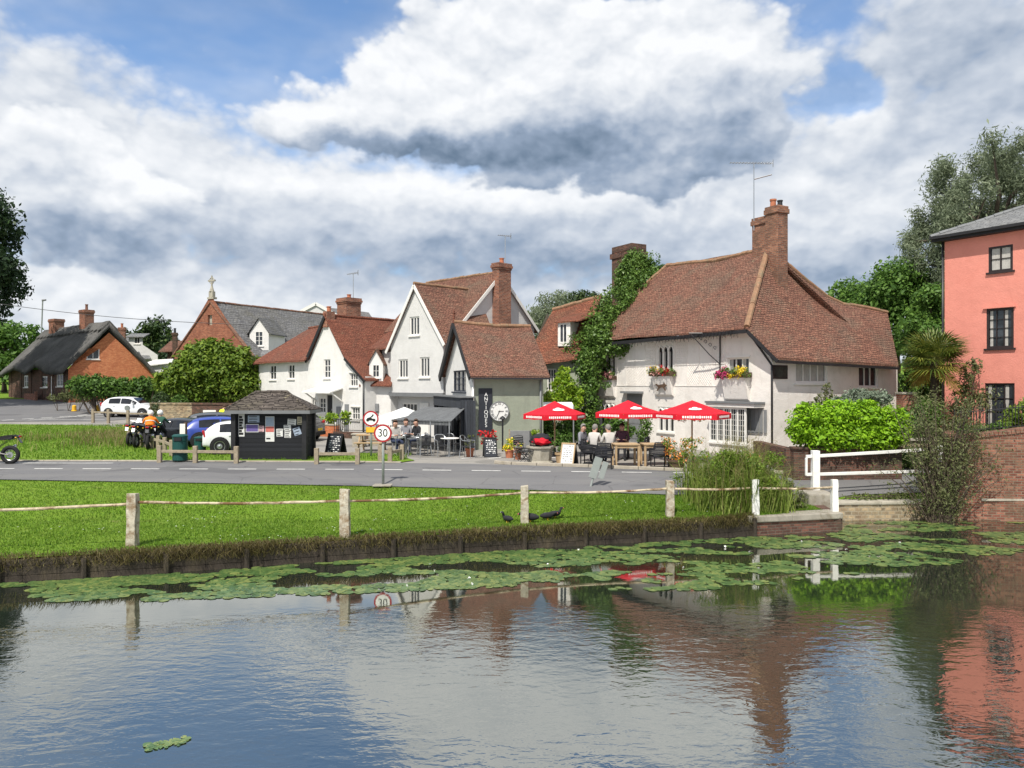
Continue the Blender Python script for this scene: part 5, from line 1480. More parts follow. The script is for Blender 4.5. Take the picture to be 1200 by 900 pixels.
mb = MB(); ridge(mb, [a_r0, a_r0.lerp(a_r1, .5) - up * .07, a_r1], .1); mb.build('ridge_tiles', M['ridge_tile'], arf)
mb = MB(); f0 = a_r0 + up * .55; mb.lathe([(.07, f0.z - .6), (.05, f0.z - .2), (.08, f0.z - .15), (.03, f0.z), (.005, f0.z + .05)], (f0.x, f0.y, 0), 8); mb.build('finial', M['tile_red'], arf)
mb = MB(); mb.bar(a_r0 - up * .16 - ad * .03, a_e0 - up * .14 - ad * .03, .05, .2); mb.bar(a_r0 - up * .16 - ad * .03, a_r0 - ag * 3.1 - up * 2.56 - ad * .03, .10, .34); mb.build('bargeboard', M['black_wood'], an)
mb = MB(); mb.bar(a_e0 - up * .13 + ag * .05, a_e1 - up * .13 + ag * .05, .09, .07); mb.build('gutter', M['black_metal'], an)
drainpipe(an, [AF.p(-.05, 3.0, .08), AF.p(-.05, .3, .08)], 'white_paint', .05)
drainpipe(an, [AF.p(AL - .15, 3.05, .08), AF.p(AL - .15, .1, .08)], 'frame_grey', .04)
# dark timber cafe front on the gable side
mb = MB(); CFo = AG.p(0, 0, .55); CF = Fr(CFo, ag); zt = 2.22
CF.box(mb, 0.0, 1.78, 5.75, zt, -.5, .06); CF.box(mb, 0.0, 0.0, 5.75, .3, -.5, .02)
for s_ in (0.05, 1.2, 2.35, 3.4, 4.4, 5.65): CF.box(mb, s_ - .06, .3, s_ + .06, 1.78, -.1, .03)
mb.box((CF.p(5.8, 0, -.28).x + .05, CF.p(5.8, 0, -.28).y, 1.05), (.5, .06, 2.1), math.atan2(ad.y, ad.x))
cfr = mb.build('cafe_front', M['slate_boards'], an)
mb = MB(); CF.box(mb, 0.05, .3, 5.6, 1.78, -.12, -.1); mb.build('cafe_glazing', M['glass_dark'], cfr)
mb = MB(); CF.box(mb, 0, zt + .003, 5.8, zt + .06, -.6, .12); mb.build('cafe_roof', M['lead'], cfr)
# awning over the terrace
aw_ = thing('awning', 'grey pull-out awning over the cafe terrace', 'awning', CF.p(3, 0, 1.5))
mb = MB(); h0, h1 = W(498, 477, 35.0), W(545, 478, 32.0); l0, l1 = W(459, 492, 33.4), W(528, 494, 30.2)
mb.sheet([h0, h1], [l0, l1], 10, 4, .02, 0); cn = mb.build('canopy', M['grey_canvas'], aw_)
mb = MB(); vd = Vector((0, 0, -.16)); mb.add([l0 + vd * .05, l1 + vd * .05, l1 + vd, l0 + vd], [(0, 1, 2, 3)]); mb.bar(l0, l1, .05, .05); mb.build('valance', M['grey_canvas'], aw_)
mb = MB()
for t in (.1, .9):
    p, q = h0.lerp(h1, t), l0.lerp(l1, t); mb.bar(p - Vector((0, 0, .12)), q - Vector((0, 0, .05)), .04, .04)
for t in (.02, .35, .68, .98):
    q = l0.lerp(l1, t); mb.tube([(q.x, q.y, hz(q.y)), (q.x, q.y, q.z)], .025, 6)
mb.build('arm', M['steel'], aw_)
# sign and clock
si = thing('antiques_sign', 'tall dark vertical sign board with white lettering on the green wall', 'sign', AF.p(.5, 1.6, .05))
mb = MB(); q = AF.rect(561, 455, 577, 510, .05); AF.box(mb, q[0], q[1], q[2], q[3], .005, .05); mb.build('board', M['sign_slate'], si, bevel=.006)
hL = (q[3] - q[1] - .5) / 8
for i, ch_ in enumerate('ANTIQUES'):
    text('letter', ch_, hL * 1.18, AF.p((q[0] + q[2]) / 2 + .02, q[3] - .18 - hL * (i + .5), .056), AF.d, AF.z, AF.n, 'white_ink', si)
ck = thing('wall_clock', 'big round white clock with roman numerals on the green shop wall', 'clock', AF.p(1.1, 1.6, .05))
cs = AF.su(585, .08); cz = AF.zv(585, 482, .08); cr_ = .41; cc = AF.p(cs, cz, .05)
def disc(mb, c, r, fr, th, n=40, m=0):
    mb.extrude([(r * math.cos(2 * math.pi * i / n), r * math.sin(2 * math.pi * i / n)) for i in range(n)], c, fr.d, fr.z, fr.n * th, m)
mb = MB(); disc(mb, cc, cr_, AF, .05); mb.build('face', M['clock_face'], ck)
mb = MB(); mb.tube([cc + AF.n * .05 + (AF.d * math.cos(t) + AF.z * math.sin(t)) * cr_ for t in [2 * math.pi * i / 40 for i in range(41)]], .022, 6); mb.build('rim', M['frame_grey'], ck)
for i, s_ in enumerate(('XII', 'I', 'II', 'III', 'IIII', 'V', 'VI', 'VII', 'VIII', 'IX', 'X', 'XI')):
    t = math.pi / 2 - i * math.pi / 6; rd = AF.d * math.cos(t) + AF.z * math.sin(t); tg = AF.d * math.sin(t) - AF.z * math.cos(t)
    text('numeral', s_, .15, cc + AF.n * .054 + rd * cr_ * .77, tg, rd, AF.n, 'black_ink', ck, .002, .8)
mb = MB()
for ang, L_ in ((math.pi / 2 - 2.75 * math.pi / 6 * 1.0 - .1, .19), (math.pi / 2 - math.pi * 1.15, .28)):
    dv = AF.d * math.cos(ang) + AF.z * math.sin(ang); mb.bar(cc + AF.n * .065 - dv * .05, cc + AF.n * .065 + dv * L_, .02, .006, up=AF.n)
mb.build('hand', M['black_ink'], ck)
# ------------------------------------------------------------------ tall white gabled house
Dn = Vector((.7071, -.7071, 0)); Rn = Vector((.7071, .7071, 0)); UP = Vector((0, 0, 1))
th = thing('gabled_house', 'tall pale house with jettied steep gable and huge brick chimney', 'house', (PX(500, 39.5), 39.5, 0))
T0 = Vector((PX(458, 41), 41, 0)); TF = Fr(T0, Dn); TW = 4.35
tz_e0, tz_e1, tz_a = 4.9, 5.1, PZ(334, 39.5)
t1 = TF.rect(480, 371, 491.5, 393); t2 = TF.rect(467, 421, 478, 443); t3 = TF.rect(492, 418.5, 503.5, 442)
jz = 2.35
mb = MB(); TF.face(mb, [(0, jz), (TW, jz), (TW, tz_e1), (TW / 2, tz_a - .06), (0, tz_e0)], [t1, t2, t3])
Tc = T0 + Dn * TW; TR = Fr(Tc, Rn)
TR.face(mb, [(0, jz), (2.6, jz), (2.6, 5.6), (0, 5.2)])
Tl = Fr(T0 + Rn * 3, -Rn); Tl.face(mb, [(0, 0), (3, 0), (3, 5), (0, 5)])
# ground floor set back under the jetty
TG = Fr(T0 - TF.n * .45, Dn); gw = TG.rect(471, 472, 489, 492); gd = TG.rect(493, 472, 503, 515)
TG.face(mb, [(-.1, -.1), (TW - .3, -.1), (TW - .3, jz), (-.1, jz)], [gw])
Fr(T0 + Dn * (TW - .3) - TF.n * .45, Rn).face(mb, [(0, -.1), (3, -.1), (3, jz), (0, jz)])
# main range end wall with the stack
P0 = Vector((PX(540, 39.5), 39.5, 0)); PF = Fr(P0, Rn); PW = 5.5
pw_ = PF.rect(558, 370, 569, 386)
PF.face(mb, [(0, -.1), (PW, -.1), (PW, 6.05), (PW / 2, 8.75), (0, 6.0)], [pw_])
Fr(P0 - Dn * 6.2, Dn).face(mb, [(0, -.1), (6.2, -.1), (6.2, 5.9), (0, 5.9)])
# lower wing left of the gable
LWg = Fr(T0 - Dn * 1.0 - TF.n * .15, Dn); lw = LWg.rect(455.2, 449, 458, 463)
LWg.face(mb, [(0, -.1), (1.0, -.1), (1.0, 4.85), (0, 4.85)])
mb.build('wall', M['grey_render'], th)
window(th, TF, t1, 3, 1, fw=.07, mw=.06); window(th, TF, t2, 3, 1, fw=.07, mw=.06); window(th, TF, t3, 3, 1, fw=.07, mw=.06)
window(th, TG, gw, 4, 1, fw=.08); window(th, PF, pw_, 1, 2, fw=.08, curtain=1)
mb = MB(); TG.box(mb, gd[0], 0, gd[2], gd[3], .003, .06); 
for k in range(2): TG.box(mb, gd[0] + .06 + k * .3, .9, gd[0] + .3 + k * .3, gd[3] - .1, .06, .075)
dr_ = mb.build('door', M['frame_white'], th); mb = MB(); TG.box(mb, gd[2] - .1, .9, gd[2] - .06, 1.0, .06, .12); mb.build('handle', M['steel'], dr_)
mb = MB(); TF.box(mb, -.06, jz - .2, TW + .06, jz - .003, -.4, .09); mb.build('jetty_beam', M['lead'], th)
mb = MB()
ta = TF.p(TW / 2, tz_a + .08, .14); te0 = TF.p(-.25, tz_e0 - .32, .14); te1 = TF.p(TW + .25, tz_e1 - .28, .14)
m_a = P0 + Rn * (PW / 2) + Dn * .15 + UP * 8.84; m_l = m_a - Dn * 6.4 + UP * .0
vA = ta + Rn * 4.4 + UP * .0
mb.sheet([ta, vA], [te1, TR.p(3.0, 5.75, .25)], 18, 14, .1, .04, .6)
mb.sheet([vA, ta], [Tl.p(-.6, 5.3, .3), te0], 18, 14, .1, .04, .6)
pe0 = P0 - Rn * .3 + Dn * .15 + UP * 5.78
mb.sheet([m_a, m_l], [pe0, pe0 - Dn * 6.4], 22, 14, .1, .05, .5)
pe1 = P0 + Rn * (PW + .3) + Dn * .15 + UP * 5.78
mb.sheet([m_l, m_a], [pe1 - Dn * 6.4, pe1], 12, 6, .1, .03)
trf = mb.build('roof', M['tile_brown'], th)
mb = MB(); ridge(mb, [ta, vA], .09); ridge(mb, [m_a, m_l], .09); mb.build('ridge_tiles', M['ridge_tile'], trf)
mb = MB(); 
for p, q in ((ta, te0), (ta, te1)): mb.bar(p - UP * .13 + TF.n * .02, q - UP * .13 + TF.n * .02, .04, .16)
for p, q in ((m_a, pe0), (m_a, pe1)): mb.bar(p - UP * .13 + PF.n * .02, q - UP * .13 + PF.n * .02, .04, .16)
mb.build('bargeboard', M['frame_white'], th)
mb = MB(); le = LWg.p(-.9, 4.75, .25); mb.sheet([LWg.p(-1.2, 6.2, -1.9), LWg.p(1.05, 6.2, -1.9)], [le, LWg.p(.95, 4.75, .3)], 8, 8, .1, .03); mb.build('lower_roof', M['tile_red'], th)
cpx = PF.p(PW / 2 - .05, 0, .24); chimney(th, cpx, Rn, .92, .5, 3.0, PZ(309, 41.2), 'red_brick', 1, True, 'terracotta', .3)
drainpipe(th, [LWg.p(.05, 4.6, .12), LWg.p(.05, .1, .12)])
antenna('tv_antenna', 'small aerial behind the tall brick chimney of the gabled house', W(592, 308, 42.5), 1.5, (1, .4, 0), 7, .75)

# ------------------------------------------------------------------ white rendered cottages left of it
wc = thing('white_cottage', 'bright white cottage with steep gable, canopy porch and red tiled roof', 'cottage', (PX(380, 43), 43, 0))
K0 = Vector((PX(404, 42), 42, 0)); WL = 9.9
CFm = Fr(K0 - Dn * WL, Dn)                     # front, s to the right; corner at s=WL
gx = WL - 3.7
za = PZ(371, 43.3)
c1 = CFm.rect(316, 428, 323.5, 445); c2 = CFm.rect(337.5, 427, 345, 444); c3 = CFm.rect(379.5, 421, 387, 443)
c4 = CFm.rect(410, 437, 419, 453); c5 = CFm.rect(412, 477, 421.5, 492); c6 = CFm.rect(374, 466, 381.5, 484); c7 = CFm.rect(364.5, 466, 370, 488); cd = CFm.rect(383, 463, 389.5, 500)
xr = 1.95
mb = MB()
CFm.face(mb, [(0, 0), (WL + xr, 0), (WL + xr, 3.08), (WL, 4.34), (gx + 1.85, za - .05), (gx, 4.2), (0, 4.2)], [c1, c2, c3, c4, c5, c6, c7, cd])
Fr(K0 + Dn * xr, Rn).face(mb, [(0, 0), (4, 0), (4, 3.2), (0, 3.2)])
Fr(K0 - Dn * WL + Rn * 5, -Rn).face(mb, [(0, 0), (5, 0), (5, 4.25), (0, 4.25)])
mb.build('wall', M['white_render'], wc)
for c in (c1, c2): window(wc, CFm, c, 2, 2, mw=.05, fw=.06)
window(wc, CFm, c3, 2, 3, fw=.06); window(wc, CFm, c4, 3, 2, fw=.06, hood=True); window(wc, CFm, c5, 3, 2, fw=.06, hood=True); window(wc, CFm, c6, 2, 3, fw=.06); window(wc, CFm, c7, 2, 3)
mb = MB(); CFm.box(mb, cd[0], cd[1], cd[2], cd[3], -.1, -.06); dd = mb.build('door', M['black_wood'], wc); mb = MB(); CFm.box(mb, cd[2] - .12, cd[1] + .9, cd[2] - .08, cd[1] + 1, -.06, -.02); mb.build('handle', M['steel'], dd)
mb = MB(); pa, pb = CFm.su(371), CFm.su(402); pz = CFm.zv(386, 459)
mb.sheet([CFm.p(pa, pz + .25, 0), CFm.p(pb, pz + .25, 0)], [CFm.p(pa - .1, pz, .9), CFm.p(pb + .1, pz, .9)], 6, 3, .08)
for a in (pa, pb): mb.bar(CFm.p(a, pz - .55, .01), CFm.p(a, pz - .05, .75), .07, .07)
mb.build('porch_canopy', M['white_paint'], wc)
mb = MB(); a0 = CFm.su(396); CFm.box(mb, a0 - .1, .2, a0 + .3, 1.55, .005, .05); a0 = CFm.su(406.5); CFm.box(mb, a0 - .15, .2, a0 + .2, 1.7, .005, .05); mb.build('shutter', M['frame_grey'], wc)
mb = MB()
ap = CFm.p(gx + 1.85, za + .1, .15); ge0 = CFm.p(gx - .22, 4.2, .15); ge1 = CFm.p(WL + .18, 4.28, .15); ge2 = CFm.p(WL + xr + .15, 3.05, .15)
rr = ap + Rn * 5.2 - UP * .05
mb.sheet([ap, rr], [ge1, ge1 + Rn * 5.2], 20, 12, .1, .045, .6); mb.sheet([ge1, ge1 + Rn * 5.2], [ge2, ge2 + Rn * 5.2], 18, 7, .1, .03, .6)
mb.sheet([rr, ap], [ge0 + Rn * 5.2, ge0], 14, 8, .1, .03)
lr0, lr1 = CFm.p(2.2, PZ(384, 48.5), -2.3), CFm.p(gx + .5, PZ(374, 45.5) - .1, -2.3)
mb.sheet([lr0, lr1], [CFm.p(-.35, 4.15, .35), CFm.p(gx - .02, 4.2, .35)], 22, 14, .1, .05, .6)
mb.sheet([lr1, lr0], [CFm.p(gx, 4.2, -5.2), CFm.p(-.35, 4.2, -5.2)], 8, 6, .1, .03)
mb.sheet([lr0, lr0 + Vector((.02, .02, 0))], [CFm.p(-.35, 4.15, -5.0), CFm.p(-.35, 4.15, .35)], 8, 8, .1, .03)
wrf = mb.build('roof', M['tile_red'], wc)
mb = MB(); ridge(mb, [ap, rr], .09); ridge(mb, [lr0, lr1], .09); mb.build('ridge_tiles', M['tile_red'], wrf)
mb = MB(); mb.bar(ap - UP * .12, ge0 - UP * .12, .05, .2); mb.bar(ge1 - UP * .1, ge2 - UP * .12, .05, .14); mb.build('bargeboard', M['black_wood'], wc)
c_ = W(409, 372, 45.6); chimney(wc, c_, Rn, 1.0, 1.0, 5.5, PZ(350, 45.6), 'red_brick', 1, True, 'terracotta', .25)
c_ = ap + Rn * .3; chimney(wc, c_, Rn, .5, .45, 6.0, PZ(366, 43.8), 'red_brick', 1, False, 'terracotta', .3)
drainpipe(wc, [CFm.p(WL + xr - .02, 3.0, .1), CFm.p(WL + xr - .02, .1, .1)])
antenna('tv_antenna', 'aerial on the square brick chimney of the white cottage', W(414, 350, 45.6), 1.5, (1, -.3, .1), 7, .7)

lk = thing('link_cottage', 'narrow white cottage with tiny gabled dormer, squeezed between the white houses', 'cottage', (PX(440, 41), 41, 0))
KF = Fr(Vector((PX(427, 41.2), 41.2, 0)), Vector((.93, -.1, 0))); kl = 1.45
kd = KF.rect(430, 473, 444, 482)
mb = MB(); KF.face(mb, [(0, 0), (kl, 0), (kl, 2.95), (0, 2.95)]); mb.build('wall', M['white_render'], lk)
mb = MB(); mb.sheet([KF.p(-.1, 5.0, -2.4), KF.p(kl + .1, 5.0, -2.4)], [KF.p(-.2, 2.75, .3), KF.p(kl + .1, 2.75, .3)], 8, 10, .09, .04); krf = mb.build('roof', M['tile_red'], lk)
DK = Fr(KF.p(.28, 0, .05), KF.d); dz0, dz1 = 3.0, 3.95; dwn = (.18, 3.15, .58, 3.85)
mb = MB(); DK.face(mb, [(0, dz0 - .25), (.76, dz0 - .25), (.76, dz1), (.38, dz1 + .65), (0, dz1)], [dwn])
for s_ in (0, .76): mb.poly([DK.p(s_, dz0 - .3), DK.p(s_, dz0 - .3, -.3), DK.p(s_, dz1, -1.2), DK.p(s_, dz1)])
dmr = mb.build('dormer', M['white_render'], lk)
mb = MB(); t_ = DK.p(.38, dz1 + .72, .1)
mb.sheet([t_, t_ - DK.n * 2], [DK.p(.86, dz1 - .12, .1), DK.p(.86, dz1 - .12, -1.8)], 4, 4, .05); mb.sheet([t_ - DK.n * 2, t_], [DK.p(-.1, dz1 - .12, -1.8), DK.p(-.1, dz1 - .12, .1)], 4, 4, .05); mb.build('dormer_roof', M['tile_brown'], dmr)
window(lk, DK, dwn, 2, 2, rec=.05, fw=.05, mw=.03)
mb = MB(); KF.box(mb, kd[0], kd[1], kd[2], kd[3], .003, .08); KF.box(mb, kd[0] + .02, 0, kd[2] - .02, kd[1] - .003, .003, .03); mb.build('garage_door', M['frame_grey'], lk)

# ------------------------------------------------------------------ chapel-like brick hall with slate roof
cb = thing('brick_chapel', 'old red brick hall with slate roof, stone cross finial and white dormer', 'hall', (PX(250, 60), 60, 0))
Hd = Vector((.874, -.486, 0)); Ha = Vector((.486, .874, 0))    # gable direction to the right, ridge direction away
hx = W(247, 352, 60); gwid = 8.6
HG = Fr(Vector((hx.x, hx.y, 0)) - Hd * gwid / 2, Hd)
hza = hx.z; hze = 5.0
mb = MB(); nic = HG.rect(243.5, 369, 248.5, 381)
HG.face(mb, [(0, 0), (gwid, 0), (gwid, hze), (gwid - .1, hze + .5), (gwid / 2 + 2.6, 6.75), (gwid / 2 + 2.3, 7.2), (gwid / 2 + .3, hza + .1), (gwid / 2 - .3, hza + .1), (gwid / 2 - 2.3, 7.2), (gwid / 2 - 2.6, 6.75), (.1, hze + .5), (0, hze)], [nic], .2)
HR = Fr(HG.p(gwid, 0), Ha); HR.face(mb, [(0, 0), (14, 0), (14, hze), (0, hze)])
mb.build('wall', M['church_brick'], cb)
mb = MB(); HG.box(mb, nic[0], nic[1], nic[2], nic[3], -.25, -.19)
HG.box(mb, gwid / 2 - .35, hza + .1, gwid / 2 + .35, hza + .25, -.3, .06); HG.box(mb, gwid / 2 - .22, hza + .25, gwid / 2 + .22, hza + .7, -.25, .02)
c = HG.p(gwid / 2, hza + .7, -.1); mb.lathe([(.2, c.z), (.14, c.z + .2), (.07, c.z + .45), (.06, c.z + 1.25)], (c.x, c.y, 0), 8); mb.bar(c + HG.d * -.38 + UP * .85, c + HG.d * .38 + UP * .85, .12, .12)
mb.tube([c + UP * .85 + HG.d * .25 * math.cos(t) + UP * .25 * math.sin(t) for t in [i * .5236 for i in range(13)]], .035, 5)
mb.build('stone_dressing', M['stone'], cb)
mb = MB(); top0 = HG.p(gwid / 2, hza - .1, -.15); e0 = HG.p(gwid + .35, hze - .15, -.15)
mb.sheet([top0, top0 + Ha * 14], [e0, e0 + Ha * 14], 16, 10, .1, .03); e1 = HG.p(-.35, hze - .15, -.15); mb.sheet([top0 + Ha * 14, top0], [e1 + Ha * 14, e1], 8, 6, .1)
crf = mb.build('roof', M['slate'], cb)
mb = MB(); ridge(mb, [top0, top0 + Ha * 14], .1); mb.bar(top0 + HG.n * .12, e0 + HG.n * .12 + UP * .05, .26, .10); mb.bar(top0 + HG.n * .12, e1 + HG.n * .12 + UP * .05, .26, .10); mb.build('coping', M['stack_brick'], crf)
dq = W(302, 405, 60); DH = Fr(Vector((dq.x, dq.y, 0)) + Hd * .25 + HR.n * .4, Vector((.86, -.2, 0)))
zz0, zz1 = PZ(408, 60), PZ(388, 60)
DH = Fr(Vector((PX(292.5, 59.5), 59.5, 0)), Vector((.95, -.12, 0))); dw = 1.55
hw = (.45, zz0 + .15, 1.1, zz1 - .05)
mb = MB(); DH.face(mb, [(0, zz0 - .3), (dw, zz0 - .3), (dw, zz1 - .2), (dw / 2, zz1 + .95), (0, zz1 - .2)], [hw])
for s_ in (0, dw): mb.poly([DH.p(s_, zz0 - .3), DH.p(s_, zz0 - .3, -3), DH.p(s_, zz1 - .2, -3), DH.p(s_, zz1 - .2)])
dch = mb.build('dormer', M['white_render'], cb)
mb = MB(); t_ = DH.p(dw / 2, zz1 + 1.05, .15)
mb.sheet([t_, t_ - DH.n * 3.2], [DH.p(dw + .2, zz1 - .25, .15), DH.p(dw + .2, zz1 - .25, -3)], 4, 4, .08); mb.sheet([t_ - DH.n * 3.2, t_], [DH.p(-.2, zz1 - .25, -3), DH.p(-.2, zz1 - .25, .15)], 4, 4, .08)
mb.build('dormer_roof', M['slate'], dch)
window(cb, DH, hw, 2, 3, rec=.06, fw=.06)
mb = MB()
mb.sheet([W(285, 412, 59.6), W(316, 410, 59.2)], [W(284, 417, 58.7), W(322, 417, 58.3)], 4, 2, .15); mb.build('dormer_ledge', M['slate_pale'], dch)
# slate roofed house beyond
bh = thing('slate_house', 'grey slate roof with a white gable edge showing above the chapel roof', 'house', (PX(390, 78), 78, 0))
sx0 = Vector((PX(345, 78), 78, 0)); SF = Fr(sx0, (1, 0, 0))
mb = MB(); SF.face(mb, [(0, 1.5), (4.2, 1.5), (4.2, PZ(370, 78)), (2.2, PZ(358, 78)), (0, PZ(370, 78))]); SF.face(mb, [(2.5, 1.4), (13, 1.4), (13, 6.5), (2.5, 6.5)]); mb.build('wall', M['grey_render'], bh)
mb = MB(); q0, q1, q2 = SF.p(2.2, PZ(357, 78) + .1, .1), SF.p(-.3, PZ(371, 78), .1), SF.p(4.5, PZ(371, 78), .1)
mb.bar(q0, q1, .1, .3); mb.bar(q0, q2, .1, .3); mb.build('bargeboard', M['frame_white'], bh)
mb = MB(); mb.sheet([q0 + Vector((0, 3.5, 0)), W(432, 366, 81)], [q2 + Vector((0, .2, 0)), W(445, 385, 78)], 10, 6, .12); mb.sheet([q0 + Vector((0, .05, 0)), q0 + Vector((0, 6, 0))], [q2 + Vector((0, .05, 0)), q2 + Vector((0, 6, 0))], 4, 4, .1); mb.sheet([q0 + Vector((0, 6, 0)), q0 + Vector((0, .05, 0))], [q1 + Vector((0, 6, 0)), q1 + Vector((0, .05, 0))], 4, 4, .1); mb.build('roof', M['slate'], bh)

# ------------------------------------------------------------------ thatched cottage
tc_ = thing('thatched_cottage', 'long thatched cottage with orange brick gable and twin brick chimneys', 'cottage', (PX(110, 68), 68, hz(68)))
Y0 = 68.0; tg = Vector((.80, .60, 0)); ta_ = Vector((-.80, .60, 0))
g0 = Vector((PX(80, Y0), Y0, 0)); TGf = Fr(g0, tg); gwd = 7.2
zb = hz(68) - .3; ge = PZ(432, 68); gap = PZ(389, 69)
tw = TGf.rect(101.5, 408.5, 116.5, 421)
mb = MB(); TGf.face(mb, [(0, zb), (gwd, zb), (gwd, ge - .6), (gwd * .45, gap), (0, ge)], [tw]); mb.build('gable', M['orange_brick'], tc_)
window(tc_, TGf, tw, 2, 1, fw=.07, rec=.08)
fl = 13.0; TFf = Fr(g0 + ta_ * fl, -ta_)
mb = MB(); fw1, fw2, fw3 = TFf.rect(48, 441, 55.5, 454), TFf.rect(66, 438, 74, 453), TFf.rect(28, 440, 33, 454); fd = TFf.rect(59, 441, 63, 466)
TFf.face(mb, [(0, zb), (fl, zb), (fl, ge), (0, ge)], [fw1, fw2, fw3, fd])
for k in range(6): TFf.box(mb, .6 + k * 2.3, zb, .8 + k * 2.3, ge - .1, -.01, .05)
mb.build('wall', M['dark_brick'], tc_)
for f in (fw1, fw2, fw3): window(tc_, TFf, f, 2, 2, fw=.1)
mb = MB(); TFf.box(mb, fd[0], fd[1], fd[2], fd[3], -.1, -.05); mb.build('door', M['white_paint'], tc_)
mb = MB()
r0 = TGf.p(gwd * .45, PZ(377, 69), .35); r1 = r0 + ta_ * 13.6 - UP * .3
e0 = TGf.p(-.55, ge - .15, .35); e1 = e0 + ta_ * 13.8
mb.sheet([r0, r0.lerp(r1, .5) - UP * .1, r1], [e0, e0.lerp(e1, .25) + UP * .1, e0.lerp(e1, .4) + UP * .75, e0.lerp(e1, .55) + UP * .05, e0.lerp(e1, .75) + UP * .5, e1 - UP * .2], 40, 14, .42, .14, .5)
e2 = TGf.p(gwd + .6, ge - 1.0, .35); mb.sheet([r1, r0], [e2 + ta_ * 13.8, e2], 14, 8, .42, .1, .5)
trf2 = mb.build('roof', M['thatch'], tc_, smooth=True)
mb = MB(); 
def rollover(a, b, side):
    A0, B0 = Vector(a), Vector(b)
    mb.bar(A0, B0, .5, .34)
rn = (e0 - r0).normalized()
mb.sheet([r0 + UP * .16, r1 + UP * .16], [r0 + rn * 1.0 + UP * .18, r1 + rn * 1.0 + UP * .18], 30, 3, .2, .06, 1.0)
n_ = 18
for i in range(n_):
    a = r0.lerp(r1, i / n_) + rn * 1.0 + UP * .17; b_ = r0.lerp(r1, (i + 1) / n_) + rn * 1.0 + UP * .17; m_ = a.lerp(b_, .5) + rn * .35
    mb.extrude([(0, 0), ((b_ - a).length, 0), ((b_ - a).length / 2, .36)], a, (b_ - a).normalized(), rn, UP * .08)
rr2 = (e2 - r0).normalized(); mb.sheet([r1 + UP * .16, r0 + UP * .16], [r1 + rr2 * 1.0 + UP * .18, r0 + rr2 * 1.0 + UP * .18], 20, 3, .2, .06, 1.0)
mb.build('ridge_cap', M['thatch'], trf2)
chimney(tc_, r0.lerp(r1, .33), ta_, 1.1, .85, 6, PZ(363, 72), 'red_brick', 1, True, 'red_brick', .55)
chimney(tc_, r0.lerp(r1, .80), ta_, 1.3, .9, 6, PZ(374, 76), 'red_brick', 0, True)
mb = MB(); TFf.box(mb, fl - 7.5, zb, fl - 5.2, zb + 1.1, .6, .7); TFf.box(mb, fl - 5.15, zb, fl - 4.9, zb + 1.3, .55, .75); mb.build('garden_wall', M['red_brick'], tc_)
# street light on the cottage skyline
sl = thing('street_lamp', 'thin grey street lamp rising behind the thatched roof', 'street lamp', (PX(46, 82), 82, hz(82)))
mb = MB(); p0 = Vector((PX(46, 82), 82, hz(82))); p1 = W(50, 352, 82); mb.tube([p0, p0.lerp(p1, .97), p1], .07, 8); mb.build('pole', M['pole_grey'], sl)
mb = MB(); mb.tube([p1 - Vector((.05, 0, 0)), p1 + Vector((.35, 0, .05))], [.12, .09], 8); mb.build('lamp_head', M['frame_grey'], sl)
cbmb = MB(); q0, q1 = W(-30, 352, 60), W(300, 381, 58)
cbmb.tube([q0.lerp(q1, i / 16) - UP * (.35 * math.sin(math.pi * i / 16)) for i in range(17)], .022, 5)
tag(cbmb.build('overhead_cable', M['black_metal']), 'single overhead cable across the sky from dark tree to chapel', 'cable')
# roofs and stacks between thatch and chapel
cv = thing('conservatory_house', 'pale house with grey glazed lean-to roof beyond the thatched cottage', 'house', (PX(160, 82), 82, hz(82)))
VF = Fr(Vector((PX(142, 82), 82, 0)), (1, 0, 0)); mb = MB()
dwr = VF.rect(157, 395, 164, 403)
VF.face(mb, [(0, 2), (3.9, 2), (3.9, PZ(416, 82)), (2.3, PZ(404, 82)), (2.3, PZ(394, 82)), (.8, PZ(394, 82)), (.8, PZ(400, 82)), (0, PZ(400, 82))], [dwr]); mb.build('wall', M['grey_render'], cv)
window(cv, VF, dwr, 2, 1, fw=.08)
mb = MB(); mb.sheet([VF.p(-.4, PZ(394, 82), -2), VF.p(1.0, PZ(398, 82), -2)], [VF.p(-.4, PZ(420, 82), .4), VF.p(3.4, PZ(420, 82), .4)], 5, 5, .1)
mb.sheet([VF.p(.6, PZ(390, 82), -1), VF.p(2.6, PZ(390, 82), -1)], [VF.p(.6, PZ(394.5, 82), .3), VF.p(2.6, PZ(394.5, 82), .3)], 4, 3, .1); mb.build('roof', M['slate_pale'], cv)
chimney(cv, W(143, 400, 80), (1, .3), .62, .6, 4, PZ(384, 80), 'red_brick', 1, True, 'terracotta', .45)
ln = thing('lean_to', 'low white roofed outbuilding above the hedge, left of the laurel bush', 'outbuilding', (PX(180, 75), 75, hz(75)))
mb = MB(); LT = Fr(Vector((PX(164, 75), 75, 0)), (1, 0, 0)); LT.face(mb, [(0, 1), (3.2, 1), (3.2, PZ(426, 75)), (0, PZ(430, 75))]); mb.build('wall', M['grey_render'], ln)
mb = MB(); mb.sheet([LT.p(.8, PZ(421, 75), -1.5), LT.p(4, PZ(419, 75), -1.5)], [LT.p(-.3, PZ(429, 75), .3), LT.p(3.0, PZ(425, 75), .3)], 5, 4, .1); mb.build('roof', M['white_render'], ln)
dc = thing('brick_house', 'dark roofed house with a slim black stack, half hidden left of the chapel', 'house', (PX(208, 84), 84, hz(84)))
mb = MB(); DB = Fr(Vector((PX(196, 84), 84, 0)), (1, 0, 0)); DB.face(mb, [(0, 1), (3, 1), (3, PZ(405, 84)), (0, PZ(412, 84))]); mb.build('wall', M['dark_brick'], dc)
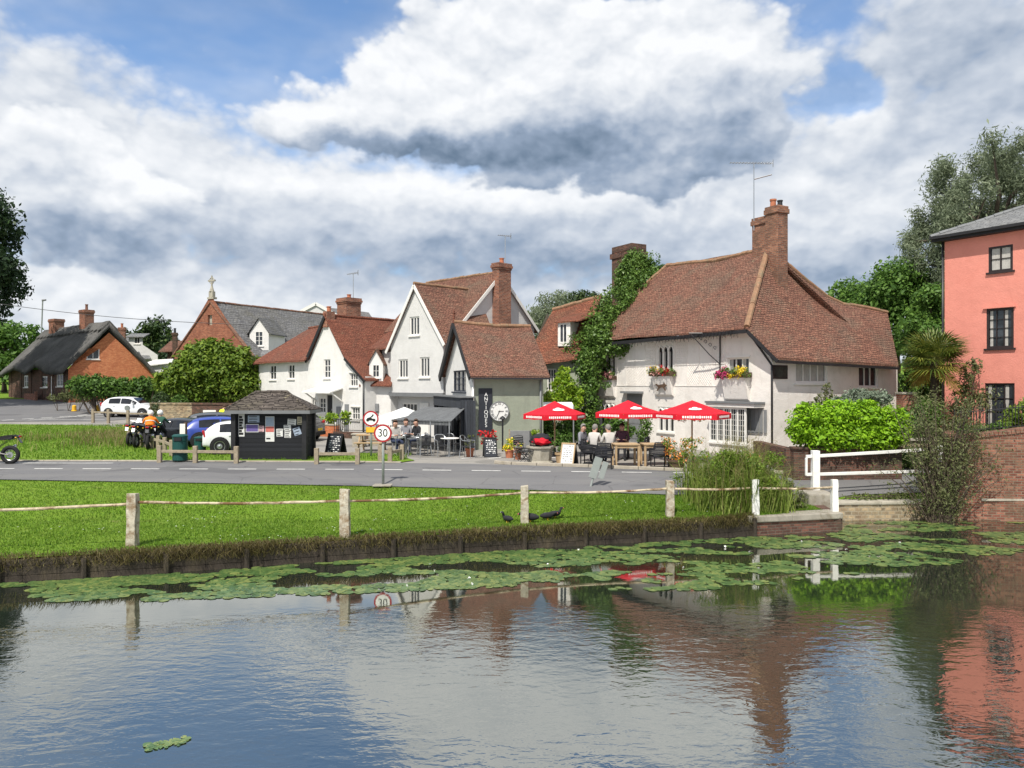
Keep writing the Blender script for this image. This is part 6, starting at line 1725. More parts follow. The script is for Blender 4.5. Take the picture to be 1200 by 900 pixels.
mb = MB(); mb.sheet([DB.p(-.5, PZ(398, 84), -2), DB.p(3.6, PZ(398, 84), -2)], [DB.p(-.8, PZ(412, 84), .4), DB.p(3.6, PZ(410, 84), .4)], 5, 4, .1); mb.build('roof', M['tile_brown'], dc)
chimney(dc, W(205, 400, 83), (1, .2), .45, .45, 4, PZ(390, 83), 'dark_brick', 1, True, 'black_metal', .5)

# ------------------------------------------------------------------ pink house
pk = thing('pink_house', 'tall coral pink house with slate roof and dark framed windows', 'house', (PX(1107, 30), 30, 0))
pd = Vector((.54, -.84, 0)); pO = Vector((PX(1107, 30), 30, 0)); PK = Fr(pO, pd)
pz = PZ(277, 30)
k1_ = PK.rect(1158.5, 288, 1187, 318); k2_ = PK.rect(1156, 361, 1188, 408); k3_ = PK.rect(1154, 449, 1189, 500)
kr = PK.rect(1240, 300, 1280, 330); 
mb = MB(); PK.face(mb, [(0, -.6), (11, -.6), (11, pz + .0), (0, pz + .0)], [k1_, k2_, k3_]); Fr(PK.p(0, 0, -9), PK.n).face(mb, [(0, -.2), (9, -.2), (9, pz), (0, pz)]); mb.build('wall', M['pink_render'], pk)
window(pk, PK, k1_, 2, 2, 'frame_dark', fw=.075, mw=.04, rec=.06, curtain=2, sill=True, glass='glass')
window(pk, PK, k2_, 3, 4, 'frame_dark', fw=.085, mw=.03, rec=.08, curtain=1, hood=False); window(pk, PK, k3_, 3, 3, 'frame_dark', fw=.07, mw=.03, rec=.10, curtain=1)
mb = MB(); PK.box(mb, k2_[0] - .1, k2_[3] + .005, k2_[2] + .08, k2_[3] + .045, -.02, .09); mb.build('drip_mould', M['pink_render'], pk)
mb = MB(); oh = .36
pz -= .12; c0, c1_ = PK.p(-oh, pz + .12, oh), PK.p(11 + oh, pz + .12, oh); c3_ = PK.p(-oh, pz + .12, -9 - oh)
hip = PK.p(4.4, pz + 2.2, -4.4); h2 = PK.p(9, pz + 2.2, -4.4)
mb.sheet([hip, h2], [c0, c1_], 14, 10, .1, .01); mb.sheet([hip, hip + Vector((.02, .02, 0))], [c3_, c0], 10, 10, .1, .01)
prf = mb.build('roof', M['slate_pale'], pk)
mb = MB(); ridge(mb, [c0, hip, h2], .09); mb.build('hip_tiles', M['lead'], prf)
mb = MB(); PK.box(mb, -oh + .03, pz - .10, 11, pz + .03, .0, oh - .02); PK.box(mb, -oh + .03, pz - .10, 0.0, pz + .03, -9, -.003); PK.box(mb, -oh, pz + .0, 11, pz + .11, oh - .02, oh + .09); mb.build('fascia', M['black_wood'], pk)
drainpipe(pk, [PK.p(-.06, pz - .1, .02), PK.p(-.06, .2, .02)])
# ------------------------------------------------------------------ pond fence
pf = thing('pond_fence', 'old rustic fence along the pond: weathered square posts with one thin pale rail', 'fence', (0, 15.2, 0))
POST = [(-120, 650, 590), (155, 640, 578), (405, 630, 573), (615, 613, 569), (785, 605, 563), (885, 606, 562), (978, 604, 562)]
tops = []
for i, (u, vb, vt) in enumerate(POST):
    Y = GY(vb, u); Y = max(Y, edge_y(PX(u, Y)) + .16); p = Vector((PX(u, Y), Y, hz(Y, PX(u, Y)))); h = PZ(vt, Y) - p.z; lean = Vector((random.uniform(-.025, .025), random.uniform(-.02, .02), 0))
    w = (.22, .21, .22, .21, .21, .19, .17)[i]
    mb = MB(); n = 7; rings = []
    for k in range(n + 1):
        t = k / n; c = p + lean * t + UP * (-.25 + (h + .25) * t); j = w / 2 * (1 - .08 * t)
        for (a, b) in ((-1, -1), (1, -1), (1, 1), (-1, 1)):
            mb.v.append(tuple(c + Vector((a * j + random.uniform(-.008, .008), b * j + random.uniform(-.008, .008), random.uniform(-.02, .02) if k == n else 0))))
    for k in range(n):
        for j in range(4): q = (j + 1) % 4; mb.f.append((k * 4 + j, k * 4 + q, k * 4 + 4 + q, k * 4 + 4 + j)); mb.m.append(0)
    mb.f.append(tuple(n * 4 + j for j in range(4))); mb.m.append(0)
    mb.build('post', M['white_paint'] if i >= 5 else M['old_post'], pf, bevel=.012)
    tops.append((p + lean, h, w))
railv = [(-120, 599), (155, 590.5), (405, 587), (615, 577.5), (785, 572.5), (885, 571.5), (978, 571)]
for i in range(len(POST) - 1):
    (a, ha, wa), (b, hb_, wb) = tops[i], tops[i + 1]
    za_ = PZ(railv[i][1], a.y); zb_ = PZ(railv[i + 1][1], b.y)
    if i == 1: za_ = PZ(588.5, a.y)
    mb = MB(); pts = []
    for k in range(13):
        t = k / 12; q = a.lerp(b, t); q.z = za_ + (zb_ - za_) * t - .04 * math.sin(math.pi * t) + random.uniform(-.006, .006); pts.append(q)
    mb.tube(pts, [.031 + random.uniform(-.004, .004) for _ in pts], 7); mb.build('rail', M['rail_paint'], pf)
# white railings by the inlet
wf = thing('white_railing', 'white painted post and double rail beside the lane at the pond inlet', 'fence', (PX(955, 22.9), 22.9, -.6))
mb = MB(); p = Vector((PX(955.5, 22.9), 22.9, 0)); zb_ = PZ(583, 22.9); mb.obox(p + UP * ((PZ(528, 22.9) + zb_) / 2), Vector((1, 0, 0)), Vector((0, 1, 0)), UP, .105, .105, (PZ(528, 22.9) - zb_) / 2); mb.build('post', M['white_paint'], wf, bevel=.015)
p2 = Vector((PX(1104, 23.8), 23.8, 0)); mb = MB(); mb.obox(p2 + UP * .2, Vector((1, 0, 0)), Vector((0, 1, 0)), UP, .10, .10, .7); mb.build('post', M['white_paint'], wf, bevel=.015)
for z0_, z1_ in ((PZ(535, 22.9), PZ(526, 23.8)), (PZ(556, 22.9), PZ(551.5, 23.8))):
    mb = MB(); mb.bar(p + UP * z0_ + Vector((-.28, -.02, 0)), p2 + UP * z1_, .07, .09); mb.build('rail', M['white_paint'], wf, bevel=.008)
mb = MB(); mb.bar(p + Vector((-.28, -.02, PZ(536.5, 22.9))), p + Vector((-.28, -.02, PZ(557, 22.9))), .06, .06); mb.build('end_bar', M['white_paint'], wf)
bl = thing('concrete_block', 'rough concrete block footing under the white railing post', 'block', (PX(957, 22.4), 22.4, -.7))
mb = MB(); mb.box((PX(957, 22.5), 22.5, -.58), (.78, .9, .46)); mb.build('block', M['concrete'], bl, bevel=.05)

# ------------------------------------------------------------------ brick walls at the right
bw_ = thing('brick_wall', 'mossy red brick wall rising out of the pond at the right', 'wall', (PX(1150, 22.4), 22.4, ZW))
mb = MB(); wl = [(12.75, 22.44, 1.17), (13.6, 22.28, 1.25), (14.5, 22.12, 1.375), (15.5, 22.0, 1.52), (20, 21.5, 2.05)]
for (a, b) in zip(wl, wl[1:]):
    a0, b0 = Vector((a[0], a[1], -1.8)), Vector((b[0], b[1], -1.8)); d = (b0 - a0).normalized(); n = Vector((d.y, -d.x, 0)); th_ = .45
    f = [a0, b0, Vector((b[0], b[1], b[2])), Vector((a[0], a[1], a[2]))]; g = [q - n * th_ for q in f]
    mb.add(f + g, [(0, 1, 2, 3), (5, 4, 7, 6), (3, 2, 6, 7), (0, 3, 7, 4), (1, 5, 6, 2)])
mb.add([(12.75, 22.44, -1.8), (12.75, 22.44, 1.17), (15.9, 28.1, 1.0), (15.9, 28.1, -1)], [(0, 1, 2, 3)]); mb.add([(13.1, 22.45, -1.8), (13.1, 22.45, 1.16), (16.25, 28.1, .99), (16.25, 28.1, -1)], [(0, 1, 2, 3)])
mb.build('wall', M['wall_brick'], bw_)
mb = MB()
for (a, b) in zip(wl, wl[1:]):
    a0, b0 = Vector(a), Vector(b); n_ = max(1, round((b0 - a0).length / .115))
    for i in range(n_):
        p, q = a0.lerp(b0, i / n_), a0.lerp(b0, (i + .9) / n_); d = (b0 - a0).normalized(); o = Vector((-d.y, d.x, 0)) * .21
        mb.bar(p + o + UP * .058, q + o + UP * (.058 + random.uniform(-.004, .004)), .50, .11)
mb.bar((12.93, 22.5, 1.22), (16.07, 28.1, 1.05), .42, .1)
mb.build('coping', M['wall_brick'], bw_)
mb = MB(); mb.bar(Vector((13.6, 22.25, -.55)), Vector((20, 21.5, -.45)), .07, .06); mb.build('ledge', M['stone'], bw_)
rl_ = thing('iron_railings', 'row of thin black iron railings on top of the right brick wall', 'railing', (PX(1165, 22.7), 22.7, 1.3))
mb = MB()
for i in range(46):
    t = i / 45; p = Vector((13.1 + 4.0 * t, 22.75 - .45 * t, 1.24 + .40 * t)); mb.tube([p, p + UP * .78, p + UP * .85], [.011, .011, .002], 5)
mb.build('bar', M['black_metal'], rl_)
mb = MB(); 
for z in (.15, .70): mb.bar(Vector((13.1, 22.75, 1.24 + z)), Vector((17.1, 22.3, 1.64 + z)), .025, .025)
mb.build('rail', M['black_metal'], rl_)
hw_ = thing('hedge_wall', 'low dark brick garden wall under the bright hedge', 'wall', (PX(990, 24.6), 24.6, 0))
mb = MB(); zt_ = PZ(526, 24.8)
mb.bar(Vector((PX(928, 24.8), 24.8, zt_ / 2 - .3)), Vector((PX(1054, 24.9), 24.9, zt_ / 2 - .3)), .3, zt_ + .6)
mb.bar(Vector((PX(928, 24.8), 24.9, zt_ / 2 - .15)), Vector((PX(928, 24.8), 28.3, zt_ / 2 - .15)), .3, zt_ + .3); mb.build('wall', M['dark_brick'], hw_)
mb = MB(); mb.bar(Vector((PX(927, 24.8), 24.78, zt_ + .035)), Vector((PX(1054, 24.9), 24.88, zt_ + .035)), .38, .07); mb.build('coping', M['dark_brick'], hw_)
fw_ = thing('flint_wall', 'taller pale flint garden wall behind the waterside shrub', 'wall', (PX(1080, 26.2), 26.2, 0))
mb = MB(); zt_ = PZ(516, 26.2); mb.bar(Vector((PX(1048, 26.4), 26.4, zt_ / 2 - .25)), Vector((14.7, 26.0, zt_ / 2 - .25)), .32, zt_ + .5); mb.build('wall', M['flint'], fw_)
mb = MB(); mb.bar(Vector((PX(1047, 26.4), 26.38, zt_ + .03)), Vector((14.7, 25.98, zt_ + .03)), .42, .06); mb.build('coping', M['stone'], fw_)
pr = thing('brick_pier', 'red brick gate pier standing beside the palm trunk', 'pier', (PX(1062, 28.6), 28.6, 0))
mb = MB(); zz = PZ(462, 28.6); mb.box((PX(1062, 28.6), 28.6, zz / 2), (.5, .5, zz)); mb.build('shaft', M['red_brick'], pr); mb = MB(); mb.box((PX(1062, 28.6), 28.6, zz + .04), (.56, .56, .08)); mb.build('cap', M['stone'], pr, bevel=.015)
mb = MB(); z2 = PZ(478, 28.5); mb.bar(Vector((PX(1071, 28.5), 28.5, z2 / 2)), Vector((PX(1108, 28.2), 28.2, z2 / 2)), .25, z2); mb.build('panel_wall', M['red_brick'], pr)
# flint wall under the topiary
tw_ = thing('churchyard_wall', 'long brick and flint wall below topiary and laurel bush', 'wall', (PX(225, 46.5), 46.5, hz(46.5)))
for nm, u0, u1, y0, y1, mt in (('flint_panel', 178, 227, 47.2, 46.6, 'flint'), ('brick_panel', 227, 300, 46.6, 45.4, 'dark_brick')):
    mb = MB(); a, b = Vector((PX(u0, y0), y0, 0)), Vector((PX(u1, y1), y1, 0)); zt_ = PZ(474, 46.6)
    mb.bar(a + UP * (zt_ / 2), b + UP * (zt_ / 2), .35, zt_); mb.bar(a + UP * (zt_ + .05), b + UP * (zt_ + .05), .45, .1); mb.build(nm, M[mt], tw_)
bn = thing('white_plaque', 'small white name board fixed on the brick churchyard wall', 'sign', (PX(247, 45.6), 45.6, 1.2))
mb = MB(); q0, q1 = W(240, 482, 45.9), W(255, 482, 45.5); mb.bar(q0 - Vector((0, .25, 0)), q1 - Vector((0, .25, 0)), .03, .16); mb.build('board', M['frame_white'], bn, bevel=.01)
gw_ = thing('front_garden_wall', 'low orange brick garden wall before the white cottage porch', 'wall', (PX(378, 39.5), 39.5, .1))
mb = MB(); a, b = Vector((PX(362, 40.2), 40.2, 0)), Vector((PX(396, 39), 39, 0)); zt_ = PZ(498, 39.6); mb.bar(a + UP * (zt_ / 2), b + UP * (zt_ / 2), .22, zt_); mb.build('wall', M['orange_brick'], gw_)
mb = MB(); mb.bar(a + UP * (zt_ + .03), b + UP * (zt_ + .03), .28, .06); mb.build('coping', M['stone'], gw_)
pr2 = thing('park_railings', 'black iron railings on a dark plinth in front of the link cottage', 'railing', (PX(412, 38.6), 38.6, .1))
a, b = Vector((PX(392, 38.6), 38.6, .1)), Vector((PX(460, 37.2), 37.2, .1)); mb = MB()
for i in range(30):
    p = a.lerp(b, i / 29); mb.tube([p + UP * .3, p + UP * .98], .016, 5)
for z in (.4, .92): mb.bar(a + UP * z, b + UP * z, .03, .03)
mb.build('bar', M['black_metal'], pr2); mb = MB(); mb.bar(a + UP * .1, b + UP * .1, .25, .44); mb.build('plinth', M['dark_brick'], pr2)
mass('cottage_plants', 'small green plants growing over the orange garden wall by the porch', 'plants', [(372, 494, 9, 7, 39.9), (388, 490, 8, 7, 39.6), (405, 490, 6, 9, 40), (366, 505, 6, 5, 39.3)], 1400, .13, M['leaf_lime'], 402, (PX(380, 39.8), 39.8, .1), stem=.02)
mass('cottage_front_plants', 'scrubby plants and canes in front of the dark thatched cottage front', 'plants', [(78, 464, 9, 7, 60), (95, 466, 9, 6, 59.5), (108, 466, 10, 8, 59), (62, 466, 6, 4, 60)], 1800, .16, M['leaf_brown'], 403, gz(PX(85, 59.8), 59.8), stem=.02)

# ------------------------------------------------------------------ wooden knee rails on the green
def knee_rail(label, posts, h=.46, rail=True, w=.15, close=None):
    """posts: (u, v_base)"""
    q = [G(u, v) + UP * .04 for u, v in posts]
    root = thing('knee_rail', label, 'fence', q[0])
    for p in q:
        mb = MB(); mb.obox(p + UP * (h / 2 + .05), Vector((1, 0, 0)), Vector((0, 1, 0)), UP, w / 2, w / 2, h / 2 + .08); mb.build('post', M['grey_wood'], root, bevel=.015)
    if rail:
        for a, b in zip(q, q[1:]):
            d = (b - a).normalized() * .07; mb = MB(); mb.bar(a + d + UP * (h - .07), b - d + UP * (h - .07), .07, .10); mb.build('rail', M['grey_wood'], root, bevel=.008)
    return root
knee_rail('low timber rail of three posts in front of the green bins', [(187, 543), (229, 543.5), (277, 544)])
knee_rail('long low timber rail running back past the parked motorbikes', [(201, 536), (193, 532), (185.5, 529.5), (178, 527.5), (171, 525.5), (164, 524), (157, 522.5), (151, 521)], .5, w=.14)
knee_rail('low timber rail right of the black shelter, under the blackboard', [(371, 545), (419, 545)], .42)
knee_rail('short timber rail at the tip of the green, by the speed sign', [(445.5, 541.5), (457, 543), (471, 540)], .42)
knee_rail('far timber rail beside the white hatchback', [(109, 496), (127, 496.5), (150, 498), (203, 499), (222, 500)], .75, w=.16)
def bin_(label, u, vb, h, w):
    Y = GY(vb, u); root = thing('litter_bin', label, 'bin', (PX(u, Y), Y, hz(Y) + .05), 0, 'green bins on the green')
    mb = MB(); prof = [(w * .46, .02), (w * .5, .05), (w * .5, h * .24), (w * .47, h * .25), (w * .47, h * .27), (w * .5, h * .28), (w * .5, h * .74), (w * .47, h * .75), (w * .47, h * .77), (w * .5, h * .78), (w * .5, h * .95), (w * .44, h)]
    c = root.location; mb.lathe([(r, z + c.z) for r, z in prof], (c.x, c.y, 0), 22); mb.build('body', M['bin_green'], root, smooth=False)
    mb = MB(); mb.box((c.x + .02, c.y - w * .5 + .01, c.z + h * .86), (w * .5, .05, h * .13)); mb.build('slot', M['rubber'], root)
    mb = MB(); mb.lathe([(w * .53, c.z + h * .94), (w * .53, c.z + h * .98), (w * .4, c.z + h * 1.03), (.02, c.z + h * 1.04)], (c.x, c.y, 0), 22); mb.build('lid', M['bin_green'], root)
bin_('taller dark green litter bin behind the front timber rail', 211, 542, .93, .52)
bin_('smaller green litter bin standing next to the parked white hatchback', 234.5, 532.5, .64, .44)
np_ = thing('notice_post', 'white notice on a dark post between the motorbikes and the green bins', 'sign', G(217.5, 530))
mb = MB(); g_ = G(217.5, 531); mb.bar(g_, g_ + UP * 1.25, .1, .1); mb.build('post', M['dark_wood'], np_); mb = MB(); mb.box((g_.x - .09, g_.y - .08, g_.z + .93), (.22, .03, .52)); mb.build('panel', M['frame_white'], np_, bevel=.01)

# ------------------------------------------------------------------ black timber shelter with notices
SY = 27.9
sh_ = thing('village_shelter', 'black timber shelter with hipped shingle roof on the green', 'shelter', (PX(320, SY), SY, .05))
x0, x1 = PX(274, SY), PX(357, SY); dep = 1.2; ze = PZ(478.5, SY)
mb = MB()
mb.box(((x0 + x1) / 2, SY + dep, ze / 2 + .08), (x1 - x0, .08, ze - .1))
for x in (x0 + .04, x1 - .04): mb.box((x, SY + dep / 2 + .05, ze / 2 + .08), (.08, dep - .14, ze - .1))
mb.box(((x0 + x1) / 2, SY + dep - .5, .5), (x1 - x0 - .2, .4, .06)); mb.box(((x0 + x1) / 2, SY + dep - .42, .28), (x1 - x0 - .2, .06, .40))
mb.build('boarding', M['black_boards'], sh_)
mb = MB(); mb.box(((x0 + x1) / 2, SY + .14, .28), (x1 - x0 - .1, .07, .5)); mb.box(((x0 + x1) / 2, SY + .14, 1.16), (x1 - x0 - .1, .05, 1.24)); mb.build('notice_board', M['black_boards'], sh_)
mb = MB()
for x in (x0, x1):
    for y in (SY, SY + dep): mb.box((x, y, ze / 2), (.17, .17, ze + .05))
for x in (x0 + .25, (x0 + x1) / 2, x1 - .25): mb.box((x, SY + .14, .03), (.08, .08, .16))
mb.bar(Vector((x0 - .1, SY, ze - .02)), Vector((x1 + .1, SY, ze - .02)), .12, .16)
mb.build('post', M['black_wood'], sh_, bevel=.012)
mb = MB(); ov = .25; zr = PZ(459, SY + dep / 2); a0, a1 = x0 - ov, x1 + ov; b0, b1 = SY - ov, SY + dep + ov; r0_, r1_ = Vector((PX(301, SY + .6), SY + dep / 2, zr)), Vector((PX(336, SY + .6), SY + dep / 2, zr)); z_ = ze - .03
mb.sheet([r0_, r1_], [(a0, b0, z_), (a1, b0, z_)], 12, 8, .07, .012); mb.sheet([r1_, r0_], [(a1, b1, z_), (a0, b1, z_)], 8, 6, .07, .01)
mb.sheet([r0_ + Vector((0, .01, 0)), r0_], [(a0, b1, z_), (a0, b0, z_)], 8, 8, .07, .01); mb.sheet([r1_, r1_ + Vector((0, .01, 0))], [(a1, b0, z_), (a1, b1, z_)], 8, 8, .07, .01)
srf = mb.build('roof', M['shelter_tile'], sh_)
mb = MB(); ridge(mb, [r0_, r1_], .06); 
for p, q in ((r0_, (a0, b0, z_)), (r1_, (a1, b0, z_))): ridge(mb, [p, Vector(q)], .05)
mb.build('ridge_tiles', M['shelter_tile'], srf)
mb = MB(); mb.bar(Vector((a0, b0 + .01, z_ - .1)), Vector((a1, b0 + .01, z_ - .1)), .03, .12); mb.bar(Vector((a0 + .01, b0, z_ - .1)), Vector((a0 + .01, b1, z_ - .1)), .03, .12); mb.bar(Vector((a1 - .01, b0, z_ - .1)), Vector((a1 - .01, b1, z_ - .1)), .03, .12); mb.build('fascia', M['lead'], srf)
NY = SY + .14 - .03
def notice(label, u0, v0, u1, v1, mat, rz=0.0, lines=4, ink='black_ink', block=None):
    a, b = W(u0, v1, NY), W(u1, v0, NY); c = (a + b) / 2; w, h = b.x - a.x, b.z - a.z
    root = thing('notice', label, 'notice', (c.x, NY, c.z), 0, 'notices pinned up in the shelter')
    ax = Vector((math.cos(rz), 0, math.sin(rz))); az = Vector((-math.sin(rz), 0, math.cos(rz))); n = Vector((0, -1, 0))
    mb = MB(); mb.obox(c, ax, n, az, w / 2, .004, h / 2); mb.build('sheet', M[mat], root)
    if lines:
        mb = MB()
        for i in range(lines):
            z = h * (.34 - .72 * i / max(1, lines - 1)); ww = w * random.uniform(.22, .40)
            mb.obox(c + az * z + n * .0055 - ax * (w * .4 - ww), ax, n, az, ww, .001, h * .05 if not block else h * .03)
        mb.build('print', M[ink], root)
    if block:
        mb = MB()
        for (m0, z0_, z1_) in block: pass
        for k, (m0, z0_, z1_) in enumerate(block):
            q = MB(); q.obox(c + az * h * ((z0_ + z1_) / 2) + n * .006, ax, n, az, w * .46, .0012, h * abs(z1_ - z0_) / 2); q.build('picture', M[m0], root)
notice('tall narrow white notice with dark print at the left end of the shelter', 279.5, 484.5, 286.5, 511.5, 'paper', 0, 7)
notice('faded blue grey notice high on the left half of the shelter board', 290.5, 487, 304, 495, 'paper_blue', 0, 3)
notice('violet poster with white border, left half of the shelter board', 288, 497, 303, 506.5, 'paper', 0, 0, block=[('paper_violet', -.42, .42)])
notice('small pinkish sheet just right of the violet poster', 303.5, 499, 309.5, 506, 'paper_pink', 0, 3)
notice('tall poster with grey top, red band and white foot, near the shelter middle', 311, 488, 321.5, 517.5, 'paper', 0, 2, block=[('paper_blue', .12, .47), ('paper_red', -.12, .10), ('paper', -.30, -.14)])
notice('square white sheet low beside the tall poster', 324, 502.5, 331.5, 511.5, 'paper', .02, 4)
notice('white sheet low in the middle of the right half, below its twin', 333.5, 504.5, 341, 513, 'paper', -.03, 4)
notice('white sheet with faint print above another, centre of the right half', 332.5, 498, 341, 504, 'paper', .05, 3)
notice('pale sheet pinned highest but one on the right half of the shelter board', 337, 491, 347, 498, 'paper', -.06, 3)
notice('cream sheet at the upper right of the shelter board', 348.5, 488.5, 355, 497.5, 'paper_cream', 0, 4)
notice('tilted blue leaflet at the lower right of the shelter board', 344, 501, 352.5, 510, 'paper_blue', .32, 3)

# ------------------------------------------------------------------ signs
def sign_post(name, label, u, vb, r, vc, Y):
    zg = hz(Y, PX(u, Y)); root = thing(name, label, 'road sign', (PX(u, Y), Y, zg)); c = W(u, vc, Y)
    mb = MB(); mb.tube([(c.x, Y, zg - .1), (c.x, Y, c.z + r * .8)], .04, 10); mb.build('pole', M['pole_grey'], root, smooth=True)
    FR = Fr((c.x, Y - .05), (1, 0, 0))
    f = FR.p(0, c.z, .0)
    m1 = MB(); disc(m1, f, r, FR, .02); m1.build('plate', M['sign_red'], root)
    m1 = MB(); disc(m1, f + FR.n * .0205, r * .80, FR, .003); m1.build('face', M['white_ink'], root)
    return root, FR, f
rt, FR, f = sign_post('speed_sign', 'round thirty speed limit sign on a grey pole at the road edge', 449, 570, .265, 507.5, GY(569.5, 449))
text('numeral', '30', .33, f + FR.n * .026, FR.d, FR.z, FR.n, 'black_ink', rt, .002, .9)
mb = MB(); mb.box(G(449, 569.5) + UP * .03, (.55, .55, .05)); mb.build('footing', M['concrete'], rt, bevel=.02)
rt, FR, f = sign_post('motor_ban_sign', 'larger round no motor vehicles sign with orange plate beneath, near the cafe', 435, 540, .30, 490.5, 29.3)
mb = MB(); mb.box((PX(435, 29.3), 29.23, PZ(503.5, 29.3)), (.36, .02, .2)); mb.build('plate_below', M['sign_yellow'], rt)
mb = MB()
def q2(a, b): return f + FR.d * a + FR.z * b + FR.n * .026
for cx in (-.12, .12): disc(mb, q2(cx, -.055) , .058, FR, .002, 16)
mb.extrude([(-.15, .02), (-.02, .06), (.06, .0), (.14, -.01), (.10, -.07), (-.08, -.07)], q2(0, 0) + FR.n * .0005, FR.d, FR.z, FR.n * .002)
mb.extrude([(-.03, .05), (.05, .13), (.09, .12), (.05, .05)], q2(0, 0) + FR.n * .001, FR.d, FR.z, FR.n * .002); disc(mb, q2(.08, .14), .03, FR, .002, 12)
mb.build('symbol', M['black_ink'], rt)
# leaning chevron plates seen from behind
cvn = thing('leaning_sign', 'leaning grey backed sign plates on a short post at the lawn edge', 'road sign', G(690, 570))
g_ = G(691, 571); tl = Vector((.32, .08, .94)).normalized(); sd = Vector((.94, .05, -.32)).normalized(); nn = sd.cross(tl)
mb = MB(); mb.tube([g_ - UP * .1, g_ + tl * .5], .035, 8); mb.build('post', M['pole_grey'], cvn)
for k, (off, l0_, l1_, ww) in enumerate(((.06, .28, .92, .115), (.30, .34, .86, .085))):
    mb = MB(); mb.obox(g_ + tl * ((l0_ + l1_) / 2) + sd * (off - .08) + nn * (.04 + .01 * k), sd, nn, tl, ww, .012, (l1_ - l0_) / 2); mb.build('plate', M['pole_grey'], cvn, bevel=.005)
def aboard(name, label, u, vb, h, w, rz, face='sign_slate', scrib='white_ink', seed=1, frame='black_wood'):
    p = G(u, vb); root = thing(name, label, 'sandwich board', p, rz); c, s = math.cos(rz), math.sin(rz)
    d = Vector((c, s, 0)); b = Vector((-s, c, 0)); rng = random.Random(seed)
    for sgn in (-1, 1):
        t = (b * (-sgn * .26) + UP * .97).normalized(); n = (b * sgn * .97 + UP * .26).normalized(); o = p + b * (sgn * .26 * h)
        mb = MB(); mb.obox(o + t * h / 2, d, n, t, w / 2, .018, h / 2); mb.build('panel', M[face if sgn == -1 else 'black_wood'], root, bevel=.005)
        if sgn == -1:
            fr_ = MB()
            for e in (-1, 1): fr_.obox(o + t * h / 2 + d * (e * w * .48) + n * .02, d, n, t, w * .04, .015, h / 2)
            for e in (.02, .97): fr_.obox(o + t * h * e + n * .021, d, n, t, w * .5, .015, h * .03)
            fr_.build('frame', M[frame], root)
            wr = MB()
            for i in range(8):
                z = h * (.86 - .09 * i); x = -w * .34
                while x < w * .32:
                    l = rng.uniform(.03, .10) * w * 2
                    if rng.random() < .78: wr.obox(o + t * z + d * (x + l / 2) + n * .0195, d, n, t, l / 2 * .8, .001, h * .014 * rng.uniform(.6, 1.6))
                    x += l + .02
            wr.build('writing', M[scrib], root)
    return root
aboard('sandwich_board', 'big black chalk sandwich board on the green right of the shelter', 394, 535, .92, .72, -.5, seed=4)
aboard('sandwich_board', 'dark menu board leaning by the clock and red flowers', 574, 536, .78, .50, .2, seed=5)
aboard('sandwich_board', 'white faced sandwich board with a wooden frame near the pub tables', 667, 546, .82, .52, -.55, 'paper', 'cloth_grey', 6, 'pale_wood')
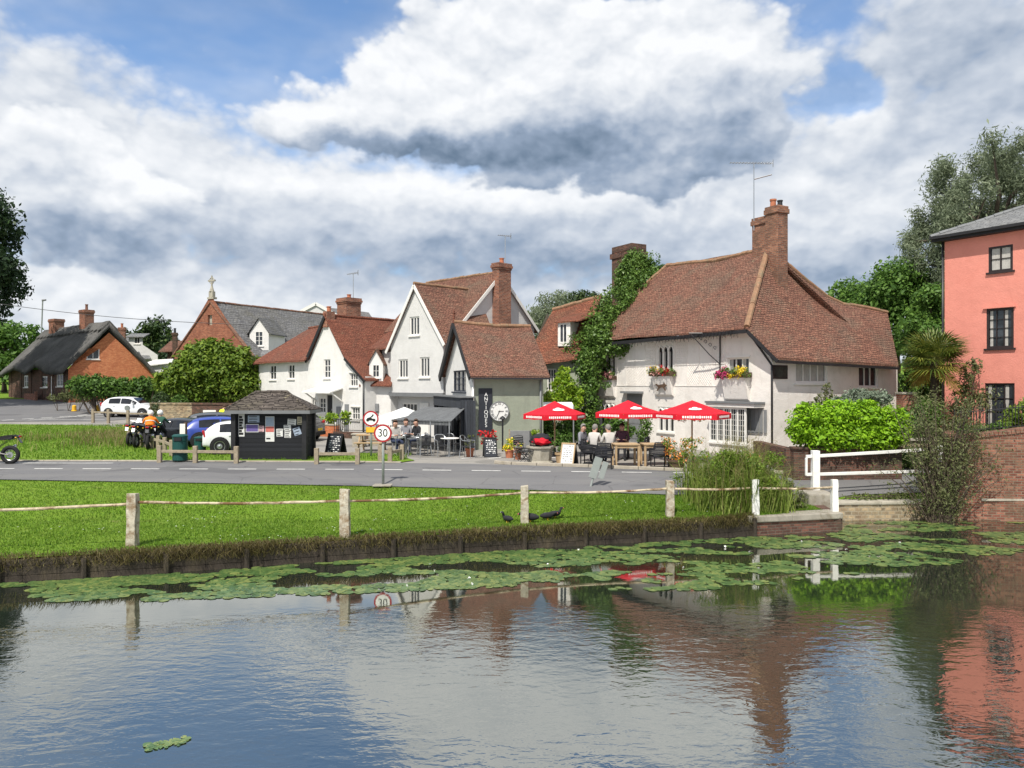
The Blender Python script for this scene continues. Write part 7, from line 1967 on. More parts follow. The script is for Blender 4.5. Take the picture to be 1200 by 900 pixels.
# ------------------------------------------------------------------ parasols
LOGO = [(0.0, .13), (.06, .12), (.10, .07), (.19, .05), (.22, -.02), (.12, -.06), (-.12, -.06), (-.22, -.02), (-.17, .05), (-.09, .07), (-.06, .12)]
def parasol(name, label, p, R_, ztop, zedge, mat, rz, n=8, val=.2, group='red parasols outside the inn', logos=True, sq=False):
    root = thing(name, label, 'parasol', p, 0, group); p = Vector(p)
    mb = MB(); mb.tube([p, p + UP * (ztop - .03)], .03, 10); mb.build('pole', M['pale_wood'] if logos else M['steel'], root)
    mb = MB(); mb.lathe([(.26, p.z), (.26, p.z + .06), (.06, p.z + .1), (.05, p.z + .35)], (p.x, p.y, 0), 16); mb.build('base', M['black_metal'], root)
    mb = MB(); rim = [p + Vector((math.cos(rz + 2 * math.pi * i / n) * R_, math.sin(rz + 2 * math.pi * i / n) * R_, zedge)) for i in range(n)]
    top = p + UP * ztop
    for i in range(n):
        a, b = rim[i], rim[(i + 1) % n]; m_ = (a + b) / 2 + UP * .015; 
        mid_a, mid_b = top.lerp(a, .5) + UP * -.03, top.lerp(b, .5) + UP * -.03
        mb.add([top, mid_a, mid_b], [(0, 1, 2)]); mb.add([mid_a, a, b, mid_b], [(0, 1, 2, 3)])
    cn = mb.build('canopy', M[mat], root)
    mb = MB()
    for i in range(n):
        a, b = rim[i], rim[(i + 1) % n]; q = [a.lerp(b, k / 4) for k in range(5)]
        for k in range(4):
            d0, d1 = val * (1 - .12 * (k % 2)), val * (1 - .12 * ((k + 1) % 2)); mb.poly([q[k], q[k + 1], q[k + 1] - UP * d1, q[k] - UP * d0])
    mb.build('valance', M[mat], cn)
    mb = MB()
    for i in range(n): mb.tube([top - UP * .12, rim[i] - UP * .045], .012, 5)
    for i in range(n): mb.tube([p + UP * (zedge - .05), top.lerp(rim[i], .55) - UP * .10], .010, 5)
    mb.build('rib', M['pale_wood'] if logos else M['steel'], root)
    if logos:
        lg, wr = MB(), MB(); rng = random.Random(9)
        for i in range(n):
            a, b = rim[i], rim[(i + 1) % n]; ed = (b - a).normalized(); m_ = (a + b) / 2; nh = Vector((m_.x - p.x, m_.y - p.y, 0)).normalized()
            L = (b - a).length
            if L > .7 or i % 1 == 0:
                x = -L * .36
                while x < L * .34:
                    w_ = rng.uniform(.045, .075); hh = rng.uniform(.035, .045)
                    wr.obox(m_ + ed * (x + w_ / 2) - UP * (val * .48) + nh * .006, ed, nh, UP, w_ / 2 * .78, .002, hh); x += w_ + .012
                if i % 2 == 0:
                    s0 = top.lerp(m_, .66); sl_ = (m_ - top).normalized(); nn_ = ed.cross(sl_); nn_ = nn_ if nn_.z > 0 else -nn_
                    lg.extrude([(x_ * 1.05, y_ * 1.3) for x_, y_ in LOGO], s0 + nn_ * .012, ed, -sl_, nn_ * .003)
        lg.build('emblem', M['white_ink'], cn); wr.build('lettering', M['white_ink'], cn)
    return root
PG = 'red parasols outside the inn'
def pz_(v, Y): return PZ(v, Y)
parasol('parasol', 'red parasol standing left, in front of the sage green cottage', (PX(650, 29.5), 29.5, 0), 1.22, pz_(470, 29.5), pz_(485, 29.5), 'red_canvas', .15, 6)
parasol('parasol', 'middle red parasol shading the seated drinkers by the inn door', (PX(736, 28.5), 28.5, 0), 1.28, pz_(469, 28.5), pz_(483, 28.5), 'red_canvas', .25, 6)
parasol('parasol', 'red parasol nearest the inn corner, beside the bay window', (PX(811, 27.2), 27.2, 0), 1.36, pz_(469, 27.2), pz_(484, 27.2), 'red_canvas', -.1, 6)
parasol('white_parasol', 'white parasol beside the grey cafe awning', (PX(474, 34.5), 34.5, 0), 1.6, PZ(477, 34.5), PZ(491, 34.5), 'white_canvas', .3, 4, .22, None, False)
cw = thing('white_canopy', 'small white flat canopy behind the left red parasol', 'canopy', (PX(622, 33.2), 33.2, 0))
mb = MB(); a, b = W(610, 475, 33), W(672, 475, 33.6); mb.sheet([a + Vector((0, .9, .12)), b + Vector((0, .9, .12))], [a, b], 4, 2, .03); mb.bar(a - UP * .1, b - UP * .1, .02, .2); mb.build('canopy', M['white_canvas'], cw)
mb = MB()
for q in (a, b): mb.tube([(q.x, q.y, 0), q], .03, 6)
mb.build('pole', M['steel'], cw)
lp = thing('yard_lamp', 'short black lamp post standing in front of the wall clock', 'lamp post', (PX(589, 31.6), 31.6, 0))
mb = MB(); p = Vector((PX(589, 31.6), 31.6, 0)); mb.tube([p, p + UP * PZ(492, 31.6)], .035, 8); mb.build('post', M['black_metal'], lp); mb = MB(); zt_ = PZ(492, 31.6); mb.lathe([(.05, zt_), (.12, zt_ + .05), (.10, zt_ + .1), (.02, zt_ + .16)], (p.x, p.y, 0), 10); mb.build('lamp_head', M['black_metal'], lp)

# ------------------------------------------------------------------ tables and chairs
def cafe_chair(name, metal=True):
    root = thing(name, 'x', 'chair', (0, 0, 0))
    mb = MB()
    for sx in (-1, 1):
        mb.tube([(sx * .22, -.22, 0), (sx * .2, -.2, .45), (sx * .22, -.2, .66), (sx * .22, .12, .68), (sx * .2, .22, .80)], .014, 6)
        mb.tube([(sx * .24, .24, 0), (sx * .2, .2, .45), (sx * .19, .22, .82)], .014, 6)
    mb.tube([(-.19, .22, .82), (-.1, .25, .86), (.1, .25, .86), (.19, .22, .82)], .014, 6)
    mb.build('frame', M['steel'] if metal else M['black_metal'], root)
    mb = MB(); mb.box((0, 0, .445), (.42, .42, .03)); mb.build('seat', M['black_metal'] if metal else M['cloth_black'], root, bevel=.01)
    mb = MB()
    for k in range(7): mb.box((0, .235, .50 + k * .05), (.38, .015, .042))
    mb.build('backrest', M['black_metal'] if metal else M['cloth_black'], root)
    return root
CG = 'chairs on the cafe terrace'
chair0 = cafe_chair('cafe_chair'); 
CH = [(517, 536, .4, 'dark slatted metal chair left of the pale round cafe table'), (533, 533, 2.3, 'dark metal chair behind the pale round cafe table'), (548, 537, 1.2, 'dark metal chair closest to the terracotta pot at the shop corner'),
      (497, 535, 3.6, 'dark metal chair between the two terrace tables, turned away'), (484, 534, 5.0, 'dark metal chair in front of the seated terrace drinkers'), (506, 532, 2.0, 'dark metal chair tucked under the middle of the grey awning'), (472, 533, 4.4, 'dark metal chair left end of the terrace, behind the timber rail')]
for i, (u, v, rz, lab) in enumerate(CH):
    p = G(u, v); o = chair0 if i == 0 else dup(chair0)
    o.location = p; o.rotation_euler = (0, 0, rz); tag(o, lab, 'chair', CG)
def round_table(name, label, p, r, h, top='steel', group=None):
    root = thing(name, label, 'table', p, 0, group); p = Vector(p); mb = MB(); mb.lathe([(r, p.z + h - .03), (r + .01, p.z + h - .015), (r, p.z + h)], (p.x, p.y, 0), 24); mb.build('tabletop', M[top], root)
    mb = MB(); mb.lathe([(.2, p.z), (.19, p.z + .03), (.03, p.z + .06), (.03, p.z + h - .03)], (p.x, p.y, 0), 14); mb.build('pedestal', M['steel'], root)
TG_ = 'round tables on the cafe terrace'
round_table('cafe_table', 'pale round metal table at the right end of the cafe terrace', G(527, 535), .36, .72, 'frame_white', TG_)
round_table('cafe_table', 'round metal table under the middle of the grey awning', G(492, 533), .36, .72, 'steel', TG_)
round_table('cafe_table', 'round table among the seated drinkers at the terrace left end', G(474, 530), .36, .72, 'steel', TG_)
# rustic bench set on the grass tip
pb = thing('picnic_bench', 'sun bleached picnic bench by the tip of the green', 'bench', G(430, 533))
g_ = G(436, 530); mb = MB(); 
for k in range(4): mb.box((g_.x, g_.y - .27 + .18 * k, g_.z + .72), (1.2, .15, .04))
mb.build('tabletop', M['pale_wood'], pb, bevel=.006); mb = MB()
for s_ in (-1, 1): mb.box((g_.x, g_.y + s_ * .65, g_.z + .43), (1.2, .26, .04))
mb.build('seat', M['pale_wood'], pb, bevel=.006); mb = MB()
for sx in (-.45, .45):
    for s_ in (-1, 1): mb.bar((g_.x + sx, g_.y + s_ * .62, g_.z), (g_.x + sx, g_.y + s_ * .25, g_.z + .70), .05, .1)
    mb.box((g_.x + sx, g_.y, g_.z + .38), (.05, 1.5, .09))
mb.build('leg', M['pale_wood'], pb)
for k, (u, v, h, lab) in enumerate(((421, 524, .55, 'stacked pale stone block left of the orange sign plate'), (440, 522, .62, 'pale square stone planter block right of the orange sign plate'))):
    p = G(u, v); rt = thing('stone_block', lab, 'block', p); mb = MB(); mb.box((p.x, p.y, p.z + h / 2), (.55, .5, h)); mb.build('block', M['stone'], rt, bevel=.03); mb = MB(); mb.box((p.x, p.y, p.z + h + .03), (.62, .57, .06)); mb.build('cap', M['stone'], rt, bevel=.015)
def wood_table(label, u, v, w, d, h, rz):
    p = G(u, v); root = thing('wooden_table', label, 'table', p, 0, 'wooden tables outside the inn'); ca, sa = Vector((math.cos(rz), math.sin(rz), 0)), Vector((-math.sin(rz), math.cos(rz), 0))
    mb = MB()
    for k in range(5): mb.obox(p + sa * (d * (k - 2) / 5) + UP * (h - .02), ca, sa, UP, w / 2, d / 10 * .93, .02)
    mb.build('tabletop', M['pale_wood'], root, bevel=.004)
    mb = MB()
    for e in (-1, 1): mb.obox(p + sa * (e * d * .42) + UP * (h - .09), ca, sa, UP, w * .46, .015, .045)
    mb.build('apron', M['pale_wood'], root)
    for sx in (-1, 1):
        for sy in (-1, 1): mb = MB(); mb.obox(p + ca * (sx * w * .45) + sa * (sy * d * .42) + UP * (h / 2 - .02), ca, sa, UP, .035, .035, h / 2 - .02); mb.build('leg', M['pale_wood'], root)
wood_table('square wooden table with pale legs between the seated drinkers and the black chair', 733, 547, .86, .75, .80, .05)
wood_table('wooden table behind the black wicker chair, by the orange flowers', 768, 546, .95, .75, .78, .05)
wc0 = thing('wicker_chair', 'black wicker armchair facing the wooden table by the orange flowers', 'chair', (0, 0, 0))
mb = MB(); mb.box((0, 0, .43), (.54, .52, .07)); mb.build('seat', M['cloth_black'], wc0, bevel=.02)
mb = MB(); pts = [Vector((.29 * math.cos(t), .27 * math.sin(t), 0)) for t in [math.pi * i / 12 for i in range(13)]]
for k in range(9):
    z = .47 + k * .052; q = [p + UP * (z + (.0 if abs(p.x) < .22 else -max(0, (z - .66)) * .9)) for p in pts]; mb.tube([Vector((.29, -.22, min(z, .66)))] + q + [Vector((-.29, -.22, min(z, .66)))], .024, 6)
mb.build('backrest', M['cloth_black'], wc0)
for sx in (-.24, .24):
    for sy in (-.22, .22): mb = MB(); mb.tube([(sx, sy, 0), (sx, sy, .42)], .022, 6); mb.build('leg', M['black_metal'], wc0)
wc0.location = G(773, 549); wc0.rotation_euler = (0, 0, math.pi + .1)
for i, (u, v, rz, lab) in enumerate(((708, 550, 3.0, 'black wicker armchair with its back to the road, under the seated grey haired drinkers'), (690, 545, 1.2, 'black wicker armchair at the left of the drinkers, beside the white sandwich board'), (752, 541, 4.3, 'black wicker armchair between the two wooden tables'))):
    o = dup(wc0, G(u, v), rz, lab)
for o in [x for x in SC.objects if x.name.startswith('wicker_chair')]: o['group'] = 'wicker chairs outside the inn'
bk = thing('steel_bistro_chair', 'thin black bistro chair left of the stone planter', 'chair', (0, 0, 0))
mb = MB()
for sx in (-.2, .2): mb.tube([(sx, -.2, 0), (sx, .2, .46)], .012, 5); mb.tube([(sx, .22, 0), (sx, -.18, .45), (sx, -.2, .46)], .012, 5); mb.tube([(sx, .2, .44), (sx, .26, .88)], .012, 5)
mb.tube([(-.2, .26, .88), (0, .27, .92), (.2, .26, .88)], .012, 5); mb.build('frame', M['black_metal'], bk); mb = MB()
for k in range(5): mb.box((0, -.16 + .08 * k, .46), (.42, .06, .02))
mb.build('seat', M['black_metal'], bk); mb = MB()
for k in range(4): mb.box((0, .245, .58 + k * .08), (.40, .012, .05))
mb.build('backrest', M['black_metal'], bk)
bk.location = G(616, 544); bk.rotation_euler = (0, 0, -1.3)
dup(bk, G(611, 540), .5, 'thin black bistro chair behind the first, nearest the yellow flower pot')
for o in [x for x in SC.objects if x.name.startswith('steel_bistro')]: o['group'] = 'bistro chairs by the stone planter'
# stone planter with jacket-like red and black bundle on it
sp = thing('stone_planter', 'grey octagonal stone planter at the kerb, under the left parasol', 'planter', G(633, 543))
g_ = G(633, 543); mb = MB(); mb.lathe([(.42, g_.z), (.46, g_.z + .05), (.40, g_.z + .12), (.44, g_.z + .5), (.5, g_.z + .56), (.5, g_.z + .62), (.42, g_.z + .62), (.40, g_.z + .5)], (g_.x, g_.y, 0), 8); mb.build('bowl', M['stone'], sp)
sk = thing('folded_cover', 'crumpled black and red cover heaped on the stone planter', 'cover', (g_.x, g_.y, g_.z + .62))
def lump(name, c, r, mat, parent, seed, n=3, k=.3):
    bm = bmesh.new(); bmesh.ops.create_icosphere(bm, subdivisions=n, radius=1)
    for v in bm.verts:
        d = v.co.normalized(); f = 1 + k * noise.noise(d * 2.2 + Vector((seed, 0, 0))); v.co = Vector((d.x * r[0] * f, d.y * r[1] * f, d.z * r[2] * f)) + Vector(c)
    me = bpy.data.meshes.new(name); bm.to_mesh(me); bm.free(); me.materials.append(M[mat]); me.polygons.foreach_set('use_smooth', [True] * len(me.polygons)); set_uv(me); return link_mesh(name, me, parent)
lump('black_fold', (g_.x + .02, g_.y + .05, g_.z + .82), (.36, .26, .22), 'cloth_black', sk, 3, 3, .5); lump('red_fold', (g_.x + .02, g_.y - .15, g_.z + .78), (.30, .16, .12), 'red_canvas', sk, 5, 3, .5)
pn = thing('grey_screen', 'grey panelled windbreak screen behind the bistro chairs', 'screen', G(607, 536))
g_ = G(612, 534); mb = MB(); mb.box((g_.x, g_.y, .55), (1.0, .05, .85)); mb.build('panel', M['frame_grey'], pn, bevel=.01); mb = MB()
for sx in (-.5, .5): mb.box((g_.x + sx, g_.y, .52), (.06, .06, 1.04))
mb.build('post', M['grey_wood'], pn)

# ------------------------------------------------------------------ pots and planted flowers
def pot(label, u, vb, r, h, fol, flo, seed, mat='terracotta', fh=.4, fr_=.3, nl=350, nf=260, fs=.06, name='flower_pot'):
    p = G(u, vb); root = thing(name, label, 'flower pot', p); mb = MB(); mb.lathe([(r * .72, p.z), (r * .92, p.z + h * .8), (r * 1.05, p.z + h * .82), (r * 1.05, p.z + h), (r * .85, p.z + h), (r * .8, p.z + h * .85)], (p.x, p.y, 0), 18); mb.build('pot', M[mat], root)
    rng = random.Random(seed); cl = [((p.x + rng.gauss(0, fr_ * .5), p.y + rng.gauss(0, fr_ * .4), p.z + h + rng.uniform(.02, fh)), (fr_ * .35, fr_ * .35, fr_ * .3)) for _ in range(14)]
    leaves('foliage', cl, nl, .07, M[fol], root, seed)
    if flo: leaves('flower', [(c, (r_[0] * 1.15, r_[1] * 1.15, r_[2] * 1.15)) for c, r_ in cl], nf, fs, M[flo], root, seed + 1, aspect=1.2, shell=6)
pot('terracotta pot with a wispy dead looking plant at the antiques shop corner', 550.5, 536, .17, .34, 'leaf_brown', None, 501, fh=.5, fr_=.16, nl=200)
pot('terracotta pot overflowing with yellow flowers beside the menu board', 597, 537, .18, .34, 'leaf_lime', 'flower_yellow', 502, fh=.34, fr_=.32)
pot('tall pot with a drooping crimson plant in front of the antiques sign', 571, 534, .15, .5, 'leaf_brown', 'flower_red', 503, 'black_metal', .42, .36, 260, 240, .10)
pot('small terracotta pot with white and pink blooms, right of the yellow flowers', 607, 539, .13, .26, 'leaf_grey', 'flower_pale', 504, fh=.5, fr_=.18)
pot('pot of lime leaves standing behind the red and black cover', 626, 538, .16, .6, 'leaf_lime', None, 505, 'grey_wood', .45, .28, 420)
pot('low wooden planter pot with green leaves by the white sandwich board', 657, 543, .2, .38, 'leaf_hedge', None, 506, 'pale_wood', .4, .25, 350)
pot('half barrel of orange and yellow flowers at the kerb beside the reeds', 793, 551, .3, .36, 'leaf_bush', 'flower_orange', 507, 'dark_wood', .62, .5, 700, 260, .07, 'half_barrel')
pot('small barrel of leggy green plants to the left of the reeds', 812, 553, .22, .3, 'leaf_bush', 'flower_orange', 508, 'dark_wood', .8, .36, 500, 70, .06, 'half_barrel')
hb2 = thing('hanging_flowers', 'trail of small red flowers at the edge under the middle and right parasols', 'flowers', W(806, 492, 28.5))
leaves('flower', [(tuple(W(790 + 6 * i, 491 + (i % 3), 28.6)), (.08, .08, .06)) for i in range(7)], 140, .05, M['flower_red'], hb2, 511); leaves('foliage', [(tuple(W(790 + 6 * i, 491 + (i % 3), 28.6)), (.1, .08, .07)) for i in range(7)], 120, .06, M['leaf_ivy'], hb2, 512)

# yellow markers by the side road
for u, v, lab in ((87, 482.5, 'stubby yellow marker post on the side road, left one'), (114, 482.5, 'stubby yellow marker post on the side road, next to the white hatchback')):
    p = G(u, v); rt = thing('marker_post', lab, 'bollard', p, 0, 'yellow markers on the side road'); mb = MB(); mb.lathe([(.22, p.z), (.2, p.z + .1), (.16, p.z + .12), (.15, p.z + .45), (.08, p.z + .52)], (p.x, p.y, 0), 12); mb.build('post', M['sign_yellow'], rt); mb = MB(); mb.lathe([(.27, p.z), (.27, p.z + .05)], (p.x, p.y, 0), 12); mb.build('foot', M['black_metal'], rt)
gp = thing('slim_post', 'slim grey post with round head beside the white hatchback', 'post', G(149.5, 496.5)); p = G(149.5, 496.5); mb = MB(); mb.tube([p, p + UP * .95], .05, 8); mb.build('post', M['pole_grey'], gp); mb = MB(); mb.tube([p + UP * 1.0 + Vector((0, -.06, 0)), p + UP * 1.0 + Vector((0, .0, 0))], .17, 14); mb.build('head', M['grey_metal'], gp)
ws = thing('white_sign_stand', 'small white notice on legs just right of the white hatchback', 'sign', G(183, 492)); p = G(183, 492); mb = MB(); mb.box((p.x, p.y, p.z + .95), (.55, .04, .75)); mb.build('panel', M['frame_white'], ws, bevel=.01); mb = MB()
for sx in (-.22, .22): mb.box((p.x + sx, p.y + .03, p.z + .4), (.06, .05, .8))
mb.build('leg', M['grey_wood'], ws)
# ------------------------------------------------------------------ cars
def car(name, label, p, rz, paint, L=4.0, Wd=1.72, H=1.5, group='parked cars'):
    """hatchback, nose along +x, in local space"""
    root = thing(name, label, 'car', (0, 0, 0), 0, group)
    # stations: x, belt z, top z, half width belt, half width top
    k = L / 4.0; hk = H / 1.5
    ST = [(-2.0, .74, .78, .66, .62), (-1.94, .90, .95, .76, .66), (-1.80, .95, 1.16, .80, .60), (-1.55, .96, 1.38, .83, .58), (-1.15, .955, 1.47, .85, .59), (-.6, .95, 1.50, .86, .60), (0, .935, 1.485, .86, .59), (.38, .92, 1.40, .86, .57), (.72, .91, 1.20, .855, .60), (1.02, .905, .99, .85, .64), (1.3, .87, .93, .84, .66), (1.65, .79, .85, .80, .62), (1.88, .68, .74, .72, .56), (2.0, .55, .60, .60, .50)]
    mb = MB(); rings = []
    def ring(x, zb, zt, wb, wt):
        lo = .22 if abs(x) < 1.7 else .30
        pts = [(wb * .80, lo), (wb * .97, lo + .08), (wb * 1.0, .52 * (.9 if zb < .6 else 1)), (wb * .995, zb - .06), (wb * .96, zb), (wt + (wb - wt) * .18, zt - (zt - zb) * .14), (wt * .86, zt - .012), (0, zt)]
        return [(x * k, -y, z * hk) for y, z in pts] + [(x * k, y, z * hk) for y, z in reversed(pts[:-1])]
    for s_ in ST: rings.append(ring(*s_))
    m_ = len(rings[0]); vs = [v for r in rings for v in r]; fs = []
    for i in range(len(rings) - 1):
        for j in range(m_):
            q = (j + 1) % m_; fs.append((i * m_ + j, (i + 1) * m_ + j, (i + 1) * m_ + q, i * m_ + q))
    fs.append(tuple(range(m_))); fs.append(tuple(reversed(range((len(rings) - 1) * m_, len(rings) * m_))))
    mb.add(vs, fs); body = mb.build('body', paint, root, smooth=True, fix=True)
    sm = body.modifiers.new('sub', 'SUBSURF'); sm.levels = 1; sm.render_levels = 2
    # glazing: set a little proud of the shell
    def gl(name, quads):
        g = MB()
        for q in quads: g.poly(q)
        g.build(name, M['glass_dark'], root)
    for sgn in (-1, 1):
        def sp(x, t):
            for a, b in zip(ST, ST[1:]):
                if a[0] <= x <= b[0]:
                    f = (x - a[0]) / (b[0] - a[0]); zb, zt, wb, wt = (a[i] + (b[i] - a[i]) * f for i in range(1, 5)); break
            z0, z1 = zb + .02, zt - (zt - zb) * .16
            y0, y1 = wb * .955, wt + (wb - wt) * .20
            return (x * k, sgn * (y0 + (y1 - y0) * t + .012), (z0 + (z1 - z0) * t) * hk)
        g = MB()
        for x0_, x1_ in ((-1.30, -.42), (-.36, .42), (.46, .80)):
            n = 4
            for i in range(n):
                a, b = x0_ + (x1_ - x0_) * i / n, x0_ + (x1_ - x0_) * (i + 1) / n
                g.poly([sp(a, .06), sp(b, .06), sp(b, .92), sp(a, .92)])
        g.build('side_window', M['glass_dark'], root)
    gl('rear_window', [[(-1.885 * k, -.58, 1.00 * hk), (-1.885 * k, .58, 1.00 * hk), (-1.60 * k, .50, 1.375 * hk), (-1.60 * k, -.50, 1.375 * hk)]])
    gl('windscreen', [[(1.02 * k, -.66, 1.0 * hk), (1.02 * k, .66, 1.0 * hk), (.74 * k, .60, 1.215 * hk), (.74 * k, -.60, 1.215 * hk)], [(.74 * k, -.60, 1.215 * hk), (.74 * k, .60, 1.215 * hk), (.42 * k, .54, 1.405 * hk), (.42 * k, -.54, 1.405 * hk)]])
    for sx in (-1.28, 1.28):
        for sy in (-1, 1):
            a = MB(); a.lathe([(.37, sy * .62), (.375, sy * .845), (.36, sy * .868)], (sx * k, 0, .31), 22, axis='Y'); a.build('wheel_arch', M['rubber'], root)
            w = MB(); w.lathe([(.2, sy * .66), (.30, sy * .66), (.315, sy * .70), (.315, sy * .86), (.29, sy * .885), (.2, sy * .885)], (sx * k, 0, .315), 24, axis='Y'); wo = w.build('wheel', M['rubber'], root)
            r = MB(); r.lathe([(.205, sy * .87), (.205, sy * .889), (.17, sy * .880), (.06, sy * .888), (.03, sy * .9)], (sx * k, 0, .315), 20, axis='Y'); r.build('rim', M['steel'], wo)
    for sy in (-1, 1):
        b = MB(); b.obox((-1.90 * k, sy * .66, .93 * hk), Vector((.9, -sy * .1, .35)).normalized(), Vector((0, 1, 0)), Vector((-.3, 0, .95)), .04, .12, .14); b.build('tail_light', M['tail_red'], root, bevel=.02)
        b = MB(); b.obox((1.80 * k, sy * .62, .72 * hk), Vector((.8, -sy * .45, 0)).normalized(), Vector((sy * .4, .9, 0)).normalized(), Vector((-.3, 0, .95)), .11, .13, .08); b.build('headlight', M['lamp_clear'], root, bevel=.02)
        b = MB(); b.box((.62 * k, sy * .95, 1.0 * hk), (.14, .2, .13)); b.build('mirror', paint, root, bevel=.03)
        b = MB(); b.box((.05 * k, sy * .868, .82 * hk), (.16, .025, .03)); b.box((-.85 * k, sy * .868, .84 * hk), (.16, .025, .03)); b.build('handle', paint, root)
    b = MB(); b.box((-2.0 * k, 0, .62 * hk), (.03, .50, .11)); b.build('number_plate', M['plate_yellow'], root)
    b = MB(); b.box((-1.96 * k, 0, .36), (.14, 1.3, .16)); b.box((1.95 * k, 0, .33), (.14, 1.1, .14)); b.build('bumper', M['rubber'], root, bevel=.03)
    root.location = p; root.rotation_euler = (0, 0, rz)
    return root
car('parked_car', 'white hatchback parked side on by the flint wall, tail to the left', (PX(155, 55.2), 55.2, hz(55.2) + .01), -.12, M['car_white'], 4.0, H=1.48)
car('parked_car', 'white hatchback just behind the small green bin, half hidden by the shelter', (PX(297, 30.9), 31.0, .06), .25, M['car_white'], 3.8, H=1.30)
car('parked_car', 'blue hatchback seen between the small bin and the dark car', (PX(266, 34.0), 34.2, .06), .40, M['car_blue'], 3.8, H=1.32)
car('parked_car', 'dark grey hatchback behind the blue car, its roof showing', (PX(262, 37.0), 37.2, .08), .38, M['car_grey'], 3.9, H=1.38)
car('parked_car', 'black car with its bonnet beside the motorbike riders', (PX(206, 35.3), 35.6, .06), 2.75, M['car_black'], 4.0, H=1.20)
car('parked_car', 'dark car glimpsed at the right end of the shelter', (PX(330, 37), 37, .08), 3.0, M['car_black'], 3.9, H=1.35)

# ------------------------------------------------------------------ motorbikes
def motorbike(name, label, p, rz, col='car_black', group='motorbikes on the green', scale=1.0):
    root = thing(name, label, 'motorbike', (0, 0, 0), 0, group); wb = .74; R0 = .315
    for sx, w in ((-wb, .07), (wb, .055)):
        m1 = MB(); n = 28
        ring = []
        for i in range(n + 1):
            t = 2 * math.pi * i / n; ring.append(Vector((sx + (R0 - w * .8) * math.cos(t), 0, R0 + (R0 - w * .8) * math.sin(t))))
        m1.tube(ring, w, 8, caps=False); wo = m1.build('wheel', M['rubber'], root, smooth=True)
        r = MB(); r.tube([Vector((sx + (R0 - w * 1.7) * math.cos(2 * math.pi * i / n), 0, R0 + (R0 - w * 1.7) * math.sin(2 * math.pi * i / n))) for i in range(n + 1)], .014, 5, caps=False)
        for i in range(14):
            t = 2 * math.pi * i / 14; r.tube([(sx, (.03 if i % 2 else -.03), R0), (sx + (R0 - w * 1.7) * math.cos(t), 0, R0 + (R0 - w * 1.7) * math.sin(t))], .005, 4)
        r.lathe([(.04, -.06), (.04, .06)], (sx, 0, R0), 10, axis='Y'); r.lathe([(.11, .035), (.11, .042)], (sx, 0, R0), 14, axis='Y'); r.build('rim', M['steel'], wo)
    m1 = MB()
    for sy in (-.09, .09): m1.tube([(wb, sy, R0), (wb - .22, sy, .78), (wb - .30, sy, 1.0)], [.03, .03, .025], 8)
    m1.tube([(wb - .32, -.36, 1.08), (wb - .30, -.12, 1.05), (wb - .30, .12, 1.05), (wb - .32, .36, 1.08)], .016, 6)
    m1.build('fork', M['steel'], root)
    m1 = MB(); m1.tube([(wb - .28, 0, .92), (.05, 0, .62), (-.15, 0, .42), (.25, 0, .30), (.42, 0, .62)], .03, 7)
    for sy in (-.1, .1): m1.tube([(-wb, sy, R0), (-.2, sy * .7, .42)], .025, 6); m1.tube([(-.18, sy * .8, .46), (-.75, sy * .7, .86), (-.1, sy * .7, .80)], .016, 6)
    m1.build('frame', M['black_metal'], root)
    lump('engine', (.12, 0, .46), (.24, .17, .18), 'grey_metal', root, 7, 2, .4)
    m1 = MB(); prof = [(.42, .86), (.30, 1.0), (.0, .99), (-.18, .86), (-.02, .72), (.3, .70)]; m1.extrude(prof, (0, -.13, 0), Vector((1, 0, 0)), UP, Vector((0, .26, 0))); m1.build('tank', M[col], root, bevel=.04)
    m1 = MB(); prof = [(-.08, .88), (-.2, .90), (-.62, .97), (-.86, .99), (-.86, .91), (-.5, .84), (-.15, .80)]; m1.extrude(prof, (0, -.12, 0), Vector((1, 0, 0)), UP, Vector((0, .24, 0))); m1.build('saddle', M['rubber'], root, bevel=.03)
    m1 = MB(); prof = [(-.55, .87), (-.80, .93), (-1.02, 1.0), (-1.06, .95), (-.8, .84)]; m1.extrude(prof, (0, -.08, 0), Vector((1, 0, 0)), UP, Vector((0, .16, 0))); m1.bar((-1.0, 0, .93), (-1.12, 0, .72), .14, .02); m1.build('tail', M[col], root, bevel=.01)
    m1 = MB(); m1.box((-1.07, 0, .955), (.03, .12, .05)); m1.build('tail_light', M['tail_red'], root); m1 = MB()
    for sy in (-.16, .16): m1.box((-1.0, sy, .93), (.04, .05, .03))
    m1.build('indicator', M['sign_yellow'], root)
    m1 = MB(); m1.tube([(.3, -.14, .36), (.0, -.17, .26), (-.3, -.18, .34), (-.85, -.19, .62)], [.025, .03, .05, .055], 10); m1.build('exhaust', M['chrome'], root, smooth=True)
    m1 = MB(); prof = [(.34, .98), (.5, 1.22), (.56, 1.0), (.52, .84), (.40, .84)]; m1.extrude(prof, (0, -.11, 0), Vector((1, 0, 0)), UP, Vector((0, .22, 0))); m1.build('fairing', M[col], root, bevel=.02); m1 = MB(); m1.lathe([(.02, .57), (.09, .555), (.09, .50)], (0, 0, .98), 14, axis='X'); m1.build('headlight', M['lamp_clear'], root)
    m1 = MB(); m1.tube([(-.02, .1, .36), (-.1, .34, .0)], .014, 5); m1.tube([(-.0, .16, .32), (.12, .24, .32)], .012, 5); m1.build('stand', M['black_metal'], root)
    for sx, a0 in ((wb, .35), ):
        m1 = MB(); m1.tube([Vector((sx + .36 * math.cos(t), 0, R0 + .36 * math.sin(t))) for t in [a0 + 1.6 * i / 10 for i in range(11)]], .035, 6); m1.build('mudguard', M[col], root)
    root.location = p; root.rotation_euler = (0, 0, rz); root.scale = (scale,) * 3
    return root
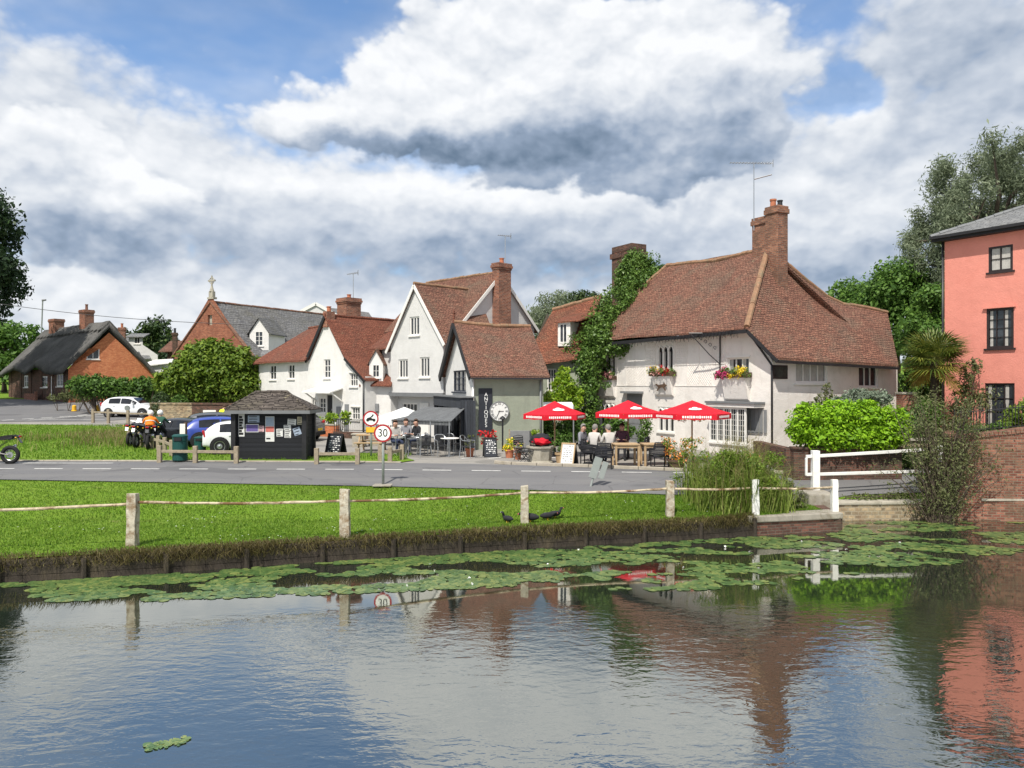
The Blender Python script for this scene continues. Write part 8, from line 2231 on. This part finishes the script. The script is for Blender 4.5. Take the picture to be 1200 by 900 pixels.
p = G(-14, 545); motorbike('motorcycle', 'dark motorbike parked at the road edge, only its rear half in the picture', (p.x - .02, p.y, p.z + .035), math.pi + .12, 'car_black', scale=1.0)
p = Vector((PX(176, 32.8), 32.8, .05)); motorbike('motorcycle', 'dark motorbike under the rider in the orange vest', p, 1.9, 'car_black')
p = Vector((PX(187, 33.6), 33.6, .05)); motorbike('motorcycle', 'dark motorbike under the rider in dark green jacket', p, 1.8, 'car_black')
for o_, lab in (((159, 34.4), 'dark motorbike left of the riders, at the end of the timber rail'), ((166.5, 33.6), 'dark motorbike between the end of the rail and the orange rider')):
    motorbike('motorcycle', lab, (PX(*o_), o_[1], .05), 1.7, 'car_black')

# ------------------------------------------------------------------ people
def person(label, loc, rz, pose, top, legs, hair='hair_brown', helmet=None, tall=1.72, vest=None, group=None, holding=None):
    """one continuous skinned body facing local -y; hair, helmet and vest are children"""
    J = {}
    if pose == 'stand':
        J = dict(pel=(0, 0, .93), bel=(0, -.01, 1.08), che=(0, -.01, 1.30), nec=(0, 0, 1.46), hd0=(0, -.02, 1.56), hd1=(0, -.02, 1.66),
                 sh=(.18, 0, 1.41), el=(.25, .03, 1.14), wr=(.24, -.10, .92), ha=(.23, -.14, .84), hip=(.09, 0, .88), kn=(.11, -.02, .50), an=(.12, .02, .09), to=(.13, -.14, .035))
    elif pose == 'lean':
        J = dict(pel=(0, .06, .90), bel=(0, -.02, 1.04), che=(0, -.14, 1.24), nec=(0, -.22, 1.38), hd0=(0, -.28, 1.47), hd1=(0, -.31, 1.56),
                 sh=(.18, -.18, 1.33), el=(.24, -.26, 1.06), wr=(.20, -.44, .95), ha=(.18, -.52, .93), hip=(.09, .06, .86), kn=(.11, -.02, .49), an=(.12, .04, .09), to=(.13, -.12, .035))
    elif pose == 'sit':
        J = dict(pel=(0, .06, .54), bel=(0, .05, .68), che=(0, .02, .92), nec=(0, 0, 1.08), hd0=(0, -.03, 1.18), hd1=(0, -.04, 1.28),
                 sh=(.18, .02, 1.02), el=(.25, -.04, .76), wr=(.15, -.28, .75), ha=(.11, -.36, .77), hip=(.09, .02, .52), kn=(.12, -.42, .52), an=(.12, -.42, .10), to=(.13, -.56, .035))
    else:  # ride
        J = dict(pel=(0, .12, .93), bel=(0, .08, 1.05), che=(0, -.02, 1.24), nec=(0, -.08, 1.36), hd0=(0, -.12, 1.45), hd1=(0, -.13, 1.54),
                 sh=(.18, -.04, 1.31), el=(.30, -.18, 1.12), wr=(.33, -.40, 1.08), ha=(.33, -.47, 1.08), hip=(.10, .06, .90), kn=(.22, -.26, .66), an=(.24, -.02, .30), to=(.25, -.16, .25))
    s = tall / 1.72; V, Ed, Rd, Tg = [], [], [], []
    def v(pp, r): V.append(tuple(x * s for x in pp)); Rd.append(r * s); return len(V) - 1
    def e(a, b, t): Ed.append((a, b)); Tg.append(t)
    P_ = v(J['pel'], .135); B_l = v(J['bel'], .125); C_ = v(J['che'], .145); N_ = v(J['nec'], .055); H0 = v(J['hd0'], .082); H1 = v(J['hd1'], .092)
    e(P_, B_l, 1); e(B_l, C_, 1); e(C_, N_, 1); e(N_, H0, 0); e(H0, H1, 0)
    hv = Vector(J['hd1']) - Vector(J['hd0']); hv.normalize(); hc = (Vector(J['hd0']) * .62 + Vector(J['hd1']) * .38)
    ns = v(tuple(hc + Vector((0, -.095, -.005))), .016); e(H0, ns, 0)
    for sx in (-1, 1):
        m = lambda q: (q[0] * sx, q[1], q[2])
        S = v(m(J['sh']), .066); El = v(m(J['el']), .045); Wr = v(m(J['wr']), .032); Ha = v(m(J['ha']), .038)
        e(C_, S, 1); e(S, El, 1); e(El, Wr, 1); e(Wr, Ha, 0)
        hd = (Vector(m(J['ha'])) - Vector(m(J['wr']))).normalized(); sd_ = hd.cross(UP); sd_ = sd_.normalized() if sd_.length > .1 else Vector((1, 0, 0))
        for f, (o, l) in enumerate(((-.024, .062), (-.008, .072), (.008, .068), (.024, .055))):
            a = v(tuple(Vector(m(J['ha'])) + sd_ * o + hd * .045), .0095); b = v(tuple(Vector(m(J['ha'])) + sd_ * o * 1.15 + hd * (.045 + l * .6) - UP * .012), .0085); e(Ha, a, 0); e(a, b, 0)
        t1_ = v(tuple(Vector(m(J['ha'])) - sd_ * (.045 * sx) + hd * .02), .011); e(Wr, t1_, 0)
        Hp = v(m(J['hip']), .095); Kn = v(m(J['kn']), .062); An = v(m(J['an']), .045); To = v(m(J['to']), .038)
        e(P_, Hp, 2); e(Hp, Kn, 2); e(Kn, An, 2); e(An, To, 3)
        er = v(tuple(hc + Vector((.088 * sx, .01, 0))), .018); e(H0, er, 0)
    me = bpy.data.meshes.new('sk'); me.from_pydata(V, Ed, []); me.update(); ob = bpy.data.objects.new('sk', me); COL.objects.link(ob)
    md = ob.modifiers.new('Skin', 'SKIN'); md.use_smooth_shade = True
    for i, sv in enumerate(me.skin_vertices[0].data): sv.radius = (Rd[i], Rd[i]); sv.use_root = (i == 0)
    ss = ob.modifiers.new('sub', 'SUBSURF'); ss.levels = 2
    dg = bpy.context.evaluated_depsgraph_get(); ev = ob.evaluated_get(dg); out = bpy.data.meshes.new_from_object(ev); bpy.data.objects.remove(ob); 
    out.materials.clear()
    for q in (M['skin'], top, legs, M['rubber']): out.materials.append(q)
    segs = [(Vector(V[a]), Vector(V[b]), t) for (a, b), t in zip(Ed, Tg)]
    mi = []
    for pl in out.polygons:
        c = pl.center; best = 9; bt = 0
        for a, b, t in segs:
            ab = b - a; f = max(0, min(1, (c - a).dot(ab) / max(ab.length_squared, 1e-9))); dd_ = (a + ab * f - c).length
            if dd_ < best: best, bt = dd_, t
        mi.append(bt)
    out.polygons.foreach_set('material_index', mi); out.polygons.foreach_set('use_smooth', [True] * len(mi)); set_uv(out)
    root = thing('person', label, 'person', (0, 0, 0), 0, group)
    out.name = 'body'; bo = link_mesh('body', out, root)
    hc2 = (Vector(J['hd0']) * .25 + Vector(J['hd1']) * .75) * s
    if helmet:
        lump('helmet', tuple(hc2 + Vector((0, .008, .02))), (.125, .145, .135), helmet, root, 1, 3, .02)
        mb = MB(); q = hc2 + Vector((0, -.128, .0)); mb.box(q, (.16, .03, .07)); mb.build('visor', M['glass_dark'], root, bevel=.012)
    else:
        bm = bmesh.new(); bmesh.ops.create_icosphere(bm, subdivisions=3, radius=1)
        for vv in bm.verts: d = vv.co.normalized(); f = 1 + .08 * noise.noise(d * 4); vv.co = Vector((d.x * .101 * f, d.y * .112 * f, d.z * (.118 if d.z > 0 else .135) * f))
        bmesh.ops.delete(bm, geom=[vv for vv in bm.verts if vv.co.y < -.03 and vv.co.z < .05 or vv.co.z < -.115 or (vv.co.y < .02 and vv.co.z < -.05)], context='VERTS')
        for vv in bm.verts: vv.co = vv.co * s + hc2 + Vector((0, .012, .01))
        hm = bpy.data.meshes.new('hair'); bm.to_mesh(hm); bm.free(); hm.materials.append(M[hair]); hm.polygons.foreach_set('use_smooth', [True] * len(hm.polygons)); link_mesh('hair', hm, root)
        mb = MB()
        for sx in (-1, 1): mb.lathe([(.002, .0), (.011, .004), (.011, .012)], tuple((hc * s) + Vector((.034 * sx, -.088 * s, .026 * s))), 8, axis='Y')
        mb.build('eyes', M['black_ink'], root)
    if vest:
        a, b = Vector(J['bel']) * s, Vector(J['nec']) * s; ax = (b - a).normalized(); mb = MB(); pr_ = [(.150, -.06), (.160, .08), (.172, .20), (.150, .30), (.085, .36)]
        side = Vector((1, 0, 0)); fw = ax.cross(side).normalized(); n = 18; k0 = 0; rings = []
        for r, h in pr_:
            rings.append([a + ax * h + side * (math.cos(2 * math.pi * i / n) * r * 1.18) + fw * (math.sin(2 * math.pi * i / n) * r * .98) for i in range(n)])
        mb.add([q for rr_ in rings for q in rr_], [(i * n + j, i * n + (j + 1) % n, (i + 1) * n + (j + 1) % n, (i + 1) * n + j) for i in range(len(rings) - 1) for j in range(n)]); vo = mb.build('vest', M[vest], root, smooth=True)
        mb = MB(); r0_ = [q + (q - (a + ax * .12)).normalized() * .006 for q in [x.lerp(y, .35) for x, y in zip(rings[1], rings[2])]]; mb.tube(r0_ + [r0_[0]], .02, 5); mb.build('reflective_band', M['white_ink'], vo)
    root.location = loc; root.rotation_euler = (0, 0, rz)
    return root
person('rider in orange vest and white helmet astride a dark motorbike', (PX(176, 32.8), 32.8, .02), 1.9 + math.pi / 2 + .0, 'ride', M['hivis_orange'], M['cloth_black'], helmet='helmet_white', vest='hivis_orange', tall=1.72)
person('rider in dark green jacket and white helmet astride a dark motorbike', (PX(187, 33.6), 33.6, .02), 1.8 + math.pi / 2, 'ride', M['cloth_green'], M['cloth_black'], helmet='helmet_white', tall=1.70)
person('person in yellow high visibility jacket bending behind the parked cars', (PX(258, 39.4), 39.4, .1), 2.6, 'lean', M['hivis_yellow'], M['cloth_navy'], hair='hair_brown', tall=1.72)
person('person in white shirt seated at the left end of the cafe terrace', G(463, 532), .6, 'sit', M['cloth_white'], M['cloth_navy'], 'hair_brown')
person('person in grey top seated under the white parasol, facing the road', G(476, 529), -.2, 'sit', M['cloth_grey'], M['cloth_black'], 'hair_brown')
person('person in black top seated deep under the grey awning', G(488, 530), -.8, 'sit', M['cloth_black'], M['cloth_navy'], 'hair_brown')
person('grey haired person in cream top seated back to the road, by the white sandwich board', G(697, 543), 2.6, 'sit', M['cloth_white'], M['cloth_black'], 'hair_grey', tall=1.74)
person('grey haired person in white shirt seated outside the inn door, right of the first', G(713, 544), 3.5, 'sit', M['cloth_white'], M['cloth_navy'], 'hair_grey', tall=1.76)
person('person in plum jacket seated behind the wooden table by the inn door', G(729, 539), -.2, 'sit', M['cloth_plum'], M['cloth_black'], 'hair_brown')
person('person in dark clothes seated left beside the white sandwich board', G(683, 541), .9, 'sit', M['cloth_grey'], M['cloth_black'], 'hair_grey')

# ------------------------------------------------------------------ ducks on the lawn
def duck(label, u, v, rz, s=1.0, body='cloth_black', face='paper_red', pose=0, grp='dark water birds on the lawn'):
    p = G(u, v); root = thing('duck', label, 'duck', (0, 0, 0), 0, grp)
    bm = bmesh.new(); V, Ed, Rd = [], [], []
    pts = [((-.20, 0, .13), .022), ((-.12, 0, .13), .06), ((.0, 0, .125), .085), ((.10, 0, .14), .07), ((.15, 0, .20), .036), ((.17, 0, .27), .034), ((.19, 0, .29), .036), ((.255, 0, .28), .012)]
    if pose: pts = [(a if i < 4 else ((.17, 0, .16), (.21, 0, .19), (.24, 0, .19), (.30, 0, .17))[i - 4], r) for i, (a, r) in enumerate(pts)]
    me = bpy.data.meshes.new('sk'); me.from_pydata([a for a, r in pts], [(i, i + 1) for i in range(7)], []); me.update(); ob = bpy.data.objects.new('sk', me); COL.objects.link(ob)
    ob.modifiers.new('Skin', 'SKIN').use_smooth_shade = True
    for i, sv in enumerate(me.skin_vertices[0].data): sv.radius = (pts[i][1],) * 2; sv.use_root = (i == 2)
    ob.modifiers.new('sub', 'SUBSURF').levels = 2
    dg = bpy.context.evaluated_depsgraph_get(); out = bpy.data.meshes.new_from_object(ob.evaluated_get(dg)); bpy.data.objects.remove(ob)
    out.materials.clear(); out.materials.append(M[body]); out.materials.append(M[face]); out.polygons.foreach_set('material_index', [1 if pl.center.x > (.225 if not pose else .27) else 0 for pl in out.polygons]); out.polygons.foreach_set('use_smooth', [True] * len(out.polygons))
    out.name = 'body'; link_mesh('body', out, root)
    for sy in (-.035, .035):
        mb = MB(); mb.tube([(.02, sy, .07), (.0, sy, .02), (.0, sy, .005)], .008, 5); mb.box((.025, sy, .006), (.06, .05, .008)); mb.build('leg', M['sign_yellow'], root)
    root.location = p; root.rotation_euler = (0, 0, rz); root.scale = (s,) * 3
duck('dark duck resting at the foot of the middle pond fence post', 622, 612.5, 2.9, 1.15, pose=1)
duck('dark duck on the grass a little right of the one by the post', 641, 610, .3, 1.0, pose=1)
duck('dark duck walking just behind the pair, facing right', 650, 607.5, .1, .95)
duck('small black and white bird left of the middle fence post', 595, 613, 2.5, .9, 'cloth_black', 'white_ink')
